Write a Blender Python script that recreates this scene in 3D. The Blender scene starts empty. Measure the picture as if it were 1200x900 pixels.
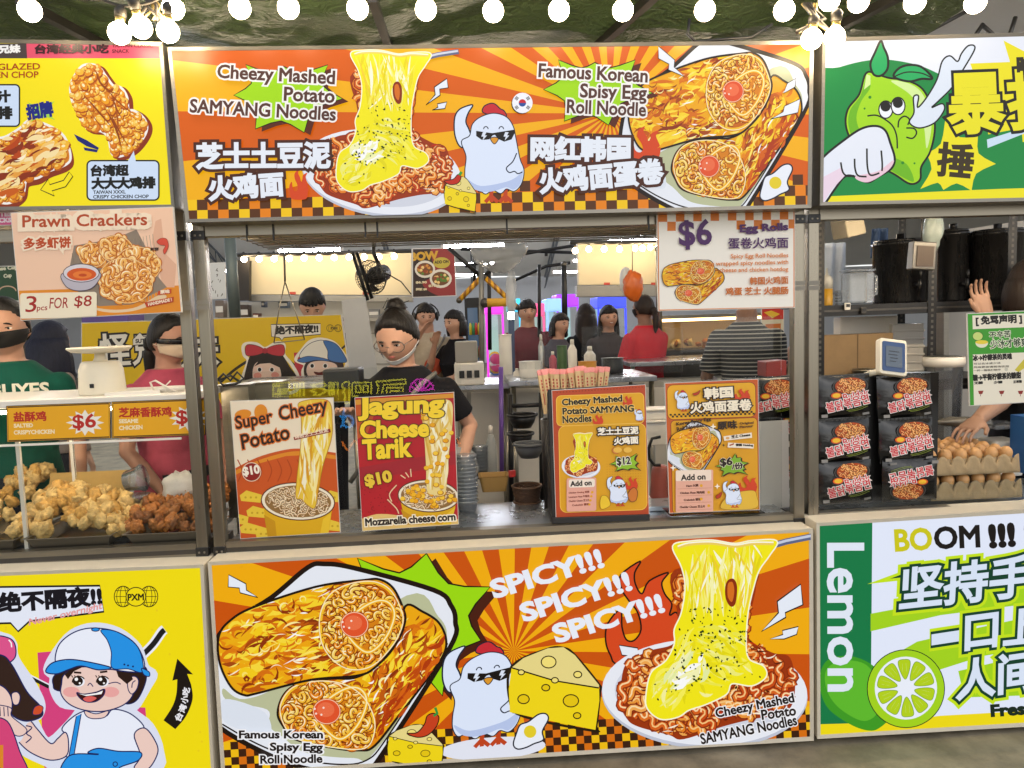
import bpy, math, random
from mathutils import Vector, Matrix, geometry, noise
SC = bpy.context.scene
COL = SC.collection
RN = random.Random(11)
R = math.radians
V = Vector
# ---------------------------------------------------------------- camera
YAW, PIT, ROL = 0.0538373789, -0.0864430756, -0.0338826438
CAMP = V((-0.1450, -2.7717, 1.7417))
FPX = 868.1


def cam_basis():
    cy, sy, cp, sp = math.cos(YAW), math.sin(YAW), math.cos(PIT), math.sin(PIT)
    f = V((sy * cp, cy * cp, sp))
    r = V((cy, -sy, 0))
    u = r.cross(f)
    cr, sr = math.cos(ROL), math.sin(ROL)
    return cr * r + sr * u, cr * u - sr * r, f


CR, CU, CF = cam_basis()


def P(px, py, y=0.0):
    """the point of the vertical plane at depth y that the photo shows at pixel (px, py) of 1200 x 900"""
    d = CF + CR * ((px - 600) / FPX) - CU * ((py - 450) / FPX)
    return CAMP + d * ((y - CAMP.y) / d.y)


def PZ(px, py, z):
    d = CF + CR * ((px - 600) / FPX) - CU * ((py - 450) / FPX)
    return CAMP + d * ((z - CAMP.z) / d.z)


def ppm(y):
    return FPX / (y - CAMP.y)


# ---------------------------------------------------------------- materials
def lin(h):
    h = h.lstrip('#')
    if len(h) == 3:
        h = ''.join(c * 2 for c in h)
    out = []
    for i in (0, 2, 4):
        c = int(h[i:i + 2], 16) / 255
        out.append(c / 12.92 if c <= .04045 else ((c + .055) / 1.055) ** 2.4)
    return tuple(out) + (1,)


_M = {}


def mat(name, col, rough=.5, metal=0., var=0., scale=8., bump=0., emit=0., ecol=None, spec=.5, stretch=None, alpha=1.):
    """procedural material: colour broken up by noise, optional bump"""
    key = (name,)
    if key in _M:
        return _M[key]
    m = bpy.data.materials.new(name)
    m.use_nodes = True
    nt = m.node_tree
    b = nt.nodes['Principled BSDF']
    c = lin(col) if isinstance(col, str) else tuple(col) + (1,)
    b.inputs['Base Color'].default_value = c
    b.inputs['Roughness'].default_value = rough
    b.inputs['Metallic'].default_value = metal
    b.inputs['Specular IOR Level'].default_value = spec
    b.inputs['Alpha'].default_value = alpha
    if emit:
        b.inputs['Emission Color'].default_value = lin(ecol) if ecol else c
        b.inputs['Emission Strength'].default_value = emit
    if var or bump:
        tc = nt.nodes.new('ShaderNodeTexCoord')
        mp = nt.nodes.new('ShaderNodeMapping')
        if stretch:
            mp.inputs['Scale'].default_value = stretch
        nz = nt.nodes.new('ShaderNodeTexNoise')
        nz.inputs['Scale'].default_value = scale
        nz.inputs['Detail'].default_value = 6
        nz.inputs['Roughness'].default_value = .65
        nt.links.new(tc.outputs['Object'], mp.inputs[0])
        nt.links.new(mp.outputs[0], nz.inputs['Vector'])
        if var:
            mr = nt.nodes.new('ShaderNodeMapRange')
            mr.inputs['From Min'].default_value = .25
            mr.inputs['From Max'].default_value = .75
            mr.inputs['To Min'].default_value = 1 - var
            mr.inputs['To Max'].default_value = 1 + var
            nt.links.new(nz.outputs['Fac'], mr.inputs['Value'])
            mx = nt.nodes.new('ShaderNodeVectorMath')
            mx.operation = 'SCALE'
            mx.inputs[0].default_value = c[:3]
            nt.links.new(mr.outputs[0], mx.inputs['Scale'])
            nt.links.new(mx.outputs[0], b.inputs['Base Color'])
            mr2 = nt.nodes.new('ShaderNodeMapRange')
            mr2.inputs['To Min'].default_value = max(rough - .12, .02)
            mr2.inputs['To Max'].default_value = min(rough + .12, 1)
            nt.links.new(nz.outputs['Fac'], mr2.inputs['Value'])
            nt.links.new(mr2.outputs[0], b.inputs['Roughness'])
        if bump:
            bp = nt.nodes.new('ShaderNodeBump')
            bp.inputs['Strength'].default_value = bump
            bp.inputs['Distance'].default_value = .01
            nt.links.new(nz.outputs['Fac'], bp.inputs['Height'])
            nt.links.new(bp.outputs[0], b.inputs['Normal'])
    _M[key] = m
    return m


def pane_mat(name, tint=(1, 1, 1), refl=.04, rough=.0, haze=.0, hazecol=(.8, .85, .9)):
    """thin clear sheet: transparent with a Fresnel reflection and an optional milky haze"""
    if (name,) in _M:
        return _M[(name,)]
    m = bpy.data.materials.new(name)
    m.use_nodes = True
    nt = m.node_tree
    nt.nodes.remove(nt.nodes['Principled BSDF'])
    out = nt.nodes['Material Output']
    tr = nt.nodes.new('ShaderNodeBsdfTransparent')
    tr.inputs[0].default_value = tuple(tint) + (1,)
    gl = nt.nodes.new('ShaderNodeBsdfGlossy')
    gl.inputs['Roughness'].default_value = rough
    fr = nt.nodes.new('ShaderNodeFresnel')
    fr.inputs[0].default_value = 1.0 + refl * 10
    mx = nt.nodes.new('ShaderNodeMixShader')
    nt.links.new(fr.outputs[0], mx.inputs[0])
    top = tr
    if haze:
        df = nt.nodes.new('ShaderNodeBsdfDiffuse')
        df.inputs[0].default_value = tuple(hazecol) + (1,)
        m2 = nt.nodes.new('ShaderNodeMixShader')
        m2.inputs[0].default_value = haze
        nt.links.new(tr.outputs[0], m2.inputs[1])
        nt.links.new(df.outputs[0], m2.inputs[2])
        top = m2
    nt.links.new(top.outputs[0], mx.inputs[1])
    nt.links.new(gl.outputs[0], mx.inputs[2])
    nt.links.new(mx.outputs[0], out.inputs[0])
    _M[(name,)] = m
    return m


GLOW = .66


def lit(hexc):
    """backlit translucent film of a light box"""
    c = lin(hexc)
    return mat('backlit_film_' + hexc.lstrip('#'), tuple(v * .12 for v in c[:3]), rough=.35, emit=GLOW, ecol=hexc, spec=.25, bump=.06, scale=2.5)


def ink(hexc):
    """matt print"""
    return mat('print_ink_' + hexc.lstrip('#'), hexc, rough=.42, spec=.35)


# ---------------------------------------------------------------- meshes
WL = {}


class MB:
    def __init__(s):
        s.v, s.f, s.mi, s.sm, s.mats = [], [], [], [], []

    def m(s, mt):
        if mt not in s.mats:
            s.mats.append(mt)
        return s.mats.index(mt)

    def add(s, vs, fs, mt, smooth=False):
        o = len(s.v)
        s.v.extend(vs)
        k = s.m(mt)
        for f in fs:
            s.f.append(tuple(i + o for i in f))
            s.mi.append(k)
            s.sm.append(smooth)

    def hexa(s, q0, q1, mt):
        """two quads (lists of four points, same winding) joined to a block"""
        s.add([V(p) for p in q0] + [V(p) for p in q1],
              [(3, 2, 1, 0), (4, 5, 6, 7), (0, 1, 5, 4), (1, 2, 6, 5), (2, 3, 7, 6), (3, 0, 4, 7)], mt)

    def box(s, a, b, mt):
        x0, y0, z0 = (min(a[i], b[i]) for i in range(3))
        x1, y1, z1 = (max(a[i], b[i]) for i in range(3))
        s.hexa([(x0, y0, z0), (x1, y0, z0), (x1, y0, z1), (x0, y0, z1)][::-1],
               [(x0, y1, z0), (x1, y1, z0), (x1, y1, z1), (x0, y1, z1)][::-1], mt)

    def cbox(s, c, d, mt, rz=0., rx=0., ry=0.):
        M = Matrix.Translation(V(c)) @ Matrix.Rotation(rz, 4, 'Z') @ Matrix.Rotation(ry, 4, 'Y') @ Matrix.Rotation(rx, 4, 'X')
        x, y, z = d[0] / 2, d[1] / 2, d[2] / 2
        q = [(-x, -y, z), (x, -y, z), (x, -y, -z), (-x, -y, -z)]
        s.hexa([M @ V(p) for p in q], [M @ V((p[0], y, p[2])) for p in q], mt)

    def bar(s, a, b, w, d, mt, up=(0, 0, 1)):
        """rectangular bar from a to b"""
        a, b = V(a), V(b)
        t = (b - a).normalized()
        u = V(up)
        if abs(t.dot(u)) > .95:
            u = V((0, 1, 0))
        n = t.cross(u).normalized()
        k = n.cross(t).normalized()
        q = [n * w / 2 + k * d / 2, -n * w / 2 + k * d / 2, -n * w / 2 - k * d / 2, n * w / 2 - k * d / 2]
        s.hexa([a + e for e in q], [b + e for e in q], mt)

    def tube(s, pts, r, mt, n=8, caps=True, closed=False):
        pts = [V(p) for p in pts]
        k = len(pts)
        rs = r if isinstance(r, (list, tuple)) else [r] * k
        vs, fs = [], []
        ref = V((0, 0, 1))
        pn = None
        for i, p in enumerate(pts):
            if closed:
                t = pts[(i + 1) % k] - pts[i - 1]
            else:
                t = pts[min(i + 1, k - 1)] - pts[max(i - 1, 0)]
            t.normalize()
            if pn is None:
                a = ref if abs(t.dot(ref)) < .9 else V((1, 0, 0))
                pn = t.cross(a).normalized()
            else:
                pn = (pn - t * pn.dot(t))
                pn.normalize()
            bn = t.cross(pn)
            for j in range(n):
                an = 2 * math.pi * j / n
                vs.append(p + (pn * math.cos(an) + bn * math.sin(an)) * rs[i])
        for i in range(k if closed else k - 1):
            i2 = (i + 1) % k
            for j in range(n):
                j2 = (j + 1) % n
                fs.append((i * n + j, i * n + j2, i2 * n + j2, i2 * n + j))
        if caps and not closed:
            fs.append(tuple(range(n))[::-1])
            fs.append(tuple((k - 1) * n + j for j in range(n)))
        s.add(vs, fs, mt, True)

    def lathe(s, prof, c, mt, n=24, sx=1., sy=1., smooth=True, M=None):
        """prof: (radius, z) from bottom to top"""
        c = V(c)
        vs, fs = [], []
        for (r, z) in prof:
            for j in range(n):
                a = 2 * math.pi * j / n
                p = V((r * math.cos(a) * sx, r * math.sin(a) * sy, z))
                vs.append((M @ p if M else p) + c)
        for i in range(len(prof) - 1):
            for j in range(n):
                j2 = (j + 1) % n
                fs.append((i * n + j, i * n + j2, (i + 1) * n + j2, (i + 1) * n + j))
        if prof[0][0] > 1e-6:
            fs.append(tuple(range(n))[::-1])
        if prof[-1][0] > 1e-6:
            k = (len(prof) - 1) * n
            fs.append(tuple(k + j for j in range(n)))
        s.add(vs, fs, mt, smooth)

    def ball(s, c, r, mt, n=16, m=10, sc=(1, 1, 1), M=None):
        prof = []
        for i in range(m + 1):
            a = -math.pi / 2 + math.pi * i / m
            prof.append((max(r * math.cos(a), 1e-5), r * math.sin(a) * sc[2]))
        s.lathe(prof, c, mt, n, sc[0], sc[1], True, M)

    def loft(s, rings, mt, smooth=True, cap=True):
        n = len(rings[0])
        vs = [V(p) for r in rings for p in r]
        fs = []
        for i in range(len(rings) - 1):
            for j in range(n):
                j2 = (j + 1) % n
                fs.append((i * n + j, i * n + j2, (i + 1) * n + j2, (i + 1) * n + j))
        if cap:
            fs.append(tuple(range(n))[::-1])
            fs.append(tuple((len(rings) - 1) * n + j for j in range(n)))
        s.add(vs, fs, mt, smooth)

    def sheet(s, fn, nu, nv, mt, smooth=True):
        vs = [fn(i / nu, j / nv) for j in range(nv + 1) for i in range(nu + 1)]
        fs = [(j * (nu + 1) + i, j * (nu + 1) + i + 1, (j + 1) * (nu + 1) + i + 1, (j + 1) * (nu + 1) + i)
              for j in range(nv) for i in range(nu)]
        s.add(vs, fs, mt, smooth)

    def build(s, name, parent=None, bevel=0., loc=None, seg=2, solid=0.):
        org = V((0, 0, 0))
        if parent is None:
            if loc is None and s.v:
                xs = [p[0] for p in s.v]
                ys = [p[1] for p in s.v]
                zs = [p[2] for p in s.v]
                loc = ((min(xs) + max(xs)) / 2, (min(ys) + max(ys)) / 2, min(zs))
            org = V(loc)
        else:
            org = WL[parent.name]
        me = bpy.data.meshes.new(name)
        me.from_pydata([tuple(V(p) - org) for p in s.v], [], s.f)
        for mt in s.mats:
            me.materials.append(mt)
        me.polygons.foreach_set('material_index', s.mi)
        me.polygons.foreach_set('use_smooth', s.sm)
        me.update()
        o = bpy.data.objects.new(name, me)
        COL.objects.link(o)
        if parent is None:
            o.location = org
        else:
            o.parent = parent
        WL[o.name] = org.copy()
        if solid:
            md = o.modifiers.new('Solidify', 'SOLIDIFY')
            md.thickness = solid
        if bevel:
            md = o.modifiers.new('Bevel', 'BEVEL')
            md.width = bevel
            md.segments = seg
            md.limit_method = 'ANGLE'
            md.angle_limit = R(40)
        return o


def tag(o, label=None, cat=None, group=None, kind=None):
    if label:
        o['label'] = label
    if cat:
        o['category'] = cat
    if group:
        o['group'] = group
    if kind:
        o['kind'] = kind
    return o


def thing(name, label, cat, loc=(0, 0, 0), group=None):
    o = bpy.data.objects.new(name, None)
    COL.objects.link(o)
    o.location = loc
    o.empty_display_size = .05
    WL[o.name] = V(loc)
    return tag(o, label, cat, group)


def copy_tree(o, parent=None):
    c = o.copy()
    COL.objects.link(c)
    c.parent = parent
    WL[c.name] = WL.get(o.name, V((0, 0, 0)))
    for ch in list(o.children):
        copy_tree(ch, c)
    return c


def dup(o, loc, rot=(0, 0, 0), label=None, group=None, scale=None):
    c = copy_tree(o)
    c.location = loc
    c.rotation_euler = rot
    if scale:
        c.scale = scale if not isinstance(scale, (int, float)) else (scale,) * 3
    if label:
        c['label'] = label
    if group:
        c['group'] = group
    return c


def part(mb, name, parent, **k):
    return mb.build(name, parent, **k)
SKYS, EXPO, BULB_E, LED_E, HALL_E, NEON_E = 0.15, .34, 34, 48, 90, 8
# ---------------------------------------------------------------- printed artwork
def crop(x0, y0, s):
    return lambda x, y: (x0 + x / s, y0 + y / s)


def affine(src, dst):
    """2-D affine map from three point pairs"""
    M = Matrix([(p[0], p[1], 1) for p in src]).inverted()
    ax = M @ V([d[0] for d in dst])
    ay = M @ V([d[1] for d in dst])
    return lambda x, y: (ax[0] * x + ax[1] * y + ax[2], ay[0] * x + ay[1] * y + ay[2])


def inside(p, poly):
    x, y = p
    c = False
    j = len(poly) - 1
    for i in range(len(poly)):
        xi, yi = poly[i]
        xj, yj = poly[j]
        if (yi > y) != (yj > y) and x < (xj - xi) * (y - yi) / (yj - yi) + xi:
            c = not c
        j = i
    return c


def smooth(pts, k=6, closed=True):
    n = len(pts)
    out = []
    for i in range(n if closed else n - 1):
        if closed:
            p0, p1, p2, p3 = pts[i - 1], pts[i], pts[(i + 1) % n], pts[(i + 2) % n]
        else:
            p0, p1, p2, p3 = pts[max(i - 1, 0)], pts[i], pts[i + 1], pts[min(i + 2, n - 1)]
        for j in range(k):
            t = j / k
            t2, t3 = t * t, t * t * t
            out.append(tuple(.5 * (2 * p1[d] + (p2[d] - p0[d]) * t + (2 * p0[d] - 5 * p1[d] + 4 * p2[d] - p3[d]) * t2
                                   + (3 * p1[d] - p0[d] - 3 * p2[d] + p3[d]) * t3) for d in (0, 1)))
    if not closed:
        out.append(tuple(pts[-1]))
    return out


def ell(cx, cy, rx, ry, rot=0., n=28, a0=0., a1=360.):
    c, s = math.cos(R(rot)), math.sin(R(rot))
    out = []
    full = abs(a1 - a0) >= 360
    for i in range(n if full else n + 1):
        a = R(a0 + (a1 - a0) * i / n)
        x, y = rx * math.cos(a), ry * math.sin(a)
        out.append((cx + x * c - y * s, cy + x * s + y * c))
    return out


def rrect(x0, y0, x1, y1, r, n=5):
    out = []
    for cx, cy, a in ((x1 - r, y0 + r, -90), (x1 - r, y1 - r, 0), (x0 + r, y1 - r, 90), (x0 + r, y0 + r, 180)):
        out += ell(cx, cy, r, r, 0, n, a, a + 90)
    return out


_TX = {}


def text_mesh(body, dil):
    key = (body, round(dil, 4))
    if key not in _TX:
        cu = bpy.data.curves.new('t', 'FONT')
        cu.body = body
        cu.size = 1
        cu.resolution_u = 3
        if dil:
            cu.bevel_depth = dil
            cu.bevel_resolution = 0
        ob = bpy.data.objects.new('t', cu)
        me = bpy.data.meshes.new_from_object(ob)
        vs = [tuple(v.co) for v in me.vertices]
        tr = []
        me.calc_loop_triangles()
        for t in me.loop_triangles:
            if dil and t.normal.z < .05:
                continue
            tr.append(tuple(t.vertices))
        bpy.data.objects.remove(ob)
        bpy.data.curves.remove(cu)
        bpy.data.meshes.remove(me)
        _TX[key] = (vs, tr)
    return _TX[key]


class Art:
    """flat print on a sheet: polygons in stacked ink layers; x, y are photo pixels after the map T"""

    def __init__(s, place, clip, ink_fn, eps=1e-5):
        s.place, s.clip, s.ink, s.eps = place, clip, ink_fn, eps
        s.k = 0
        s.T = lambda x, y: (x, y)
        s.parts = {}
        s.cur = None
        s.seed = random.Random(5)

    def on(s, name):
        if name not in s.parts:
            s.parts[name] = MB()
        s.cur = s.parts[name]
        return s

    def _tri(s, tri, col, hs):
        c = s.clip
        if c:
            pts = [(p[0], p[1], h) for p, h in zip(tri, hs)]
            n = len(c)
            if not all(s._in(p, c) for p in pts):
                for i in range(n):
                    a, b = c[i], c[(i + 1) % n]
                    ex, ey = b[0] - a[0], b[1] - a[1]
                    d = [(ex * (p[1] - a[1]) - ey * (p[0] - a[0])) for p in pts]
                    o = []
                    for j in range(len(pts)):
                        p, q, dp, dq = pts[j], pts[(j + 1) % len(pts)], d[j], d[(j + 1) % len(pts)]
                        if dp >= 0:
                            o.append(p)
                        if (dp >= 0) != (dq >= 0):
                            t = dp / (dp - dq)
                            o.append(tuple(p[m] + (q[m] - p[m]) * t for m in range(3)))
                    pts = o
                    if len(pts) < 3:
                        return
            s.cur.add([s.place(p[0], p[1], p[2]) for p in pts], [tuple(range(len(pts)))], s.ink(col))
        else:
            s.cur.add([s.place(p[0], p[1], h) for p, h in zip(tri, hs)], [(0, 1, 2)], s.ink(col))

    def _in(s, p, c):
        n = len(c)
        for i in range(n):
            a, b = c[i], c[(i + 1) % n]
            if (b[0] - a[0]) * (p[1] - a[1]) - (b[1] - a[1]) * (p[0] - a[0]) < 0:
                return False
        return True

    def mesh(s, pts, tris, col, hs=None):
        """pts already mapped to pixels"""
        h = s.k * s.eps
        c = s.clip
        if c is None or all(s._in(p, c) for p in pts):
            s.cur.add([s.place(p[0], p[1], h + (hs[i] if hs else 0)) for i, p in enumerate(pts)], tris, s.ink(col))
        else:
            for t in tris:
                s._tri([pts[i] for i in t], col, [h + (hs[i] if hs else 0) for i in t])

    def poly(s, pts, col, up=1):
        q = [s.T(*p) for p in pts]
        tris = geometry.tessellate_polygon([[V((p[0], p[1], 0)) for p in q]])
        s.k += up
        s.mesh(q, [tuple(t) for t in tris], col)

    def line(s, pts, w, col, up=1, taper=None, closed=False):
        """stroke; w in source units; taper 'both' / 'end'"""
        n = len(pts)
        if n < 2:
            return
        L, Rr = [], []
        for i, p in enumerate(pts):
            if closed:
                a, b = pts[i - 1], pts[(i + 1) % n]
            else:
                a, b = pts[max(i - 1, 0)], pts[min(i + 1, n - 1)]
            dx, dy = b[0] - a[0], b[1] - a[1]
            l = math.hypot(dx, dy) or 1
            t = i / (n - 1)
            ww = w / 2
            if taper == 'both':
                ww *= max(math.sin(math.pi * t), .12)
            elif taper == 'end':
                ww *= max(1 - t, .08)
            nx, ny = -dy / l * ww, dx / l * ww
            L.append((p[0] + nx, p[1] + ny))
            Rr.append((p[0] - nx, p[1] - ny))
        if closed:
            L.append(L[0])
            Rr.append(Rr[0])
        q = [s.T(*p) for p in L + Rr]
        m = len(L)
        tr = [(i, i + 1, m + i + 1, m + i) for i in range(m - 1)]
        s.k += up
        s.mesh(q, tr, col)

    def blob(s, pts, col, lc=None, lw=3, k=6, sm=True):
        q = smooth(pts, k) if sm else pts
        s.poly(q, col)
        if lc:
            s.line(q, lw, lc, closed=True)
        return q

    def dot(s, x, y, r, col, ry=None, rot=0, lc=None, lw=2, n=20):
        q = ell(x, y, r, ry or r, rot, n)
        s.poly(q, col)
        if lc:
            s.line(q, lw, lc, closed=True)

    def text(s, body, x0, y0, x1, y1, H, layers, slant=0.):
        """the text's ink box: bottom-left, bottom-right, height; layers: (colour, growth in source units)"""
        vs0, _ = text_mesh(body, 0)
        mx, my = min(v[0] for v in vs0), min(v[1] for v in vs0)
        w, h = max(v[0] for v in vs0) - mx, max(v[1] for v in vs0) - my
        dx, dy = x1 - x0, y1 - y0
        L = math.hypot(dx, dy)
        ux, uy = dx / L, dy / L
        vx, vy = uy + slant * ux, -ux + slant * uy
        for col, dil in layers:
            d = dil / (H / h)
            vs, tr = text_mesh(body, d)
            q = [s.T(x0 + ux * (v[0] - mx) / w * L + vx * (v[1] - my) / h * H,
                     y0 + uy * (v[0] - mx) / w * L + vy * (v[1] - my) / h * H) for v in vs]
            s.k += 2
            hs = [(v[2] / d if d else 0) * s.eps for v in vs]
            s.mesh(q, tr, col, hs)
            s.k += 1

    def scatter(s, poly, n, fn, shrink=1.):
        xs = [p[0] for p in poly]
        ys = [p[1] for p in poly]
        k0 = s.k
        got = tries = 0
        while got < n and tries < n * 8:
            tries += 1
            p = (s.seed.uniform(min(xs), max(xs)), s.seed.uniform(min(ys), max(ys)))
            if not inside(p, poly):
                continue
            s.k = k0 + (got % 12) * 4 + s.seed.random() * .8
            fn(p)
            got += 1
        s.k = k0 + 53

    def swirls(s, poly, n, ln, w, ang, cols, curl=1.2):
        """painted brush strokes that stay inside poly"""
        def f(p):
            a = ang(p) if callable(ang) else ang
            a += s.seed.gauss(0, .28)
            l = ln * s.seed.uniform(.5, 1.5)
            c = s.seed.gauss(0, curl)
            x, y = p
            pts = []
            for i in range(7):
                pts.append((x, y))
                aa = a + c * (i / 6 - .4)
                x += math.cos(aa) * l / 6
                y += math.sin(aa) * l / 6
            if all(inside(q, poly) for q in pts[1:]):
                s.line(pts, w * s.seed.uniform(.6, 1.5), s.seed.choice(cols), taper='both')
        s.scatter(poly, n, f)

    def curls(s, poly, n, r, w, edge, cols, hi, avoid=None):
        """noodle curls: dark edge, coloured body, light rim"""
        def f(p):
            if avoid and inside(p, avoid):
                return
            rr = r * s.seed.uniform(.6, 1.3)
            a = s.seed.uniform(0, 360)
            sw = s.seed.uniform(120, 260)
            q = [e for e in ell(p[0], p[1], rr, rr * s.seed.uniform(.5, .9), s.seed.uniform(0, 180), 9, a, a + sw)]
            s.line(q, w * 1.55, edge)
            s.line(q, w, s.seed.choice(cols))
            s.line([(x - w * .12, y - w * .18) for x, y in q[1:-1]], w * .35, s.seed.choice(hi), taper='both')
        s.scatter(poly, n, f)

    def waves(s, poly, n, ln, w, edge, cols, hi):
        """loose noodles: long wavy strokes"""
        def f(p):
            a = s.seed.uniform(0, 6.28)
            l = ln * s.seed.uniform(.6, 1.4)
            ph, am = s.seed.uniform(0, 6.28), s.seed.uniform(.8, 1.5)
            x, y = p
            q = []
            for i in range(13):
                q.append((x, y))
                aa = a + am * math.sin(ph + i * .75) + .05 * i
                x += math.cos(aa) * l / 12
                y += math.sin(aa) * l / 12
            if sum(inside(e, poly) for e in q) < 12:
                return
            s.line(q, w * 1.5, edge)
            s.line(q, w, s.seed.choice(cols))
            s.line([(e[0], e[1] - w * .18) for e in q], w * .3, s.seed.choice(hi))
        s.scatter(poly, n, f)

    def build(s, parent, labels=None):
        for n, mb in s.parts.items():
            if mb.f:
                mb.build(n, parent)


# ---------------------------------------------------------------- motifs (source units are those of the crops they were measured in)
ID = lambda x, y: (x, y)
CN = crop(240, 620, 3.214)
CO = crop(560, 620, 3.0)


def rays(a, c, n, off, col, rad=1600):
    """every second sector of a sunburst"""
    a.k += 12
    for i in range(0, n, 2):
        t0, t1 = 360 * i / n + off, 360 * (i + 1) / n + off
        a.poly([c] + [(c[0] + rad * math.cos(R(t)), c[1] + rad * math.sin(R(t))) for t in (t0, (t0 + t1) / 2, t1)], col, up=0)
    a.k += 1


def checks(a, p0, p1, size, rows, cols, skip=None):
    """chequer rows rising from the line p0-p1"""
    L = math.hypot(p1[0] - p0[0], p1[1] - p0[1])
    ux, uy = (p1[0] - p0[0]) / L, (p1[1] - p0[1]) / L
    vx, vy = uy, -ux
    n = int(L / size) + 1
    a.k += 6
    for r in range(rows):
        for i in range(n):
            if (i + r) % 2 == 0:
                col = cols[0]
            else:
                col = cols[1 + ((i // 2) % (len(cols) - 1))]
            if col is None:
                continue
            q = [(i, r), (i + 1, r), (i + 1, r + 1), (i, r + 1)]
            a.poly([(p0[0] + ux * u * size + vx * v * size, p0[1] + uy * u * size + vy * v * size) for u, v in q], col, up=0)
    a.k += 1


def egg_rolls(a, q=1., plate=True):
    D = '#1d1008'
    if plate:
        pl = [(255, 262), (390, 150), (450, 137), (560, 152), (860, 235), (922, 290), (938, 350), (915, 450), (660, 850), (600, 905), (480, 912),
              (300, 870), (60, 742), (20, 640), (60, 400)]
        a.line(smooth(pl), 30, D, closed=True)
        a.blob(pl, '#e9edf6', D, 7)
        a.blob([(70, 600), (150, 640), (330, 560), (760, 250), (880, 330), (912, 400), (880, 490), (640, 840), (560, 862), (380, 842), (290, 780), (240, 740), (235, 680), (90, 650)],
               '#bdc19a')
        a.line(smooth([(66, 735), (200, 810), (340, 862), (500, 886), (610, 870), (690, 780), (915, 430)], 6, False), 6, D)
        a.blob([(75, 640), (225, 690), (245, 780), (150, 760), (70, 720)], '#dfe6f2')
    r1 = smooth([(55, 400), (100, 340), (190, 290), (420, 215), (600, 190), (660, 188), (710, 220), (745, 290), (755, 345), (720, 430),
                 (640, 520), (570, 550), (400, 565), (200, 615), (150, 622), (100, 590), (58, 500)])
    r2 = smooth([(275, 690), (300, 620), (360, 580), (480, 562), (560, 560), (640, 520), (720, 430), (755, 290), (820, 310), (880, 350),
                 (908, 410), (900, 470), (840, 560), (740, 690), (640, 815), (580, 832), (480, 822), (340, 790), (295, 740)])
    f1 = smooth([(490, 225), (560, 197), (640, 192), (700, 222), (740, 290), (750, 350), (715, 430), (640, 510), (560, 530), (490, 500), (440, 430), (430, 340), (450, 270)])
    f2 = smooth([(282, 660), (330, 592), (430, 568), (530, 582), (600, 630), (640, 705), (640, 775), (605, 826), (500, 825), (350, 792), (295, 735)])
    warm = ['#f8cf1a', '#fbdc3c', '#f2a80c', '#c25a08', '#e07c0a', '#a8480a', '#f7b812', '#d9700c', '#ffe56a']

    def body(r, ang):
        a.poly(r, '#f0aa0e')
        a.swirls(r, int(150 * q), 120, 26, ang, ['#f8cf1a', '#fbdc3c', '#f2a80c', '#e88c0a', '#f9d52c', '#f0b010'], 1.6)
        a.swirls(r, int(220 * q), 85, 13, ang, ['#c25a08', '#d9700c', '#a8480a', '#8e3206', '#e07c0a', '#fbdc3c'], 2.2)
        a.swirls(r, int(70 * q), 50, 7, ang, ['#ffe56a', '#fff0a0', '#8a3406'], 1.8)
        a.swirls(r, int(36 * q), 42, 5, ang, ['#fff6d8', '#ffffff'], .8)
        a.line(r, 9, D, closed=True)

    def end(f, cx, cy):
        a.poly(f, '#c9680c')
        n = len(f)
        a.line([(x + (cx - x) * .05, y + (cy - y) * .05) for x, y in f], 11, '#f6c22c', closed=True)
        inner = [(x + (cx - x) * .13, y + (cy - y) * .13) for x, y in f]
        a.curls(inner, int(270 * q), 19, 12, '#7d2d05', ['#f1a11c', '#f6bd35', '#e98a14', '#f9cf58'], ['#ffe9a6', '#fff4cf'])
        # folded cheese ribbon and sausage
        rb = smooth([(cx - 60, cy + 20), (cx - 30, cy - 45), (cx + 45, cy - 92), (cx + 98, cy - 88), (cx + 120, cy - 40), (cx + 90, cy + 40), (cx + 35, cy + 95), (cx - 10, cy + 85)], 6)
        a.poly(rb, '#d98212')
        a.curls(rb, int(60 * q), 15, 11, '#8d3506', ['#f2a41c', '#f7c545'], ['#fff0bd'])
        a.line(rb, 15, '#f3b21e', closed=True)
        a.line(rb, 5, '#fff2b4', closed=True)
        a.dot(cx - 30, cy - 5, 54, '#b8361a', 50)
        a.dot(cx - 30, cy - 6, 48, '#e4542a', 45)
        a.dot(cx - 34, cy - 12, 33, '#ee6f45', 28)
        a.line(ell(cx - 30, cy - 5, 50, 46), 3, '#ffd0ac', closed=True)
        for dx, dy in ((-12, -14), (-40, 8), (-20, 12), (-45, -10)):
            a.dot(cx - 30 + dx, cy - 5 + dy, 4, '#ffe3d2')
        a.line([(x + (cx - x) * .02, y + (cy - y) * .02) for x, y in f], 4, '#ffefc0', closed=True)

    body(r2, lambda p: -.95 if p[0] > 560 else -.4)
    a.swirls(smooth([(690, 620), (880, 400), (905, 440), (850, 555), (680, 770), (645, 815)]), int(60 * q), 70, 15, -.9, ['#c04a08', '#b23a06', '#d8640c'])
    end(f2, 490, 690)
    body(r1, lambda p: -.22)
    end(f1, 595, 362)


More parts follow.
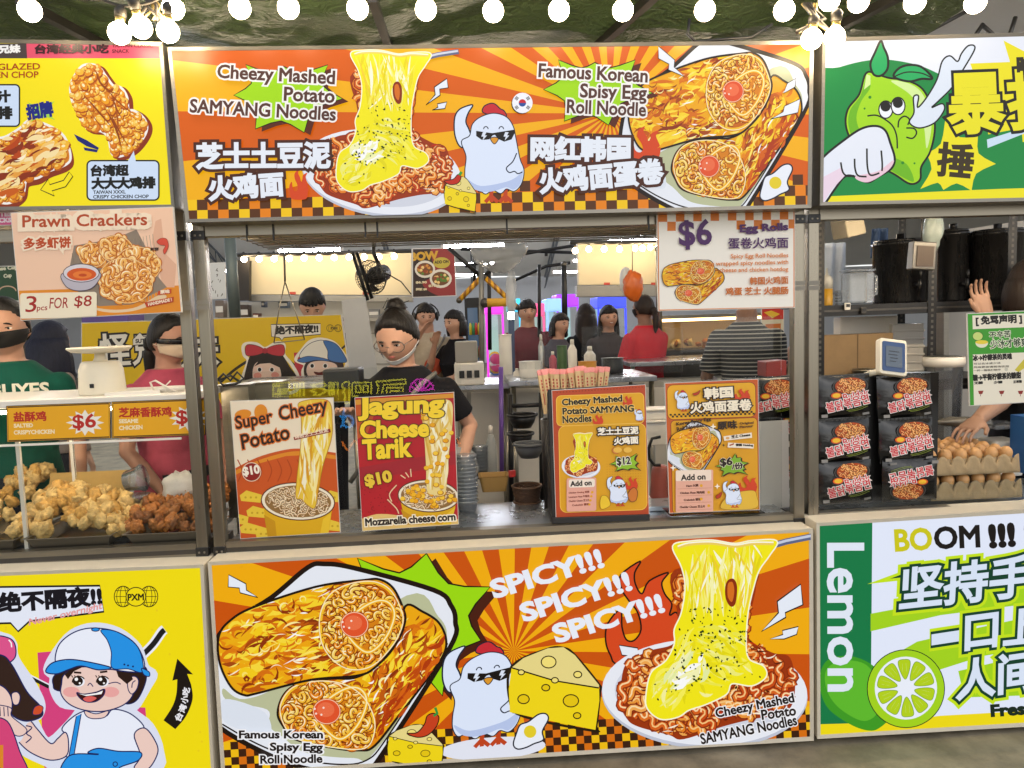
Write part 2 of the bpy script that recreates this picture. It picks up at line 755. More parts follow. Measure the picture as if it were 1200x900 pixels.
def noodle_plate(a, q=1., fork=True):
    """cheese pulled from a plate of noodles; units of the bottom-sign crop"""
    if fork:
        a.line([(1035, 55), (1080, 42), (1160, 26), (1175, 24)], 22, '#5d6688')
        a.line([(1035, 52), (1080, 39), (1160, 23), (1172, 21)], 9, '#c9cfe2')
    a.poly(ell(795, 578, 361, 190, 2, 48), '#c3c8d8')
    a.poly(ell(795, 570, 360, 186, 2, 48), '#eceff8')
    a.poly(ell(795, 572, 316, 152, 2, 48), '#d3d7e4')
    heap = smooth([(487, 590), (500, 545), (520, 470), (600, 425), (690, 395), (700, 300), (690, 140), (960, 140), (975, 200), (955, 300), (950, 380), (1030, 430), (1095, 450),
                   (1112, 560), (1080, 640), (960, 665), (860, 690), (720, 735), (670, 720), (560, 690), (520, 660)])
    a.poly(heap, '#9c3407')
    a.waves(heap, int(400 * q), 105, 19, '#8a2c06', ['#e8801e', '#ee9838', '#d9621a', '#e07220', '#cc4c0e', '#f2a850'], ['#ffdca6', '#fbc880'])
    a.swirls(heap, int(60 * q), 34, 5, 0, ['#fff1da', '#c22a08', '#5a1a05'], 1)
    ch = [(684, 58), (740, 42), (820, 38), (900, 50), (960, 40), (1046, 40), (1020, 90), (985, 140), (965, 200), (945, 290), (938, 400), (950, 455), (1000, 480), (1008, 515),
          (960, 545), (890, 538), (870, 575), (800, 610), (740, 630), (700, 655), (640, 662), (595, 625), (592, 570), (610, 500), (660, 460), (690, 400), (690, 350), (715, 290), (728, 200), (715, 130)]
    cs = smooth(ch)
    a.line(cs, 9, '#fffce0', closed=True)
    a.poly(cs, '#f6ea14')
    up = smooth([(695, 62), (820, 48), (1030, 50), (960, 190), (940, 300), (820, 320), (720, 300), (735, 200)])
    a.swirls(up, int(300 * q), 140, 10, lambda p: 1.57 + (820 - p[0]) * .0011, ['#fbf7b0', '#faf27a', '#ebdc1c', '#f7ea3a', '#fdfbe0', '#e6d610', '#f2d030', '#f8ee52'], .2)
    a.line(smooth([(700, 62), (740, 50), (820, 46), (900, 57), (960, 48), (1036, 48)], 5, False), 12, '#f0d060')
    a.line(smooth([(700, 58), (740, 46), (820, 42), (900, 53), (960, 44), (1036, 44)], 5, False), 5, '#fffbe6')
    lo = smooth([(700, 380), (760, 330), (930, 340), (935, 420), (960, 470), (990, 500), (900, 530), (800, 590), (650, 645), (605, 600), (625, 510), (680, 460)])
    a.swirls(lo, int(260 * q), 80, 12, lambda p: 2.4 if p[0] < 760 else .5, ['#faf25a', '#f9f4a0', '#ebde14', '#f6ec34', '#e6da10', '#f3f07a', '#f0ea4c'], 1.4)
    a.swirls(smooth([(690, 430), (800, 430), (820, 500), (740, 560), (660, 560), (650, 500)]), int(50 * q), 70, 16, 2.3, ['#e8f0a8', '#ffffff', '#f7f6b8'], 1.2)
    a.blob([(876, 176), (896, 172), (908, 200), (902, 258), (884, 268), (868, 240), (866, 200)], '#8a2c06')
    a.blob([(878, 186), (892, 184), (898, 215), (890, 252), (876, 236), (874, 205)], '#d8701c')
    sp = smooth([(700, 330), (760, 262), (930, 290), (935, 400), (910, 470), (800, 520), (700, 560), (680, 470)])

    def fl(p):
        s = a.seed.uniform(3, 7.5)
        t = a.seed.uniform(0, 3.14)
        c, d = math.cos(t) * s, math.sin(t) * s
        a.poly([(p[0] + c, p[1] + d), (p[0] - d * .6, p[1] + c * .6), (p[0] - c, p[1] - d), (p[0] + d * .6, p[1] - c * .6)], a.seed.choice(['#12200a', '#1e3a0c', '#2c4a10', '#0c1408']))
    a.scatter(sp, int(110 * q), fl)
    a.scatter(smooth([(640, 500), (900, 300), (1000, 510), (760, 600), (620, 640)]), int(36 * q), fl)


def hen(a, q=1.):
    """white cartoon hen in dark glasses; units of the top-sign right crop"""
    D = '#1b2233'
    W, SH = '#dfeaff', '#b9c9ee'
    for fx in (48, 98):
        a.line([(fx, 660), (fx - 2, 695)], 14, '#c2441c')
        for dx in (-22, 0, 22):
            a.line([(fx - 2, 690), (fx + dx, 712)], 13, '#c2441c')
    comb = [(22, 400), (20, 378), (42, 366), (60, 368), (78, 384), (92, 392), (96, 412)]
    a.blob(comb, '#c92a35', D, 4)
    wing = [(-58, 520), (-80, 480), (-82, 420), (-66, 388), (-30, 372), (-18, 374), (-34, 400), (-42, 430), (-30, 460), (-20, 500)]
    a.blob(wing, W, D, 5)
    bd = [(-28, 480), (-18, 440), (10, 415), (55, 402), (98, 414), (122, 446), (132, 490), (146, 560), (160, 600), (152, 645), (128, 672), (100, 664), (80, 680), (52, 668), (26, 682),
          (0, 662), (-26, 668), (-42, 640), (-44, 600), (-40, 550), (-56, 500)]
    b = smooth(bd)
    a.line(b, 7, D, closed=True)
    a.poly(b, W)
    a.blob([(100, 640), (140, 620), (158, 600), (150, 645), (126, 668), (100, 660), (60, 672), (20, 676), (-20, 662), (-40, 630), (10, 655)], SH)
    a.line(smooth([(136, 540), (122, 570), (100, 592), (110, 608), (128, 604), (140, 612), (156, 606)], 5, False), 4, D)
    gl = [(-6, 462), (50, 470), (126, 458), (130, 468), (118, 492), (92, 500), (70, 490), (60, 476), (52, 478), (40, 492), (14, 494), (-6, 480)]
    a.poly(gl, '#16110f')
    for x in (18, 96):
        a.poly([(x, 466), (x + 12, 467), (x + 6, 478), (x + 14, 478), (x - 2, 496), (x + 2, 482), (x - 6, 482)], '#dfe8f8')
    a.blob([(44, 490), (58, 484), (72, 490), (58, 508)], '#e0992a', D, 3)
    for x in (28, 82):
        a.line(ell(x, 456, 8, 9, 0, 8, 180, 360), 3.5, D)


def cheese(a):
    """wedge; units of the bottom-sign right crop"""
    D = '#241a08'
    a.line(smooth([(118, 480), (240, 420), (300, 415), (340, 440), (426, 545), (428, 570), (415, 690), (405, 705), (160, 655), (112, 600)], 5), 9, D, closed=True)
    a.poly([(118, 484), (160, 450), (245, 416), (300, 412), (340, 440), (425, 545), (424, 556), (270, 530)], '#ead98a')
    a.poly([(118, 484), (270, 530), (425, 554), (426, 600), (412, 702), (240, 668), (112, 640), (108, 560)], '#f3d816')
    a.line([(118, 484), (270, 530), (424, 555)], 5, D)
    for x, y, r in ((248, 464, 26), (350, 508, 14), (238, 554, 14), (326, 600, 27), (348, 652, 13), (160, 594, 20), (152, 500, 11), (270, 528, 12)):
        a.dot(x, y, r, '#f6e27a' if y < 530 else '#e9c80e', r * .8, 0, D, 4)


def fried_egg(a, x, y, s, rot=0):
    pts = [(-70, 30), (-50, -5), (-30, -30), (0, -34), (40, -50), (66, -46), (70, -25), (40, 10), (36, 40), (0, 46), (-30, 52), (-60, 50)]
    c, d = math.cos(R(rot)) * s, math.sin(R(rot)) * s
    a.blob([(x + p[0] * c - p[1] * d, y + p[0] * d + p[1] * c) for p in pts], '#edf2fd', '#1d2230', 4 * s + 1)
    a.dot(x - 2 * s, y + 2 * s, 22 * s, '#e7cf2a')


def flame(a, T3, col='#d8481c', line='#2a1208', lw=6):
    """flame with three tongues in a unit box, T3 maps it"""
    k = [(.15, 1), (.02, .78), (.0, .55), (.12, .42), (.15, .52), (.2, .68), (.34, .74), (.44, .66), (.4, .5), (.28, .32), (.28, .14), (.5, .0), (.46, .14), (.56, .28), (.62, .42), (.68, .34), (.72, .2), (.95, .12),
         (.86, .26), (.92, .42), (.98, .55), (.9, .62), (1, .6), (.98, .8), (.84, 1)]
    q = [T3(*p) for p in k]
    q2 = smooth(q, 4)
    a.poly(q2, col)
    if line:
        a.line(q2, lw, line, closed=True)


def box_map(x0, y0, x1, y1):
    return lambda u, v: (x0 + (x1 - x0) * u, y0 + (y1 - y0) * v)


def bolt(a, pts, lw=5, col='#eaf0fb', line='#1d1008'):
    a.poly(pts, col)
    if line:
        a.line(pts, lw, line, closed=True)


def burst(a, pts, col='#a4dc0a', sh='#5a2410', off=(22, 10), line='#1d1008', lw=4, tips=True):
    """speech star with hollow sides: every second point is a tip"""
    q = []
    n = len(pts)
    for i in range(n):
        p, r = pts[i], pts[(i + 1) % n]
        q.append(p)
        cx = sum(e[0] for e in pts) / n
        cy = sum(e[1] for e in pts) / n
        for t in (.25, .5, .75):
            x, y = p[0] + (r[0] - p[0]) * t, p[1] + (r[1] - p[1]) * t
            k = .26 * math.sin(math.pi * t)
            q.append((x + (cx - x) * k, y + (cy - y) * k))
    if sh:
        a.poly([(x + off[0], y + off[1]) for x, y in q], sh)
    a.poly(q, col)
    if line:
        a.line(q, lw, line, closed=True)


def crumbs(a, poly, n, sz):
    """fried crust: rounded lumps with a dark lower edge and light top"""
    def f(p):
        r = sz * a.seed.uniform(.5, 1.3)
        t = a.seed.uniform(0, 360)
        a.poly(ell(p[0] + r * .15, p[1] + r * .28, r, r * .75, t, 9), a.seed.choice(['#b4560c', '#9c420a', '#c96c10']))
        a.poly(ell(p[0], p[1], r * .92, r * .66, t, 9), a.seed.choice(['#f0a41e', '#e8931a', '#f6b834', '#dd7e16', '#f3c050']))
        a.poly(ell(p[0] - r * .2, p[1] - r * .22, r * .45, r * .3, t, 7), a.seed.choice(['#fce08a', '#f9cf62', '#ffeeb8']))
    a.scatter(poly, n, f)
# ---------------------------------------------------------------- signs
HOUS = mat('cream_powder_coat', '#cfc6b2', .45, var=.06, scale=20)
ALU = mat('sign_aluminium', '#7d786e', .35, .7, var=.12, scale=14, stretch=(1, 1, 8))
DARKM = mat('dark_sheet_metal', '#3a3733', .5, .4, var=.15)
BACKW = mat('board_back_white', '#d8d4cc', .6, var=.04)


def vplane(y):
    return lambda px, py, h: P(px, py, y) + V((0, -h, 0))


def tplane(p0, n):
    p0, n = V(p0), V(n).normalized()

    def f(px, py, h):
        d = CF + CR * ((px - 600) / FPX) - CU * ((py - 450) / FPX)
        t = (p0 - CAMP).dot(n) / d.dot(n)
        return CAMP + d * t + n * h
    return f


def grow(q, d):
    """quad TL TR BR BL grown by d pixels"""
    s = ((-1, -1), (1, -1), (1, 1), (-1, 1))
    return [(p[0] + a * d, p[1] + b * d) for p, (a, b) in zip(q, s)]


def lightbox(label, quad, y=0., depth=.12, rim=3, house=HOUS, cat='sign', name='lightbox_sign', base='#f4f4ff', ledge=True):
    b = P(*quad[3], y)
    c = P(*quad[2], y)
    root = thing(name, label, cat, ((b.x + c.x) / 2, y + depth / 2, min(b.z, c.z)))
    q = [P(*p, y) + V((0, .003, 0)) for p in grow(quad, rim)]
    mb = MB()
    mb.hexa(q, [V((p.x, y + depth, p.z)) for p in q], house)
    part(mb, 'housing', root, bevel=.005)
    # thin snap frame round the film
    mb = MB()
    o, i = [P(*p, y) for p in grow(quad, rim)], [P(*p, y) for p in grow(quad, -1.2)]
    for k in range(4):
        a0, a1, b1, b0 = o[k], o[(k + 1) % 4], i[(k + 1) % 4], i[k]
        mb.hexa([a0 + V((0, -.006, 0)), a1 + V((0, -.006, 0)), b1 + V((0, -.003, 0)), b0 + V((0, -.003, 0))],
                [a0 + V((0, .003, 0)), a1 + V((0, .003, 0)), b1 + V((0, .003, 0)), b0 + V((0, .003, 0))], house)
    part(mb, 'rim_frame', root)
    a = Art(vplane(y - .0015), quad, lit)
    a.root = root
    a.on('face_print')
    a.poly(quad, base)
    return a


BR1, WH = '#4a2416', '#e9effa'
# ------------------------------------------------ main sign above the counter
TQ = [(200, 59), (950, 51), (947, 241), (221, 258)]
CA, CB = crop(190, 0, 3.077), crop(560, 0, 3.0)
a = lightbox('long backlit stall sign with cheese noodles, hen and egg rolls above the counter', TQ, base='#f6b208', house=ALU)
rays(a, (715, 133), 54, 0.3 - 6.667 * 28, '#d95f06')
checks(a, (219, 259), (949, 241.5), 12.3, 2, ['#5a3113', '#f7c80f', '#ea8412'])
checks(a, (560, 225.5), (949, 216.5), 12.3, 1, ['#5a3113', None])
a.on('egg_roll_print').T = (lambda m: (lambda x, y: CB(*m(x, y))))(affine([(565, 350), (460, 672), (938, 350)], [(895, 318), (812, 575), (1160, 318)]))
egg_rolls(a, .85)
a.T = CB
for b in ([(633, 165), (690, 213), (688, 238), (724, 272), (668, 248), (670, 228), (633, 208)], [(1072, 330), (1112, 308), (1115, 278), (1085, 295)],
          [(1130, 350), (1075, 375), (1070, 395), (1025, 421), (1122, 398)]):
    bolt(a, b, 3)
fried_egg(a, 1045, 642, .98, -18)
flame(a, box_map(530, 445, 640, 570), line=None)
burst(a, [(282, 213), (410, 222), (552, 213), (612, 330), (458, 442), (303, 428), (230, 317)])
a.dot(153, 367, 36, '#1d1210')
a.dot(156, 364, 36, '#f4f6ff')
a.poly(ell(156, 364, 13, 13, 0, 14, 180, 360), '#cf2231')
a.poly(ell(156, 364, 13, 13, 0, 14, 0, 180), '#2a4f9e')
for dx, dy, an in ((-20, -16, -55), (20, -16, 55), (-20, 16, 55), (20, 16, -55)):
    for k in (-4, 0, 4):
        c, s_ = math.cos(R(an)), math.sin(R(an))
        a.line([(156 + dx - k * s_ - 6 * c, 364 + dy + k * c - 6 * s_), (156 + dx - k * s_ + 6 * c, 364 + dy + k * c + 6 * s_)], 2.5, '#222222')
a.on('hen_print').T = CB
hen(a)
a.on('noodle_print').T = (lambda m: (lambda x, y: CA(*m(x, y))))(affine([(684, 58), (1046, 40), (795, 760)], [(682, 197), (968, 197), (800, 776)]))
noodle_plate(a, .9)
a.T = CA
for b in ([(1027, 287), (982, 318), (985, 345), (952, 382), (1003, 347), (1001, 325), (1032, 320)], [(1027, 371), (993, 378), (995, 390), (975, 400), (1020, 395)]):
    bolt(a, b, 4)
a.T = (lambda m: (lambda x, y: CA(*m(x, y))))(affine([(118, 412), (426, 412), (118, 705)], [(1022, 640), (1132, 640), (1022, 765)]))
cheese(a)
a.T = CA
a.blob([(1018, 655), (1050, 648), (1066, 632), (1078, 640), (1068, 662), (1040, 668)], '#c22c18', '#2a1208', 3)
a.line([(1072, 634), (1080, 622)], 10, '#3f9e3a')
burst(a, [(305, 237), (440, 243), (600, 238), (652, 360), (515, 481), (340, 468), (262, 347)])
flame(a, box_map(462, 612, 530, 720), line=None)
a.on('lettering').T = CA
for t in (('Cheezy Mashed', 203, 299, 622, 322, 62), ('Potato', 443, 366, 622, 374, 48), ('SAMYANG Noodles', 105, 408, 626, 438, 47)):
    a.text(*t, [('#f7f4f2', 8), ('#57352c', 1.9)])
for t in (('芝士土豆泥', 132, 611, 606, 606, 90), ('火鸡面', 178, 724, 440, 706, 84)):
    a.text(*t, [(BR1, 15), (WH, 4.5)])
a.T = CB
for t in (('Famous Korean', 213, 274, 592, 293, 46), ('Spisy Egg', 358, 360, 588, 368, 62), ('Roll Noodle', 312, 400, 586, 412, 46)):
    a.text(*t, [('#f7f4f2', 8), ('#57352c', 1.9)])
for t in (('网红韩国', 188, 565, 530, 568, 80), ('火鸡面蛋卷', 222, 682, 648, 645, 85)):
    a.text(*t, [(BR1, 15), (WH, 4.5)])
a.build(a.root)

# ------------------------------------------------ light box under the counter
a = lightbox('long backlit panel below the counter with spicy slogan, egg rolls and cheese noodles', [(247, 661), (949, 622), (950, 864), (263, 906)], base='#f4ae08', depth=.14)
rays(a, (602, 763), 40, -8.4 - 9 + 180, '#cc5406')
checks(a, (263, 906), (951, 864), 9, 4, ['#3a1d0c', '#f3bf10', '#d9700f'])
a.on('egg_roll_print').T = CN
burst(a, [(575, 110), (835, 92), (1075, 218), (1040, 420), (895, 628), (700, 560), (560, 400)], '#9ddb0c', '#4a1c0c', (34, 18), lw=6)
bolt(a, [(90, 172), (155, 206), (157, 230), (200, 258), (133, 240), (130, 222), (88, 218)], 4)
egg_rolls(a, 1.)
a.on('hen_print').T = CN
a.poly(ell(1085, 822, 198, 42, -4, 36), '#e6e9f6')
a.T = (lambda m: (lambda x, y: CN(*m(x, y))))(affine([(118, 412), (426, 412), (118, 705)], [(695, 735), (895, 730), (697, 905)]))
cheese(a)
a.T = CN
a.blob([(762, 766), (800, 762), (828, 730), (838, 700), (862, 690), (882, 704), (872, 740), (840, 772), (800, 780)], '#c9401c', '#2a1208', 4)
a.line([(862, 700), (876, 690), (868, 668)], 10, '#2d9440')
a.T = (lambda m: (lambda x, y: CN(*m(x, y))))(affine([(55, 475), (73, 705), (158, 600)], [(1065, 545), (1075, 803), (1186, 672)]))
hen(a)
a.on('cheese_print').T = CO
a.k += 10
fl = [(500, 475), (465, 440), (448, 390), (455, 330), (500, 280), (505, 340), (520, 385), (548, 388), (572, 350), (560, 290), (530, 250), (505, 210), (500, 160), (570, 110), (550, 150), (552, 190), (575, 225), (600, 180), (668, 150),
      (645, 185), (655, 225), (680, 260), (672, 300), (695, 290), (705, 330), (690, 480)]
a.blob(fl, '#d8481c', '#221008', 6, 4)
bolt(a, [(495, 405), (560, 415), (562, 428), (610, 438), (560, 446), (505, 440)], 4)
cheese(a)
fried_egg(a, 185, 706, 1.0, -14)
a.on('noodle_print').T = CO
noodle_plate(a, 1.)
bolt(a, [(1130, 190), (1048, 250), (1052, 290), (992, 356), (1078, 306), (1076, 290), (1138, 262)], 5)
bolt(a, [(1122, 338), (1066, 352), (1068, 366), (1022, 382), (1072, 382), (1116, 366)], 4)
a.on('lettering').T = CO
for t in (('SPICY!!!', 62, 238, 440, 128, 62), ('SPICY!!!', 166, 320, 538, 208, 62), ('SPICY!!!', 280, 394, 652, 285, 62)):
    a.text(*t, [('#edf1fb', 4)], slant=-.05)
for t in (('Cheezy Mashed', 838, 667, 1110, 612, 42), ('Potato', 996, 665, 1114, 648, 34), ('SAMYANG Noodles', 784, 750, 1118, 682, 36)):
    a.text(*t, [('#f6f6fa', 5), ('#1c120e', 1.6)])
a.T = CN
for t in (('Famous Korean', 134, 781, 446, 781, 28), ('Spisy Egg', 250, 836, 445, 838, 38), ('Roll Noodle', 214, 876, 444, 872, 30)):
    a.text(*t, [('#f6f6fa', 6), ('#1c120e', 1.6)])
a.build(a.root)

# ------------------------------------------------ sign of the chicken stall, above
CC = crop(0, 0, 3.333)
a = lightbox('yellow backlit stall sign with two fried chicken chops', [(-190, 46), (188, 53), (202, 241), (-190, 246)], base='#f8e30a', house=ALU)
a.T = CC
a.on('face_print')
a.poly([(-700, 168), (640, 172), (640, 228), (-700, 226)], '#e2526c')
a.poly([(-700, 168), (103, 170), (106, 228), (-700, 226)], '#4a3c3a')
ch1 = [(300, 290), (330, 258), (380, 262), (410, 300), (440, 338), (470, 346), (492, 380), (498, 430), (520, 436), (550, 455), (570, 490), (560, 530), (520, 580), (470, 606), (440, 596), (428, 540), (400, 510), (345, 500), (312, 450), (285, 390), (280, 335)]
ch2 = [(-60, 560), (20, 540), (80, 505), (120, 475), (200, 500), (250, 540), (272, 610), (255, 640), (190, 665), (150, 690), (100, 705), (85, 760), (30, 790), (-30, 770), (-90, 700)]
for chp, off in ((ch1, (14, 8)), (ch2, (6, 18))):
    s1 = smooth(chp)
    a.on('chicken_print')
    a.line([(x + off[0], y + off[1]) for x, y in s1], 24, '#8a3212', closed=True)
    a.poly([(x + off[0], y + off[1]) for x, y in s1], '#8a3212')
    a.line(s1, 18, '#f6f2ec', closed=True)
    a.poly(s1, '#d8841c')
    if chp is ch1:
        crumbs(a, s1, 420, 15)
        a.swirls(s1, 26, 130, 6, 1.0, ['#a8500e', '#8f3f0a'], .5)
    else:
        crumbs(a, s1, 300, 17)
        a.swirls(s1, 110, 90, 22, -.5, ['#b8440a', '#c95c10', '#e8a040', '#f6d080', '#8c2f08', '#f9e0a4'], 1.4)
        a.swirls(s1, 60, 50, 9, -.5, ['#fff0cc', '#7c2806', '#f6c870'], 1.2)
a.on('lettering')
burst(a, [(110, 400), (165, 415), (215, 395), (200, 440), (218, 470), (165, 462), (120, 478), (125, 440)], '#a8d84a', None, line=None)
a.text('招牌', 112, 468, 210, 452, 56, [('#16227e', 4)], slant=0)
a.poly([(290, 524), (340, 548), (388, 578), (384, 586), (340, 572), (305, 550)], '#14206e')
a.poly([(328, 576), (384, 586), (380, 596), (332, 588)], '#14206e')
ar = [(160, 742), (190, 700), (196, 722), (250, 705), (272, 672), (286, 690), (258, 730), (205, 746), (214, 766)]
a.poly(ar, '#f8e30a')
a.line(ar, 4, '#1d1a10', closed=True)
for q in (rrect(342, 628, 622, 782, 18), rrect(-200, 332, 78, 494, 16)):
    a.poly(q, '#cfe0f8')
    a.line(q, 6, '#16181c', closed=True)
a.poly([(500, 632), (524, 590), (532, 632)], '#cfe0f8')
a.text('台湾超', 358, 688, 502, 686, 42, [('#14140f', 2.5)])
a.text('大大大鸡排', 362, 738, 606, 734, 42, [('#14140f', 3)])
a.text('TAIWAN XXXL', 366, 758, 492, 756, 13, [('#14140f', .5)])
a.text('CRISPY CHICKEN CHOP', 366, 776, 582, 774, 13, [('#14140f', .5)])
a.text('酱汁', -60, 402, 42, 398, 44, [('#14140f', 3)])
a.text('鸡排', -60, 466, 48, 464, 46, [('#14140f', 3)])
a.text('SPICY GLAZED', -130, 276, 158, 272, 24, [('#a8330e', .7)])
a.text('CHICKEN CHOP', -130, 307, 152, 304, 24, [('#a8330e', .7)])
a.text('台湾经典小吃', 140, 210, 424, 208, 34, [('#3a1418', 2)])
a.text('TAIWAN CLASSIC', 440, 186, 598, 186, 13, [('#5c1a24', .4)])
a.text('SNACK', 440, 208, 506, 207, 14, [('#5c1a24', .4)])
a.text('兄妹', 0, 209, 80, 206, 30, [('#f2f0ee', 2)])
a.build(a.root)

# ------------------------------------------------ light box of the chicken stall, below
CP = crop(0, 640, 3.463)
a = lightbox('yellow backlit panel with a cartoon boy in a blue cap below the chicken counter', [(-190, 681), (236, 664), (249, 908), (-190, 940)], base='#f5df0c', depth=.14)
a.T = CP
a.on('face_print')
a.k += 6
for i in range(46):
    x, y = RN.uniform(-200, 850), RN.uniform(110, 960)
    a.poly(ell(x, y, 5, 5, 0, 6), '#efd21c', up=0)
a.k += 1
NV, SK, BLU, PK = '#15225e', '#f0cfc4', '#2394e8', '#d8417f'
a.on('boy_print')
a.poly([(152, 432), (300, 420), (310, 900), (180, 900)], PK)
a.poly([(500, 652), (590, 655), (598, 760), (500, 760)], PK)
a.line(smooth([(580, 440), (620, 400), (655, 350), (668, 338)], 5, False), 40, '#f2f2ff')
a.line(smooth([(570, 450), (620, 400), (655, 352), (668, 340)], 5, False), 22, '#1c1a1c')
a.line([(60, 500), (200, 570)], 18, '#1c1a1c')
a.line([(60, 492), (200, 562)], 5, '#f2f2ff')
sil = [(190, 500), (225, 430), (290, 355), (380, 325), (480, 345), (560, 410), (590, 490), (625, 520), (600, 570), (560, 640), (540, 670), (610, 730), (650, 830), (620, 910), (260, 910), (190, 880), (90, 830), (62, 770), (70, 720), (130, 700), (190, 790),
       (260, 740), (320, 660), (250, 640), (215, 580), (215, 530)]
a.line(smooth(sil, 4), 30, '#dfe4f6', closed=True)
a.poly(smooth(sil, 4), '#dfe4f6')
a.blob([(225, 520), (300, 480), (560, 480), (595, 530), (560, 620), (510, 640), (480, 600), (250, 590), (215, 560)], '#2a1712', NV, 4)
a.blob([(250, 560), (262, 520), (330, 490), (440, 500), (500, 500), (530, 540), (540, 600), (500, 645), (420, 670), (340, 665), (280, 640), (248, 600)], SK, NV, 5)
a.blob([(520, 540), (545, 528), (562, 545), (555, 580), (535, 600), (520, 580)], SK, NV, 4)
a.line(smooth([(535, 575), (538, 555), (550, 545)], 4, False), 4, NV)
for x, r in ((290, 34), (450, 34)):
    a.dot(x, 592, r, '#eda8a4', r * .62)
a.poly([(262, 520), (300, 486), (350, 484), (300, 508), (276, 540)], '#2a1712')
a.poly([(470, 500), (520, 490), (540, 540), (515, 560), (480, 530)], '#2a1712')
a.line([(300, 512), (330, 514)], 8, '#2a1712')
a.line([(406, 512), (436, 508)], 8, '#2a1712')
for x in (320, 418):
    a.dot(x, 550, 24, '#f4f6ff', 20)
    a.dot(x - 4, 548, 21, '#231511', 19)
    a.dot(x - 10, 540, 7, '#fff')
    a.dot(x + 4, 556, 4, '#fff')
    a.line(ell(x, 550, 26, 22, 0, 9, 170, 330), 5, '#231511')
    for k in (-30, -18, -4):
        a.line([(x + k + 6, 536 - abs(k) * .1), (x + k, 524)], 4, '#231511')
a.line(smooth([(440, 558), (470, 552), (490, 560)], 4, False), 4, NV)
a.line(smooth([(356, 566), (366, 556), (378, 570)], 4, False), 4, NV)
a.blob([(312, 594), (340, 600), (390, 592), (424, 580), (420, 606), (390, 630), (350, 632), (322, 614)], '#3a0f10', NV, 4)
a.blob([(338, 618), (364, 608), (392, 616), (372, 630), (350, 630)], '#e0635e')
a.poly([(318, 598), (345, 603), (392, 596), (418, 586), (412, 600), (350, 608)], '#fff')
a.blob([(225, 468), (240, 400), (300, 350), (380, 332), (480, 350), (560, 410), (580, 505), (440, 498), (330, 468), (260, 465)], '#eef2ff', NV, 5)
a.blob([(410, 340), (480, 350), (560, 410), (580, 508), (520, 498), (455, 494), (452, 430), (435, 380)], BLU, NV, 4)
a.blob([(186, 510), (210, 475), (270, 460), (340, 466), (450, 492), (400, 502), (330, 486), (280, 500), (230, 518)], BLU, NV, 5)
a.blob([(575, 496), (605, 510), (606, 528), (585, 522)], BLU, NV, 4)
a.dot(388, 338, 16, BLU, 7, 0, NV, 4)
for x, y in ((505, 480), (520, 484), (540, 488)):
    a.dot(x, y, 4, NV)
# shirt, dungarees, arm
a.blob([(252, 740), (300, 690), (352, 668), (380, 690), (430, 690), (460, 662), (530, 680), (585, 735), (545, 770), (552, 850), (280, 860), (276, 775)], '#eef2ff', NV, 5)
a.blob([(345, 668), (390, 680), (440, 668), (425, 694), (380, 700), (352, 690)], SK, NV, 4)
a.blob([(545, 765), (588, 738), (630, 790), (640, 840), (600, 905), (545, 900), (570, 850)], SK, NV, 5)
a.blob([(265, 755), (278, 790), (270, 850), (205, 868), (130, 840), (82, 800), (62, 765), (75, 720), (120, 708), (150, 740), (205, 800), (235, 780)], SK, NV, 5)
a.line(smooth([(105, 728), (130, 736), (108, 760), (128, 776), (105, 798)], 4, False), 5, NV)
a.poly([(310, 690), (330, 680), (300, 852), (280, 852)], BLU)
a.line([(310, 690), (280, 852)], 4, NV)
a.line([(330, 680), (300, 852)], 4, NV)
a.blob([(278, 852), (400, 845), (356, 838), (400, 820), (480, 832), (570, 836), (560, 870), (480, 905), (540, 960), (260, 960)], BLU, NV, 5)
a.dot(468, 884, 9, BLU, 9, 0, NV, 4)
a.on('girl_print')
a.blob([(-120, 360), (20, 352), (68, 390), (78, 450), (150, 560), (185, 640), (168, 700), (110, 720), (70, 800), (-120, 820)], '#dfe4f6')
a.blob([(-20, 372), (30, 370), (60, 395), (62, 450), (20, 478), (-40, 460)], '#e0558e', NV, 5)
a.line([(36, 380), (46, 392), (48, 410)], 5, '#fff')
a.blob([(-120, 440), (0, 440), (48, 480), (110, 590), (165, 650), (170, 690), (110, 710), (55, 690), (20, 640), (0, 600), (-100, 600)], '#33201a', NV, 5)
a.blob([(-120, 560), (-10, 560), (40, 600), (48, 660), (10, 700), (-120, 720)], SK, NV, 5)
a.blob([(48, 600), (70, 592), (82, 610), (75, 640), (55, 640)], SK, NV, 4)
a.blob([(135, 682), (140, 655), (160, 645), (176, 655), (165, 680)], '#d2502a', NV, 3)
a.blob([(-20, 650), (20, 648), (48, 660), (48, 690), (110, 745), (70, 770), (0, 712)], SK, NV, 4)
for x in (0, 16, 32):
    a.line([(x, 652), (x + 2, 690)], 4, NV)
a.blob([(-40, 722), (30, 710), (80, 830), (110, 930), (-40, 930)], '#d8457a', NV, 5)
a.poly([(-40, 810), (14, 806), (14, 940), (-40, 940)], '#e08a28')
a.on('lettering')
sb = [(-200, 172), (405, 164), (420, 262), (120, 300), (74, 342), (44, 308), (-200, 314)]
a.line(sb, 16, '#15131a', closed=True)
a.poly(sb, '#e8edfb')
a.text('绝不隔夜!!', 0, 268, 412, 238, 76, [('#14121a', 4.5)])
a.text('Never overnight', 118, 330, 414, 262, 34, [('#e8a0a0', 1)], slant=.3)
for cx in (500, 605):
    a.line(ell(cx, 204, 36, 42, 0, 24), 3.5, '#3a3210', closed=True)
    for rx in (12, 26):
        a.line(ell(cx, 204, rx, 42, 0, 20), 2.5, '#3a3210', closed=True)
    for yy in (180, 204, 228):
        a.line([(cx - 32, yy), (cx + 32, yy)], 2.5, '#3a3210')
a.dot(552, 205, 40, '#f5df0c', 38, 0, '#3a3210', 4, 28)
